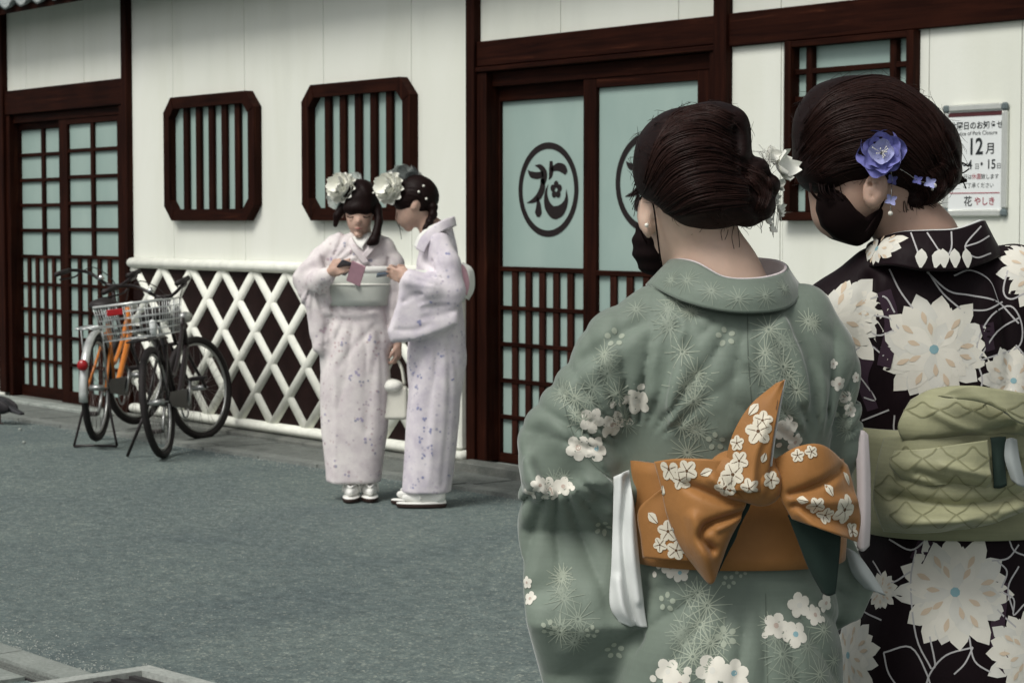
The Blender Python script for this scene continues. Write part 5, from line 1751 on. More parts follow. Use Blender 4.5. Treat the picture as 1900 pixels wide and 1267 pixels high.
# olive obi and its soft drum bow
band('obi', k_, K_ROWS, 0.016, 790, 985, M['olive'], KR, 64, 8, 2.35, .6)
kbow = empty('obi_bow'); kbow.parent = KR
O1 = cloth('drum_panel', k_, [
    [(1640, 812, -.12), (1690, 806, -.17), (1780, 802, -.195), (1860, 800, -.18), (1940, 805, -.13)],
    [(1626, 870, -.13), (1690, 868, -.18), (1780, 866, -.200), (1870, 862, -.185), (1950, 858, -.14)],
    [(1620, 920, -.13), (1690, 925, -.188), (1780, 928, -.208), (1870, 915, -.19), (1950, 900, -.14)],
    [(1630, 962, -.125), (1690, 968, -.20), (1780, 965, -.225), (1870, 948, -.20), (1945, 925, -.14)],
    [(1640, 985, -.115), (1700, 988, -.17), (1780, 982, -.19), (1860, 962, -.175), (1930, 935, -.13)]], M['olive'], kbow, 16, 12, .0022, .005, 6, [([(1630, 900, 0), (1720, 912, 0), (1800, 905, 0), (1900, 880, 0)], .012, .020), ([(1640, 940, 0), (1720, 930, 0), (1800, 940, 0)], .010, -.010), ([(1840, 830, 0), (1870, 880, 0), (1900, 920, 0)], .010, .014), ([(1700, 985, 0), (1740, 940, 0), (1800, 925, 0)], .008, .010)])
O2 = cloth('upper_roll', k_, [
    [(1690, 742, -.14), (1730, 722, -.17), (1790, 716, -.18), (1850, 728, -.17), (1930, 752, -.14)],
    [(1676, 766, -.165), (1730, 750, -.192), (1790, 744, -.205), (1850, 752, -.20), (1940, 772, -.16)],
    [(1666, 792, -.17), (1730, 785, -.198), (1790, 780, -.212), (1850, 780, -.205), (1945, 790, -.17)],
    [(1674, 815, -.165), (1730, 815, -.192), (1790, 808, -.204), (1850, 800, -.195), (1940, 802, -.16)],
    [(1684, 832, -.14), (1730, 828, -.17), (1790, 818, -.19), (1850, 806, -.18), (1930, 808, -.14)]], M['olive'], kbow, 16, 12, .0022, .004, 7, [([(1672, 800, 0), (1740, 790, 0), (1830, 770, 0)], .008, .012), ([(1690, 745, 0), (1740, 770, 0), (1800, 790, 0)], .008, -.009), ([(1780, 720, 0), (1840, 750, 0), (1900, 790, 0)], .008, .014)])
O3 = cloth('front_fold', k_, [
    [(1660, 836, -.175), (1720, 832, -.205), (1790, 822, -.218), (1832, 816, -.212)],
    [(1650, 860, -.180), (1720, 862, -.215), (1795, 858, -.226), (1836, 862, -.216)],
    [(1668, 882, -.180), (1725, 888, -.214), (1800, 886, -.224), (1836, 900, -.212)],
    [(1690, 896, -.175), (1730, 900, -.206), (1790, 900, -.214), (1820, 906, -.206)]], M['olive'], kbow, 16, 12, .0022, .004, 8, [([(1660, 850, 0), (1730, 870, 0), (1820, 880, 0)], .008, .010), ([(1700, 835, 0), (1770, 850, 0), (1830, 870, 0)], .007, -.007)])
O4 = cloth('ear_fold', k_, [
    [(1740, 735, -.225), (1790, 716, -.245), (1850, 722, -.24), (1930, 735, -.2)],
    [(1770, 738, -.24), (1830, 740, -.255), (1880, 762, -.245), (1940, 778, -.2)],
    [(1830, 740, -.25), (1865, 765, -.255), (1895, 785, -.245), (1945, 798, -.2)]], M['olive'], kbow, 8, 7, .004, .002, 9)
cloth('bow_lining_and_gap', k_, [[(1866, 815, -.20), (1876, 812, -.205), (1886, 815, -.20)], [(1864, 850, -.205), (1878, 855, -.212), (1892, 855, -.205)], [(1876, 890, -.20), (1890, 900, -.208), (1904, 905, -.20)]], M['lining_grey'], kbow, 8, 9, .002, .006, 3)
cloth('bow_lining_and_gap', k_, [[(1838, 812, -.20), (1852, 810, -.20), (1866, 810, -.20)], [(1842, 860, -.20), (1854, 860, -.205), (1864, 860, -.2)], [(1844, 905, -.2), (1856, 905, -.2), (1868, 900, -.2)]], M['obi_under'], kbow, 6, 7, .004)  # dark sheet standing in for the shaded gap between the folds
pk = Print(k_, [O1, O2, O3, O4])
for i in range(5):
    for (y_, a_) in [(760, 14), (850, 22), (905, 24), (955, 24)]:
        x_ = 1650 + i * 62 + (31 if y_ in (850, 955) else 0)
        pk.line([(x_ - 30, y_), (x_ - 16, y_ + a_ * .55), (x_, y_ + a_), (x_ + 16, y_ + a_ * .55), (x_ + 30, y_)], .0013, 0)
        pk.line([(x_ - 30, y_), (x_ - 14, y_ - a_ * .4), (x_, y_ - a_), (x_ + 14, y_ - a_ * .4), (x_ + 30, y_)], .0013, 0)
pk.build('printed_pattern', [M['olive_line']], kbow)

# printed flowers and leaf outlines
pp = Print(k_, [robe_k])
for pts in [[(1650, 500), (1670, 540), (1700, 580)], [(1720, 505), (1760, 540), (1800, 548), (1850, 560), (1890, 600)], [(1722, 505), (1750, 545), (1790, 580)], [(1770, 512), (1800, 502), (1835, 520), (1852, 560)],
            [(1795, 575), (1830, 575), (1860, 560)], [(1812, 670), (1815, 630), (1840, 585), (1875, 568), (1895, 600), (1892, 640), (1860, 655), (1812, 670)], [(1815, 668), (1850, 615), (1890, 590)],
            [(1560, 645), (1590, 690), (1625, 740), (1600, 736)], [(1600, 560), (1640, 550), (1660, 580)], [(1600, 600), (1628, 622), (1660, 612)], [(1620, 585), (1650, 590), (1668, 610)], [(1570, 660), (1610, 640), (1640, 660)],
            [(1870, 500), (1862, 540), (1875, 555), (1900, 545)], [(1885, 640), (1905, 660), (1920, 640)], [(1812, 670), (1822, 700), (1820, 720)], [(1660, 770), (1660, 800), (1680, 820)], [(1600, 780), (1630, 768), (1650, 760)],
            [(1700, 1020), (1690, 1080), (1700, 1180), (1728, 1240)], [(1725, 1180), (1735, 1230), (1730, 1240)], [(1640, 1210), (1690, 1200), (1720, 1250), (1730, 1290)], [(1805, 1200), (1755, 1215), (1725, 1250), (1715, 1290)],
            [(1790, 1000), (1860, 990), (1880, 1020), (1900, 1030)], [(1840, 1040), (1870, 1035), (1890, 1010)], [(1850, 1040), (1868, 1060), (1858, 1090)], [(1850, 1095), (1880, 1110), (1880, 1140), (1900, 1120)],
            [(1880, 1135), (1870, 1090), (1890, 1050)], [(1798, 1180), (1808, 1225), (1840, 1248)], [(1640, 1210), (1650, 1250), (1680, 1290)], [(1636, 1150), (1600, 1130), (1590, 1090)], [(1650, 1000), (1690, 1020), (1720, 1000)],
            [(1620, 1040), (1650, 1080), (1690, 1060)], [(1770, 1250), (1790, 1230), (1805, 1200)], [(1850, 1130), (1870, 1150), (1905, 1180)], [(1920, 700), (1900, 760), (1925, 780)], [(1920, 560), (1930, 640), (1915, 700)]]:
    pp.line(pts, .0014, 5)
for pts in [[(1640, 540), (1655, 600), (1640, 680)], [(1830, 600), (1840, 650)], [(1700, 1040), (1720, 1000)], [(1860, 1080), (1850, 1200), (1880, 1250)], [(1620, 640), (1600, 700), (1620, 760)]]:
    pp.line(pts, .012, 6, .0006)
pp.lotus(1733, 648, k_.m(103), .1)
pp.lotus(1545, 590, k_.m(102), .5)
pp.lotus(1772, 1098, k_.m(107), .3)
pp.lotus(1880, 706, k_.m(66), .2)
pp.lotus(1905, 1210, k_.m(82), .7)
pp.lotus(1575, 1215, k_.m(80), .7)
pp.lotus(1635, 1095, k_.m(36), .7)
pp.lotus(1925, 505, k_.m(75), .2)
LOT = [M['petal_white'], M['petal_grey'], mat_cloth('ivory_print', (0.69, 0.67, 0.59), 0.06, 700, 0.65, 0.1), M['beige_print'], M['petal_blue'], M['line_white'], M['plum_print']]
pp.build('printed_pattern', LOT, robe_k)
pq = Print(k_, [col_k])
for pts in [[(1690, 432), (1700, 460), (1708, 482)], [(1720, 432), (1745, 470)], [(1765, 430), (1765, 460), (1755, 480)], [(1820, 420), (1790, 458), (1810, 478), (1838, 470)], [(1790, 458), (1815, 450), (1835, 438)]]:
    pq.line(pts, .0013, 5)
pq.lotus(1628, 462, k_.m(60), .9)
for (x_, a_) in [(1708, 1.5), (1735, 1.3), (1752, 1.6), (1772, 1.5), (1795, 1.5)]:
    fr = pq.frame(x_, 497, 0)
    if fr: pq.petal(fr, a_, 0, k_.m(36), k_.m(11), 1, .0012)
pq.build('printed_pattern', LOT, col_k)

# blue flower ornament with two hanging sprays
ob = empty('hair_ornament'); ob.parent = KR
bv = bvh_of(hair_k)
p0, n0 = hit(k_, bv, 1636, 286)
n_, t_, b_ = basis((-0.15, -1, 0.12))
c = p0 + n_ * .004
for lay, (np_, r_, cup, mm) in enumerate([(6, 44, .3, 'blue_flower'), (6, 36, .75, 'blue_flower'), (4, 24, 1.3, 'blue_pale')]):
    for k in range(np_):
        petal_sheet(c + n_ * .002 * lay, n_, t_, b_, 2 * math.pi * (k + .4 * lay) / np_ + .2, k_.m(3), k_.m(r_) * random.uniform(.9, 1.08), k_.m(r_) * .60, k_.m(r_) * cup * .55, M[mm], ob, ruffle=.0018, seed=k + lay)
stm = Geo()
for k in range(12):
    w = random.uniform(0, 6.28)
    e = c + n_ * .02 + (t_ * math.cos(w) + b_ * math.sin(w)) * random.uniform(.004, .014) - t_ * .004
    stm.tube([c + n_ * .006, e], .0006, 4)
    stm.put(*(lambda q: ([q + v * .0016 for v in (t_, b_, n_, -t_, -b_, -n_)], [(0, 1, 2), (1, 3, 2), (3, 4, 2), (4, 0, 2), (1, 0, 5), (3, 1, 5), (4, 3, 5), (0, 4, 5)]))(e))
stm.build('stamen', M['pearl'], ob)
def on_hair(px, py, lift=.006):
    r = hit(k_, bv, px, py)
    return (r[0] + r[1] * lift) if r else Vector(k_.A(px, py, -.10))
s1 = [on_hair(1652, 312), on_hair(1655, 330), Vector(k_.A(1654, 352, -.098)), Vector(k_.A(1653, 372, -.094)), Vector(k_.A(1652, 396, -.09))]
s2 = [on_hair(1668, 312), on_hair(1685, 322), on_hair(1702, 331), on_hair(1718, 338), on_hair(1728, 346)]
for sp_ in (s1, s2):
    tube('hanging_thread', catmull(sp_, 5), .0006, M['steel'], ob, 4)
for (q, r_) in [(s1[1], 11), (s1[3], 12), (s2[2], 10), (s2[3] + Vector((.004, 0, 0)), 12)]:
    for k in range(4):
        petal_sheet(q, n_, t_, b_, 2 * math.pi * k / 4 + .5 + .3 * math.sin(k * 3), .0, k_.m(r_), k_.m(r_) * .38, k_.m(r_) * .5, M['blue_pale'] if r_ > 11 else M['blue_flower'], ob)
ball('bead', s1[4], .0042, M['pearl'], ob); ball('bead', s2[4], .0042, M['pearl'], ob); ball('bead', s2[4] + Vector((-.004, -.003, -.006)), .003, M['steel'], ob)

# ================================================================== the two girls by the wall
def hand_sdf(P, wrist, d, side, bend, spread=.017, L=.075, r=.0088):
    """Palm and five fingers: d points along the palm, side across it towards the thumb, bend is where the fingers curl."""
    d = np.asarray(d, float); d /= np.linalg.norm(d)
    side = np.asarray(side, float); side -= d * (side @ d); side /= np.linalg.norm(side)
    bend = np.asarray(bend, float); bend /= np.linalg.norm(bend)
    w = np.asarray(wrist, float)
    o = rcone(P, w, w + d * .045, .021, .024)
    for i in range(4):
        b0 = w + d * .062 + side * spread * (1.5 - i)
        o = smin(o, rcone(P, w + d * .035 + side * spread * .8 * (1.5 - i), b0, .013, .0105), .008)
        ln = L * (.92, 1.0, .95, .76)[i]
        k1 = b0 + (d * .75 + bend * .55) * ln * .5
        k2 = k1 + (d * .25 + bend * .95) * ln * .45
        o = smin(o, smin(rcone(P, b0, k1, r * 1.05, r), rcone(P, k1, k2, r, r * .8), .004), .004)
    t0 = w + d * .018 + side * .022
    t1 = t0 + (side * .75 + d * .75 + bend * .35) * .030
    t2 = t1 + (d * .9 + bend * .5 - side * .1) * .026
    return smin(o, smin(rcone(P, t0, t1, r * 1.3, r * 1.1), rcone(P, t1, t2, r * 1.1, r * .85), .004), .006)

def foot_sdf(P, heel, toe, ankle_top):
    heel = np.asarray(heel); toe = np.asarray(toe)
    mid_ = heel * .45 + toe * .55
    d = smin(rcone(P, heel, mid_ + [0, 0, .006], .034, .036), rcone(P, mid_ + [0, 0, .002], toe, .034, .017), .02)
    d = smin(d, rcone(P, heel + [0, 0, .02], ankle_top, .034, .042), .03)
    return smax(d, .030 - P[:, 2], .005)

def sandal(fig, heel, toe, parent):
    """Zori: oval sole and V thong."""
    h_ = np.asarray(heel); t_ = np.asarray(toe)
    ax = t_ - h_; L = np.linalg.norm(ax); ax = ax / L; sd = np.array([-ax[1], ax[0], 0])
    V = []; F = []
    n = 22
    for zz, gr in ((.0, .96), (.008, 1.0), (.020, 1.0), (.025, .96)):
        for i in range(n):
            w = 2 * math.pi * i / n
            c = (h_ + t_) / 2 + ax * (L / 2 + .045) * math.cos(w) * gr + sd * .043 * math.sin(w) * gr * (1 + .12 * math.cos(w))
            V.append((c[0], c[1], zz + .004 + .012 * max(0, -math.cos(w)) * (zz > .02)))
    for k in range(3):
        for i in range(n):
            j = (i + 1) % n
            F.append((k * n + i, k * n + j, (k + 1) * n + j, (k + 1) * n + i))
    F.append(tuple(range(3 * n, 4 * n))); F.append(tuple(range(n - 1, -1, -1)))
    root = empty('sandal'); root.parent = parent
    mi = [0 if i < 2 * n else 1 for i in range(len(F))]
    mesh('sole', V, F, [M['sole'], M['white_sock']], root, True, mi)
    g_ = Geo()
    fr = t_ - ax * .02 + np.array([0, 0, .095 - .02])
    for s_ in (-1, 1):
        g_.tube(catmull([h_ * .5 + t_ * .5 + sd * .044 * s_ + [0, 0, .0 - h_[2] + .046], h_ * .35 + t_ * .65 + sd * .034 * s_ + [0, 0, .040], t_ - ax * .005 + [0, 0, .022]], 6), .0058, 6)
    g_.build('thong', M['white_sock'], root)

def sash_cord(fig, rows, py, grow, mat, parent, r=.007):
    z = fig.A(0, py)[2]
    rows = sorted(rows); Z = [q[0] for q in rows]
    xl, xr, yc, yh = [np.interp(z, Z, [q[c] for q in rows]) for c in (1, 2, 3, 4)]
    pts = []
    for i in range(48):
        w = 2 * math.pi * i / 48
        cs, sn = math.cos(w), math.sin(w); k = (abs(cs) ** 2.3 + abs(sn) ** 2.3) ** (-1 / 2.3)
        pts.append(((xl + xr) / 2 + ((xr - xl) / 2 + grow) * k * cs, yc + (yh + grow) * k * sn, z))
    return tube('obi_cord', pts, r, mat, parent, 6, True)

def fascinator(fig, c, nrm, r, parent, veil, rows_=3):
    """Pleated white cloth flower with stiff net behind."""
    o = empty('hair_flower'); o.parent = parent
    c = Vector(c); n_, t_, b_ = basis(nrm)
    for lay in range(rows_):
        npet = (11, 9, 6)[lay]
        for k in range(npet):
            petal_sheet(c + n_ * (.012 * lay), n_, t_, b_, 2 * math.pi * (k + .5 * lay) / npet, r * .06, r * (.92, .74, .5)[lay] * random.uniform(.92, 1.06), r * .40, r * (.14, .40, .62)[lay], M['white_flower'], o, ruffle=.002, seed=k + lay * 3)
    core = ball('flower_core', c + n_ * r * .12, r * .42, M['white_flower'], o)
    for (cc, nn, rr, mm) in veil:
        n2, t2, b2 = basis(nn)
        for k in range(5):
            petal_sheet(Vector(cc), n2, t2, b2, 2 * math.pi * k / 5, .0, rr, rr * .7, rr * .25, mm, o, 'net', .006, k)
    return o

# ---------------- girl facing us
a_ = Fig('person', 660, 10.45, 'girl in a blush pink kimono facing us, bowed over a pink phone', 'girls in pale kimono by the wall')
AR = a_.root
A = a_.A
A_ROWS = rows_of(a_, [(436, 640, 700, .01, .050), (448, 618, 716, .01, .075), (468, 606, 726, .01, .098), (510, 606, 724, .005, .106), (560, 607, 716, .005, .104), (592, 602, 720, .005, .118),
                      (640, 597, 724, .005, .132), (700, 593, 725, .005, .136), (800, 597, 719, .005, .130), (893, 606, 707, .005, .118)])
def a_robe(P):
    d = loft(P, A_ROWS, 2.5)
    # bent arm with the phone
    d = smin(d, chain(P, [A(622, 455, .0), A(596, 480, -.01), A(566, 520, -.04)], [.052, .055, .058], .02), .03)
    d = smin(d, chain(P, [A(566, 520, -.04), A(590, 522, -.13), A(606, 512, -.19)], [.056, .052, .044], .02), .02)
    d = smin(d, slab(P, pz(a_, [(596, 470), (560, 490), (546, 512), (556, 545), (574, 575), (577, 615), (584, 648), (598, 654), (611, 630), (616, 560), (612, 510)]), -.06, .050, .028), .02)
    # straight arm with the bag
    d = smin(d, chain(P, [A(712, 458, .0), A(730, 490, .0), A(738, 560, .0), A(737, 620, -.02)], [.052, .052, .050, .046], .02), .03)
    d = smin(d, slab(P, pz(a_, [(716, 455), (738, 470), (747, 520), (746, 610), (738, 642), (716, 640), (708, 600), (712, 520)]), .02, .044, .026), .02)
    return d
A_FOLDS = [([(612, 570, -.09), (660, 574, -.10), (712, 568, -.09)], .010, .009), ([(604, 590, -.10), (660, 596, -.118), (718, 590, -.10)], .010, .010), ([(604, 580, -.10), (660, 584, -.12), (718, 578, -.1)], .012, -.008),
           ([(612, 600, -.10), (614, 700, -.12), (613, 800, -.12), (614, 895, -.11)], .008, .013), ([(620, 610, -.11), (622, 700, -.12), (621, 895, -.12)], .014, -.007),
           ([(700, 600, -.10), (660, 640, -.13), (630, 680, -.13)], .014, .008), ([(708, 620, -.10), (690, 700, -.12), (680, 800, -.12)], .02, .007), ([(705, 600, -.1), (712, 740, -.1), (706, 890, -.09)], .012, .010),
           ([(650, 440, -.06), (672, 470, -.10), (690, 495, -.10)], .008, .008), ([(690, 440, -.06), (672, 465, -.1), (655, 490, -.10)], .007, .006),
           ([(610, 470, -.07), (600, 490, -.07), (585, 515, -.08)], .012, .012), ([(570, 500, -.08), (590, 540, -.11), (600, 570, -.1)], .011, .013), ([(560, 520, -.09), (580, 555, -.1), (592, 600, -.1)], .012, -.008),
           ([(600, 545, -.11), (606, 590, -.11), (600, 640, -.1)], .010, .011), ([(720, 480, -.05), (716, 540, -.06), (720, 600, -.04)], .010, .016), ([(738, 500, -.05), (735, 570, -.05), (728, 620, -.04)], .010, .010)]
def a_det(P, F):
    F = radial(a_, P, F, 610, 500, 22, .010, .05, .30, -80, 80, .3, seed=1)
    F = radial(a_, P, F, 665, 540, 22, .009, .12, .55, -130, -50, .3, seed=2)
    F = radial(a_, P, F, 585, 520, 20, .012, .03, .22, -130, -40, .3, seed=3)
    return strokes(a_, P, F + .0042 * wob(P, 15, (1, 1, .5), 1) + .002 * wob(P, 40, (1, 1, .5), 2), A_FOLDS)
robe_a = sculpt('kimono', a_robe, (A(535, 0)[0], -.26, A(0, 900)[2]), (A(760, 0)[0], .17, A(0, 428)[2]), .0085, M['pale_a'], AR, a_det, 2)
heelA, toeA = A(655, 910, .04), A(650, 922, -.12)
heelB, toeB = A(684, 906, .06), A(687, 918, -.10)
for q in (heelA, toeA, heelB, toeB): q[2] = .052
def a_body(P):
    d = ell(P, A(667, 378, .0), (.080, .092, .100))
    d = smin(d, ell(P, A(666, 412, -.035), (.058, .062, .062)), .04)
    d = smin(d, ell(P, A(665, 411, -.100), (.012, .018, .016)), .014)       # nose
    d = smin(d, ell(P, A(665, 425, -.088), (.018, .010, .007)), .008)       # mouth
    d = smin(d, ell(P, A(665, 436, -.070), (.024, .020, .014)), .014)       # chin
    d = smin(d, ell(P, A(635, 396, .0), (.010, .018, .026)), .008); d = smin(d, ell(P, A(698, 396, .0), (.010, .018, .026)), .008)
    d = smin(d, rcone(P, A(669, 415, .02), A(670, 452, .02), .046, .052), .03)
    d = smin(d, rcone(P, A(670, 452, .02), A(662, 560, .01), .060, .08), .04)
    d = smin(d, rcone(P, A(662, 560, .01), A(660, 800, .01), .08, .07), .05)
    d = smin(d, chain(P, [A(640, 460, .01), A(596, 482, -.01), A(568, 520, -.04), A(610, 507, -.20)], [.04, .035, .032, .022], .02), .02)
    d = smin(d, hand_sdf(P, A(611, 506, -.205), A(628, 498, -.25) - A(611, 506, -.205), (0.1, -.2, 1), (.9, -.1, .25)), .012)
    d = smin(d, chain(P, [A(700, 462, .01), A(732, 500, .0), A(739, 565, .0), A(737, 640, -.03)], [.04, .035, .031, .022], .02), .02)
    d = smin(d, hand_sdf(P, A(737, 640, -.03), (0, -.05, -1), (-.3, -.9, 0), (-.85, .3, .05)), .012)
    d = smin(d, rcone(P, A(655, 800, .03), heelA + [0, 0, .09], .06, .042), .03)
    d = smin(d, rcone(P, A(676, 800, .03), heelB + [0, 0, .09], .06, .042), .03)
    return d
sculpt('body', a_body, (A(550, 0)[0], -.33, .12), (A(765, 0)[0], .14, A(0, 330)[2]), .0062, M['skin_far'], AR)
def a_tabi(P): return np.minimum(foot_sdf(P, heelA, toeA, heelA + [0, 0, .11]), foot_sdf(P, heelB, toeB, heelB + [0, 0, .11]))
for (h_, t_) in ((heelA, toeA), (heelB, toeB)):
    sculpt('tabi_sock', lambda P: foot_sdf(P, h_, t_, h_ + [0, 0, .11]), (min(h_[0], t_[0]) - .06, -.19, .03), (max(h_[0], t_[0]) + .06, .12, .24), .006, M['white_sock'], AR)
    sandal(a_, h_, t_, AR)
def a_hair(P):
    d = ell(P, A(668, 371, .005), (.096, .106, .106))
    d = smin(d, ell(P, A(663, 387, -.075), (.070, .034, .034)), .03)       # fringe
    cut = ell(P, A(665, 422, -.11), (.060, .10, .066))
    d = smax(d, -cut, .01)
    d = smin(d, chain(P, [A(636, 385, -.02), A(626, 400, -.03), A(622, 418, -.03)], [.026, .020, .012], .01), .012)
    d = smin(d, chain(P, [A(700, 385, -.02), A(703, 410, -.05), A(699, 432, -.08), A(694, 446, -.10), A(684, 452, -.11)], [.024, .021, .022, .026, .012], .01), .012)
    return d
hair_a = sculpt('hair', a_hair, (A(610, 0)[0], -.16, A(0, 462)[2]), (A(722, 0)[0], .14, A(0, 325)[2]), .006, M['hair'], AR,
                lambda P, F: strokes(a_, P, F + .002 * wob(P, 60, (1.5, 1, .5), 1), [([(668, 345, -.08), (655 + 4 * i, 365, -.10), (640 + 7 * i, 396, -.10)], .006, .005) for i in range(8)]), 1)
mg = Geo(); mg.tube(catmull(a_.L([(659, 425, -.100), (665, 424, -.106), (671, 425, -.100)]), 4), [.002, .003, .003, .0035, .004, .0035, .003, .003, .002], 6)
mg.build('lips', M['lip'], AR)
ey = Geo()
for x_ in (650, 680): ey.tube(catmull(a_.L([(x_ - 6, 402, -.088), (x_, 404, -.096), (x_ + 6, 402, -.088)]), 3), .0026, 5)
ey.build('eyelash', M['hair'], AR)
# crossed collars
cloth('collar', a_, [[(642, 436, -.03), (652, 462, -.095), (676, 492, -.112)], [(650, 432, -.03), (662, 458, -.10), (686, 488, -.115)]], M['pale_a'], AR, 6, 5, .006)
cloth('collar', a_, [[(696, 436, -.03), (684, 458, -.098), (664, 480, -.108)], [(704, 438, -.03), (694, 462, -.10), (672, 488, -.110)]], M['pale_a'], AR, 6, 5, .006)
cloth('under_collar', a_, [[(648, 432, -.03), (664, 456, -.088), (676, 466, -.094)], [(692, 432, -.03), (678, 450, -.088), (672, 460, -.094)]], M['white_sock'], AR, 5, 4, .005)
band('obi', a_, A_ROWS, .014, 499, 566, M['pale_obi'], AR, 48, 6, 2.5, .5)
sash_cord(a_, A_ROWS, 527, .018, M['white_flower'], AR)
band('obi_scarf', a_, A_ROWS, .016, 493, 506, M['white_sock'], AR, 48, 4, 2.5, .8)
ball('cord_brooch', A(663, 529, -.126), .012, M['steel'], AR)
c0 = A(640, 352, -.03)
fascinator(a_, c0, (-.62, -.70, .35), .096, AR, [(A(634, 362, .03), (-.7, -.6, .2), .085, M['tulle']), (A(655, 340, .04), (-.3, -.5, .8), .06, M['tulle'])])
ball('hair_pin', A(693, 358, -.09), .006, M['pearl'], AR)
# printed sprigs
pa = Print(a_, [robe_a])
random.seed(11)
for (x_, y_) in [(690, 630), (700, 655), (655, 700), (668, 690), (675, 712), (636, 640), (600, 610), (625, 860), (685, 820), (690, 840), (640, 880), (702, 730), (597, 770), (600, 820), (612, 480), (655, 470), (690, 480), (640, 455), (708, 760), (665, 780)]:
    for k in range(random.randint(2, 4)):
        pa.plum(x_ + random.uniform(-8, 8), y_ + random.uniform(-6, 6), a_.m(random.uniform(1.8, 3.2)), random.uniform(0, 1), random.choice([0, 1, 2]), random.choice([1, 2]))
pa.build('printed_pattern', [mat_cloth('violet_print', (.40, .36, .50), .1), mat_cloth('mauve_print', (.50, .39, .43), .1), mat_cloth('dusk_print', (.36, .36, .44), .1)], robe_a)

# phone in a pink flip case
ph = empty('phone', a_.root.matrix_basis @ Vector(A(646, 503, -.262)), a_.root.rotation_euler[2])
tag(ph, 'phone in a pink flip case held by the girl facing us', 'phone')
def pbox(name, sx, sy, sz, rot, off, mat, parent):
    me = box_mesh(name, -sx / 2, sx / 2, -sy / 2, sy / 2, -sz / 2, sz / 2, .003)
    setmat(me, mat); o = add(name, me, parent); o.rotation_euler = tuple(R(v) for v in rot); o.location = off; return o
pbox('handset', .070, .010, .130, (62, 18, 20), (-.022, .012, .016), M['phone'], ph)
pbox('case_flap', .074, .004, .125, (30, 24, -8), (.040, -.022, -.012), M['pink'], ph)

# cream handbag
hb = empty('handbag', a_.root.matrix_basis @ Vector(A(733, 735, -.02)), a_.root.rotation_euler[2])
tag(hb, 'small cream handbag hanging between the two girls', 'handbag')
def bag_body(P):
    top = np.clip((P[:, 2] + .11) / .22, 0, 1)
    hx = .066 - .004 * top; hy = .052 - .026 * top
    q = np.maximum(np.abs(P[:, 0]) - hx + .018, 0) ** 2 + np.maximum(np.abs(P[:, 1]) - hy + .018, 0) ** 2 + np.maximum(np.abs(P[:, 2] + .03) - .085 + .018, 0) ** 2
    return np.sqrt(q) - .018
sculpt('bag_body', bag_body, (-.1, -.08, -.15), (.1, .08, .10), .006, M['cream_leather'], hb)
sculpt('fur_trim', lambda P: ell(P, (-.02, -.02, .055), (.062, .05, .035)), (-.11, -.1, -.01), (.08, .06, .12), .006, M['white_flower'], hb, lambda P, F: F + .004 * wob(P, 120))
hg = Geo()
for s_ in (-1, 1):
    hg.tube(catmull([(-.045, .02 * s_, .06), (-.03, .018 * s_, .14), (.004, .004 * s_, .185), (.034, .018 * s_, .14), (.048, .02 * s_, .06)], 6), .0075, 6)
hg.build('handle', M['cream_leather'], hb)

# ---------------- girl in profile
b_f = Fig('person', 800, 10.2, 'girl in a lilac white kimono standing in profile, looking at a grey phone', 'girls in pale kimono by the wall')
BR = b_f.root
A = b_f.A
B_ROWS = rows_of(b_f, [(418, 800, 838, .02, .050), (436, 788, 842, .02, .085), (458, 779, 848, .01, .120), (500, 772, 853, .01, .140), (560, 764, 856, .01, .140), (610, 758, 862, .01, .146), (660, 757, 864, .01, .150),
                       (720, 758, 858, .01, .150), (820, 753, 847, .01, .140), (912, 746, 836, .01, .125)])
def b_robe(P):
    d = loft(P, B_ROWS, 2.3)
    d = smin(d, chain(P, [A(814, 452, -.10), A(830, 490, -.14), A(838, 540, -.16)], [.056, .062, .066], .02), .035)
    d = smin(d, chain(P, [A(838, 540, -.16), A(800, 536, -.19), A(764, 520, -.19)], [.066, .060, .048], .02), .02)
    d = smin(d, slab(P, pz(b_f, [(845, 500), (853, 545), (853, 598), (830, 612), (800, 624), (765, 630), (730, 631), (723, 612), (733, 585), (742, 555), (745, 528), (760, 506), (800, 505)]), -.165, .044, .028), .03)
    # far arm
    d = smin(d, chain(P, [A(800, 455, .10), A(790, 530, .12), A(756, 516, .0)], [.05, .05, .045], .02), .02)
    return d
B_FOLDS = [([(850, 548, -.2), (810, 540, -.22), (770, 548, -.22), (748, 560, -.2)], .010, .013), ([(850, 575, -.2), (815, 585, -.215), (785, 590, -.21)], .011, .013), ([(852, 560, -.2), (810, 560, -.22), (780, 568, -.22)], .010, -.009),
           ([(800, 600, -.21), (770, 612, -.21), (735, 612, -.2)], .010, .009), ([(830, 520, -.2), (800, 512, -.215), (770, 510, -.21)], .010, .009), ([(845, 606, -.19), (800, 622, -.19), (740, 634, -.18)], .010, .014),
           ([(812, 430, -.08), (806, 480, -.14), (800, 505, -.16)], .010, .014), ([(838, 450, -.08), (846, 500, -.12), (848, 530, -.14)], .010, .010), ([(825, 440, -.1), (832, 490, -.15)], .012, -.007),
           ([(790, 440, -.09), (784, 480, -.13), (778, 505, -.14)], .009, .009), ([(765, 640, -.13), (768, 760, -.13), (760, 905, -.12)], .012, .008), ([(830, 640, -.12), (835, 760, -.12), (822, 900, -.1)], .016, .009),
           ([(800, 650, -.15), (805, 760, -.15), (795, 900, -.13)], .018, -.006)]
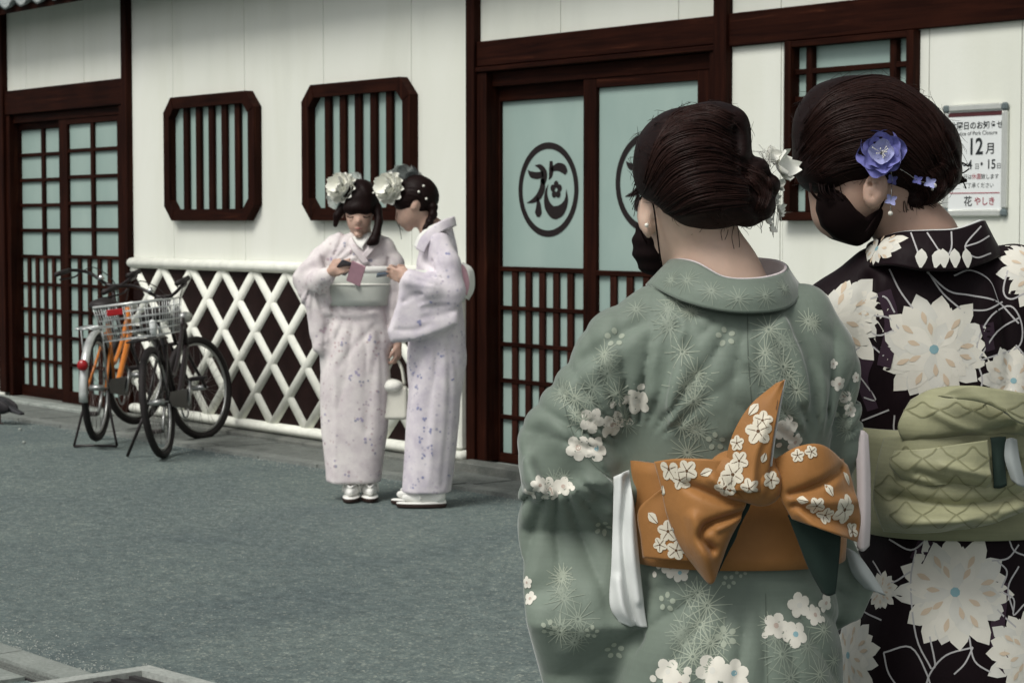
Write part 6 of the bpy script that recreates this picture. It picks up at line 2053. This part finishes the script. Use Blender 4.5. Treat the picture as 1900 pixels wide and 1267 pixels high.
robe_b = sculpt('kimono', b_robe, (A(715, 0)[0], -.26, A(0, 920)[2]), (A(880, 0)[0], .22, A(0, 408)[2]), .0085, M['pale_b'], BR,
                lambda P, F: strokes(b_f, P, radial(b_f, P, radial(b_f, P, F, 842, 535, 24, .006, .05, .26, 100, 180, .3, seed=1), 810, 560, 20, .009, .15, .55, -125, -55, .3, seed=2) + .0042 * wob(P, 15, (1, 1, .5), 3) + .002 * wob(P, 40, (1, 1, .5), 0), B_FOLDS), 2)
hA, tA = A(812, 926, -.05), A(752, 930, -.05)
hB, tB = A(800, 916, .07), A(742, 918, .07)
for q in (hA, tA, hB, tB): q[2] = .052
def b_body(P):
    d = ell(P, A(771, 370, .0), (.096, .078, .098), rotm(0, 25, 0))
    d = smin(d, ell(P, A(757, 402, .0), (.058, .056, .058), rotm(0, 40, 0)), .04)
    d = smin(d, ell(P, A(739, 408, .0), (.012, .012, .018), rotm(0, -35, 0)), .012)
    d = smin(d, ell(P, A(744, 417, .0), (.012, .018, .006), rotm(0, 45, 0)), .007)
    d = smin(d, ell(P, A(758, 424, .0), (.020, .022, .016)), .014)
    d = smin(d, ell(P, A(770, 380, -.075), (.016, .010, .030), rotm(0, 20, 0)), .008)
    d = smin(d, rcone(P, A(783, 400, .0), A(806, 432, .01), .046, .054), .03)
    d = smin(d, rcone(P, A(806, 432, .01), A(815, 560, .01), .06, .085), .04)
    d = smin(d, rcone(P, A(815, 560, .01), A(805, 800, .01), .085, .07), .05)
    d = smin(d, chain(P, [A(812, 455, -.06), A(838, 538, -.15), A(762, 518, -.19)], [.04, .034, .022], .02), .02)
    d = smin(d, hand_sdf(P, A(764, 518, -.19), A(740, 512, -.17) - A(764, 518, -.19), (-.1, -.3, 1), (-.3, .9, .2)), .012)
    d = smin(d, chain(P, [A(802, 455, .07), A(790, 530, .12), A(752, 518, .0)], [.04, .034, .022], .02), .02)
    d = smin(d, hand_sdf(P, A(755, 516, -.03), A(735, 507, -.09) - A(755, 516, -.03), (.1, -.2, 1), (-.5, -.6, .2)), .012)
    d = smin(d, rcone(P, A(800, 800, -.03), hA + [0, 0, .09], .06, .042), .03)
    d = smin(d, rcone(P, A(795, 800, .05), hB + [0, 0, .09], .06, .042), .03)
    return d
sculpt('body', b_body, (A(705, 0)[0], -.28, .12), (A(872, 0)[0], .19, A(0, 330)[2]), .0062, M['skin_far'], BR)
for (h_, t_) in ((hA, tA), (hB, tB)):
    sculpt('tabi_sock', lambda P: foot_sdf(P, h_, t_, h_ + [0, 0, .11]), (t_[0] - .07, h_[1] - .07, .03), (h_[0] + .07, h_[1] + .07, .24), .006, M['white_sock'], BR)
    sandal(b_f, h_, t_, BR)
def b_hair(P):
    d = ell(P, A(775, 363, .0), (.106, .096, .100), rotm(0, 22, 0))
    d = smin(d, ell(P, A(745, 378, .0), (.046, .078, .036), rotm(0, 30, 0)), .03)
    cut = ell(P, A(752, 410, .0), (.064, .15, .050), rotm(0, 18, 0))
    d = smax(d, -cut, .01)
    cut2 = ell(P, A(771, 384, -.10), (.026, .05, .038), rotm(0, 15, 0))
    d = smax(d, -cut2, .008)
    for i, (x_, y_) in enumerate([(795, 372), (803, 384), (803, 398), (797, 412), (791, 424)]):
        d = smin(d, ell(P, A(x_, y_, -.03 - .01 * i), (.030 - .003 * i, .034, .026)), .008)
    d = smin(d, chain(P, [A(790, 425, -.075), A(786, 440, -.10), A(780, 452, -.115)], [.014, .010, .004], .01), .01)
    return d
hair_b = sculpt('hair', b_hair, (A(718, 0)[0], -.16, A(0, 462)[2]), (A(822, 0)[0], .13, A(0, 318)[2]), .006, M['hair'], BR,
                lambda P, F: strokes(b_f, P, F + .002 * wob(P, 60, (.6, 1, 1.2), 1), [([(752, 345 + 6 * i, -.07), (775, 345 + 8 * i, -.095), (800, 365 + 8 * i, -.06)], .006, .005) for i in range(6)]), 1)
wb = Geo()
for pts in [[(737, 395, -.03), (736, 410, -.03), (741, 422, -.03), (748, 428, -.03)], [(738, 398, -.02), (742, 425, -.02), (745, 444, -.02)]]:
    wb.tube(catmull(b_f.L(pts), 5), .0014, 4)
wb.build('stray_hair', M['hair'], hair_b)
for (x_, y_) in [(777, 356), (791, 369), (786, 345)]: ball('hair_pin', A(x_, y_, -.10), .0065, M['pearl'], BR)
# collar drawn back from the nape
cloth('collar', b_f, [[(772, 462, -.13), (782, 440, -.12), (806, 420, -.09), (836, 412, -.03), (838, 412, .05), (812, 424, .11)],
                      [(778, 466, -.135), (790, 442, -.128), (812, 416, -.095), (838, 404, -.03), (840, 404, .05), (815, 416, .11)],
                      [(786, 470, -.14), (798, 448, -.135), (820, 430, -.105), (842, 420, -.03), (844, 420, .05), (820, 432, .11)]], M['pale_b'], BR, 6, 6, .008)
cloth('under_collar', b_f, [[(768, 458, -.12), (778, 436, -.11), (802, 418, -.08), (832, 410, -.02)], [(774, 462, -.128), (784, 438, -.12), (808, 418, -.09), (835, 408, -.025)]], M['white_sock'], BR, 6, 4, .006)
band('obi', b_f, B_ROWS, .016, 500, 560, M['pale_obi'], BR, 48, 6, 2.3, .4)
bb = empty('obi_bow'); bb.parent = BR
cloth('loop', b_f, [[(852, 492, -.09), (858, 488, .0), (856, 490, .10)], [(866, 505, -.10), (876, 502, .0), (868, 504, .11)], [(868, 530, -.10), (878, 535, .0), (870, 530, .11)], [(860, 552, -.09), (868, 556, .0), (862, 552, .1)]], M['white_sock'], bb, 6, 6, .012)
cloth('loop', b_f, [[(850, 490, -.12), (858, 492, -.11), (864, 500, -.10)], [(852, 515, -.13), (862, 520, -.125), (870, 525, -.11)], [(856, 540, -.12), (862, 545, -.115), (866, 548, -.11)]], M['pink'], bb, 6, 6, .010)
fascinator(b_f, A(727, 352, -.03), (-.55, -.75, .25), .094, BR, [(A(752, 335, .0), (.1, -.8, .6), .075, M['tulle_dark']), (A(745, 334, .05), (-.2, -.6, .7), .08, M['tulle']), (A(768, 340, -.02), (.3, -.8, .5), .055, M['tulle_dark'])])
pb = Print(b_f, [robe_b])
for (x_, y_) in [(790, 780), (785, 795), (797, 800), (782, 815), (798, 830), (788, 845), (800, 845), (812, 800), (778, 760), (780, 700), (765, 690), (840, 700), (772, 720), (780, 890), (770, 900), (830, 880), (818, 660), (800, 560), (830, 470), (780, 600)]:
    for k in range(random.randint(2, 4)):
        pb.plum(x_ + random.uniform(-5, 5), y_ + random.uniform(-5, 5), b_f.m(random.uniform(1.7, 3.0)), random.uniform(0, 1), random.choice([0, 0, 1]), 1)
pb.build('printed_pattern', [mat_cloth('indigo_print', (.27, .28, .44), .1), mat_cloth('greyblue_print', (.42, .41, .52), .1)], robe_b)
p2_ = empty('phone', b_f.root.matrix_basis @ Vector(A(722, 508, -.10)), b_f.root.rotation_euler[2])
tag(p2_, 'grey blue phone held by the girl in profile', 'phone')
pbox('handset', .125, .066, .010, (-12, -8, 8), (0, 0, 0), M['phone_blue'], p2_)
pbox('screen', .112, .058, .0015, (-12, -8, 8), (.0012, -.001, .0062), M['phone'], p2_)

# ================================================================== bicycles
M['tyre'] = mat_plain('black_rubber', (.012, .009, .009), .75, var=.2)
M['rim'] = mat_plain('alloy_rim', (.40, .41, .40), .35, .8, .06)
M['spoke'] = mat_plain('steel_spokes', (.22, .21, .2), .35, .7, .06)
M['orange_paint'] = mat_plain('orange_paint', (.52, .165, .025), .3, 0, .08)
M['black_paint'] = mat_plain('black_gloss', (.014, .010, .010), .3, 0, .1)
M['silver_paint'] = mat_plain('silver_mudguard', (.58, .60, .58), .3, .4, .06)
M['red_lens'] = mat_plain('red_reflector', (.32, .012, .015), .2, 0, .1)
M['rubber'] = mat_plain('black_grip', (.014, .010, .010), .6, 0, .1)
M['wire'] = mat_plain('plated_wire', (.50, .52, .51), .3, .6, .06)

def bike(name, loc, ang, lean, paint, guard, steer, rear_basket, label, stand, lift=0.0):
    """City bicycle; local +x is forward, rear tyre contact at the origin."""
    r = .335; WB = 1.09
    o = empty(name, (loc[0], loc[1], lift), ang)
    o.rotation_mode = 'XYZ'
    o.rotation_euler = (lean, 0, ang)
    tag(o, label, 'bicycle', 'bicycles parked by the lattice')
    def wheel(cx, rot):
        w = empty('wheel'); w.parent = o; w.location = (cx, 0, r); w.rotation_euler = (0, 0, rot)
        N = 40
        circ = lambda rr: [(rr * math.cos(2 * math.pi * i / N), 0, rr * math.sin(2 * math.pi * i / N)) for i in range(N)]
        tube('tyre', circ(r - .023), .023, M['tyre'], w, 8, True)
        tube('rim', circ(r - .051), .009, M['rim'], w, 6, True)
        hub = Geo(); hub.tube([(0, -.045, 0), (0, .045, 0)], .018, 10); hub.tube([(0, -.07, 0), (0, .07, 0)], .006, 6); hub.build('hub', M['rim'], w)
        sp = Geo()
        for i in range(28):
            t = 2 * math.pi * i / 28; s_ = .03 if i % 2 else -.03
            t2 = t + (.35 if (i // 2) % 2 else -.35)
            sp.tube([(.016 * math.cos(t2), s_, .016 * math.sin(t2)), ((r - .05) * math.cos(t), 0, (r - .05) * math.sin(t))], .0013, 3)
        tag(sp.build('spokes', M['spoke'], w), kind='stuff')
        return w
    wheel(0, 0); wheel(WB, steer)
    bbk = (.46, 0, .28); st = (.30, 0, .72); hd0 = (.90, 0, .62); hd1 = (.865, 0, .80)
    fr = Geo()
    fr.tube([bbk, st], .016, 8); fr.tube([hd0, hd1], .019, 8)
    fr.tube(catmull([hd0, (.72, 0, .46), (.56, 0, .33), bbk], 5), .020, 8)
    fr.tube(catmull([(.87, 0, .76), (.68, 0, .58), (.50, 0, .47), (.41, 0, .46)], 5), .015, 8)
    for s_ in (-1, 1):
        fr.tube([(.44, .02 * s_, .28), (0, .058 * s_, r)], .010, 6); fr.tube([(.315, .02 * s_, .66), (0, .058 * s_, r)], .009, 6)
    fr.build('frame', M[paint], o)
    fk = empty('fork'); fk.parent = o; fk.location = (WB, 0, 0); fk.rotation_euler = (0, 0, steer)
    fg = Geo()
    for s_ in (-1, 1):
        fg.tube(catmull([(-.175, .05 * s_, .64), (-.10, .052 * s_, .50), (0, .056 * s_, r)], 5), .011, 6)
    fg.tube([(-.175, -.055, .64), (-.175, .055, .64)], .012, 6)
    fg.tube([(-.18, 0, .64), (-.245, 0, .93)], .012, 8)
    fg.build('fork_blades', M['black_paint'], fk)
    hb_ = Geo()
    hb_.tube(catmull([(-.46, .29, 1.02), (-.36, .285, 1.045), (-.25, .20, 1.03), (-.225, .07, .955), (-.22, 0, .945), (-.225, -.07, .955), (-.25, -.20, 1.03), (-.36, -.285, 1.045), (-.46, -.29, 1.02)], 6), .011, 8)
    hb_.tube([(-.245, 0, .90), (-.22, 0, .945)], .013, 8)
    hb_.build('handlebar', M['black_paint'], fk)
    for s_ in (-1, 1):
        tube('grip', [(-.34, .287 * s_, 1.044), (-.47, .292 * s_, 1.018)], .017, M['rubber'], fk)
        lv = Geo(); lv.tube(catmull([(-.29, .235 * s_, 1.03), (-.33, .25 * s_, 1.0), (-.44, .285 * s_, .985)], 4), .006, 6)
        lv.tube(catmull([(-.29, .235 * s_, 1.03), (-.20, .18 * s_, 1.06), (-.14, .06 * s_, .95), (-.16, .02 * s_, .75)], 6), .0035, 4)
        lv.build('brake_lever', M['black_paint'], fk)
    lamp = Geo(); lamp.tube([(-.10, 0, .80), (-.05, 0, .80), (-.015, 0, .795)], [.02, .036, .034], 12); lamp.build('headlamp', M['rim'], fk)
    bl = Geo(); bl.tube([(-.25, .09, .985), (-.25, .09, 1.015)], [.026, .012], 10); bl.build('bell', M['steel'], fk)
    # mudguards
    def guard_strip(cx, a0, a1, par, rot=0):
        V = []; F = []
        n = 18
        for i in range(n + 1):
            t = R(a0 + (a1 - a0) * i / n)
            for (u, w_) in ((-1, -.010), (-.6, .0), (0, .006), (.6, .0), (1, -.010)):
                rr = r + .022 + w_
                V.append((cx + rr * math.cos(t), .027 * u, (r if par is o else r) + rr * math.sin(t)))
        for i in range(n):
            for j in range(4):
                q = i * 5 + j; F.append((q, q + 1, q + 6, q + 5))
        me = mesh('mudguard', V, F, M[guard], par)
        md = me.modifiers.new('thick', 'SOLIDIFY'); md.thickness = .003
    if guard == 'silver_paint': guard_strip(0, 40, 190, o)
    # saddle
    post = tube('seat_post', [(.305, 0, .70), (.275, 0, .80)], .013, M['steel'], o)
    sd = sculpt('saddle', lambda P: smax(smin(ell(P, (-.07, 0, 0), (.10, .095, .045)), rcone(P, (-.02, 0, .0), (.14, 0, -.005), .05, .022), .03), -(P[:, 2] + .028), .012), (-.2, -.12, -.07), (.2, .12, .08), .009, M['rubber'], o)
    sd.location = (.275, 0, .84)
    sg = Geo()
    for s_ in (-1, 1):
        for dx in (-.03, .0): sg.tube([(.21 + dx, .045 * s_ + i * 0, .80) if i == 0 else (.21 + dx + .01 * math.sin(i), .045 * s_ + .012 * math.cos(i * 1.6), .80 - .0 + .004 * i) for i in range(6)], .004, 4)
    tag(sg.build('saddle_springs', M['steel'], o), kind='stuff')
    # drive train
    ch = Geo()
    N = 26
    ch.tube([(bbk[0] + .088 * math.cos(2 * math.pi * i / N), -.048, bbk[2] + .088 * math.sin(2 * math.pi * i / N)) for i in range(N)], .006, 5, 0, True)
    ch.tube([(bbk[0], -.075, bbk[2]), (bbk[0], .075, bbk[2])], .017, 8)
    ch.build('chainring', M['rim'], o)
    cg = mesh('chain_guard', [(.50, -.066, .37), (.56, -.066, .30), (.53, -.066, .24), (.05, -.066, .30), (.0, -.066, .345), (.05, -.066, .385)], [(0, 1, 2, 3, 4, 5)], M['black_paint'], o, False)
    cg.modifiers.new('thick', 'SOLIDIFY').thickness = .008
    for s_, aa in ((-1, 60), (1, 240)):
        e = (bbk[0] + .165 * math.cos(R(aa)), .085 * s_, bbk[2] + .165 * math.sin(R(aa)))
        tube('crank', [(bbk[0], .078 * s_, bbk[2]), e], .010, M['rim'], o, 6)
        me = box_mesh('pedal', e[0] - .045, e[0] + .045, min(e[1], e[1] + .10 * s_), max(e[1], e[1] + .10 * s_), e[2] - .012, e[2] + .012, .004)
        setmat(me, M['rubber']); add('pedal', me, o)
    # rear carrier
    cr = Geo()
    for s_ in (-1, 1):
        cr.tube(catmull([(.24, .05 * s_, .70), (.10, .065 * s_, .715), (-.25, .065 * s_, .715), (-.29, .03 * s_, .715)], 4), .006, 6)
        cr.tube([(0, .066 * s_, r), (-.12, .066 * s_, .71)], .005, 6)
    for xx in (.05, -.05, -.15, -.25): cr.tube([(xx, -.065, .715), (xx, .065, .715)], .005, 6)
    cr.tube([(-.29, -.03, .715), (-.29, .03, .715)], .006, 6)
    cr.build('carrier', M['black_paint'] if rear_basket else M['wire'], o)
    if rear_basket:
        b_ = empty('basket'); b_.parent = o
        cx0, cx1, hy, z0, z1 = -.34, .06, .175, .735, .935
        fl = .03
        bw = Geo()
        def ringp(z):
            t = (z - z0) / (z1 - z0); e = fl * t
            return [(cx0 - e, -hy - e, z), (cx1 + e, -hy - e, z), (cx1 + e, hy + e, z), (cx0 - e, hy + e, z)]
        def loop(pts, rr): 
            for i in range(4): bw.tube([pts[i], pts[(i + 1) % 4]], rr, 5)
        for k in range(6):
            z = z0 + (z1 - z0) * k / 5
            loop(ringp(z), .0045 if k == 5 else .0026)
        A0, A1 = ringp(z0), ringp(z1)
        for i in range(4):
            j = (i + 1) % 4
            for k in range(9):
                t = k / 9
                bw.tube([tuple(A0[i][c] * (1 - t) + A0[j][c] * t for c in range(3)), tuple(A1[i][c] * (1 - t) + A1[j][c] * t for c in range(3))], .0024, 4)
        for k in range(8):
            t = (k + .5) / 8
            bw.tube([(cx0 + (cx1 - cx0) * t, -hy, z0), (cx0 + (cx1 - cx0) * t, hy, z0)], .0024, 4)
        bw.build('basket_wire', M['wire'], b_)
        # two plain rim bars, as thick as fingers
        for s_ in (1,):
            tube('basket_rim', [(cx0 - fl, -hy - fl, z1 + .004), (cx0 - fl, hy + fl, z1 + .004)], .008, M['silver_paint'], b_)
        me = box_mesh('reflector', cx0 - fl - .016, cx0 - fl - .004, .03, .125, z1 - .055, z1 - .018, .004); setmat(me, M['red_lens']); add('reflector', me, b_)
        for (yy, zz) in ((-.09, .765),):
            bag = sculpt('paper_scrap', lambda P: ell(P, (0, 0, 0), (.03, .024, .05)), (-.06, -.06, -.08), (.06, .06, .08), .01, M['paper'], b_, lambda P, F: F + .008 * wob(P, 60))
            bag.location = (cx0 + .12, yy, zz + .02)
    else:
        rl = Geo(); rl.tube([(-.352, 0, .50), (-.372, 0, .50)], [.036, .030], 14); rl.build('reflector', M['red_lens'], o)
    # stand
    if stand == 'double':
        sg2 = Geo()
        sg2.tube(catmull([(.03, .062, r), (-.02, .085, .20), (-.055, .135, -lift + .012)], 5), .008, 6)
        sg2.tube(catmull([(.03, -.062, r), (-.02, -.085, .20), (-.055, -.135, -lift + .012)], 5), .008, 6)
        sg2.tube(catmull([(-.055, .135, -lift + .010), (-.075, .06, -lift + .016), (-.075, -.06, -lift + .016), (-.055, -.135, -lift + .010)], 5), .008, 6)
        sg2.build('kickstand', M['black_paint'], o)
    else:
        tube('kickstand', [(.02, .06, r - .01), (.03, .23, .035)], .010, M['black_paint'], o)
    return o
bike('bicycle', (-11.72, -1.13), R(139), R(0), 'orange_paint', 'silver_paint', R(-24), False, 'bicycle with orange frame and silver rear mudguard nearest the left door', 'double', .035)
bike('bicycle', (-10.91, -1.11), R(137), R(-7), 'black_paint', 'black_paint', R(-24), True, 'black bicycle with a silver wire rear basket beside the lattice', 'side')

# ================================================================== pigeon at the left edge
pg = empty('pigeon', (-13.47, -0.99, 0), R(205))
tag(pg, 'grey pigeon pecking on the street near the left door', 'pigeon')
M['feather'] = mat_plain('grey_feather', (.030, .030, .034), .7, 0, .35, 60)
M['feather_d'] = mat_plain('dark_feather', (.013, .011, .013), .7, 0, .3, 60)
M['claw'] = mat_plain('pink_leg', (.10, .045, .04), .6)
def bird(P):
    d = ell(P, (0, 0, .135), (.105, .058, .060), rotm(0, -14, 0))
    d = smin(d, rcone(P, (.07, 0, .155), (.115, 0, .215), .040, .024), .03)
    d = smin(d, ell(P, (.128, 0, .232), (.028, .022, .023)), .012)
    d = smin(d, rcone(P, (.145, 0, .228), (.172, 0, .219), .007, .003), .006)
    d = smin(d, slab(P, [(-.06, .14), (-.13, .125), (-.215, .088), (-.215, .072), (-.12, .09), (-.06, .10)], 0.0, .028, .008), .02)
    return d
sculpt('body', bird, (-.25, -.09, .04), (.20, .09, .28), .006, M['feather'], pg)
for s_ in (-1, 1):
    sculpt('wing', lambda P: smax(ell(P, (-.03, .048 * s_, .142), (.112, .020, .044), rotm(0, -16, 0)), -ell(P, (.2, 0, .3), (.05, .2, .05)), .01), (-.18, -.09, .06), (.12, .09, .22), .007, M['feather_d'], pg)
    lg_ = Geo(); lg_.tube([(.005, .022 * s_, .09), (.0, .024 * s_, .03), (.005, .024 * s_, .004)], [.008, .005, .005], 6)
    for a in (-35, 0, 35, 180): lg_.tube([(.005, .024 * s_, .005), (.005 + .032 * math.cos(R(a)), .024 * s_ + .032 * math.sin(R(a)), .004)], .0035, 5)
    lg_.build('leg', M['claw'], pg)
# crumbs on the street
for i, (x_, y_) in enumerate([(-12.98, -1.06), (-12.20, -1.40)]):
    cb = sculpt('bread_crumb', lambda P: ell(P, (0, 0, .008), (.016, .012, .010)), (-.03, -.03, -.01), (.03, .03, .03), .005, M['pale_stone'], None, lambda P, F: F + .004 * wob(P, 160))
    cb.location = (x_, y_, 0)
    tag(cb, 'pale crumb on the asphalt ' + ('just beside the pigeon' if i == 0 else 'in front of the pigeon'), 'crumb')

# ------------------------------------------------------------------ bookkeeping
for o in bpy.data.objects:
    if o.name.split('.')[0] in ('printed_pattern', 'strands', 'stray_hair', 'spray_stem', 'stamen', 'eyelash', 'basket_wire'):
        o['kind'] = 'stuff'
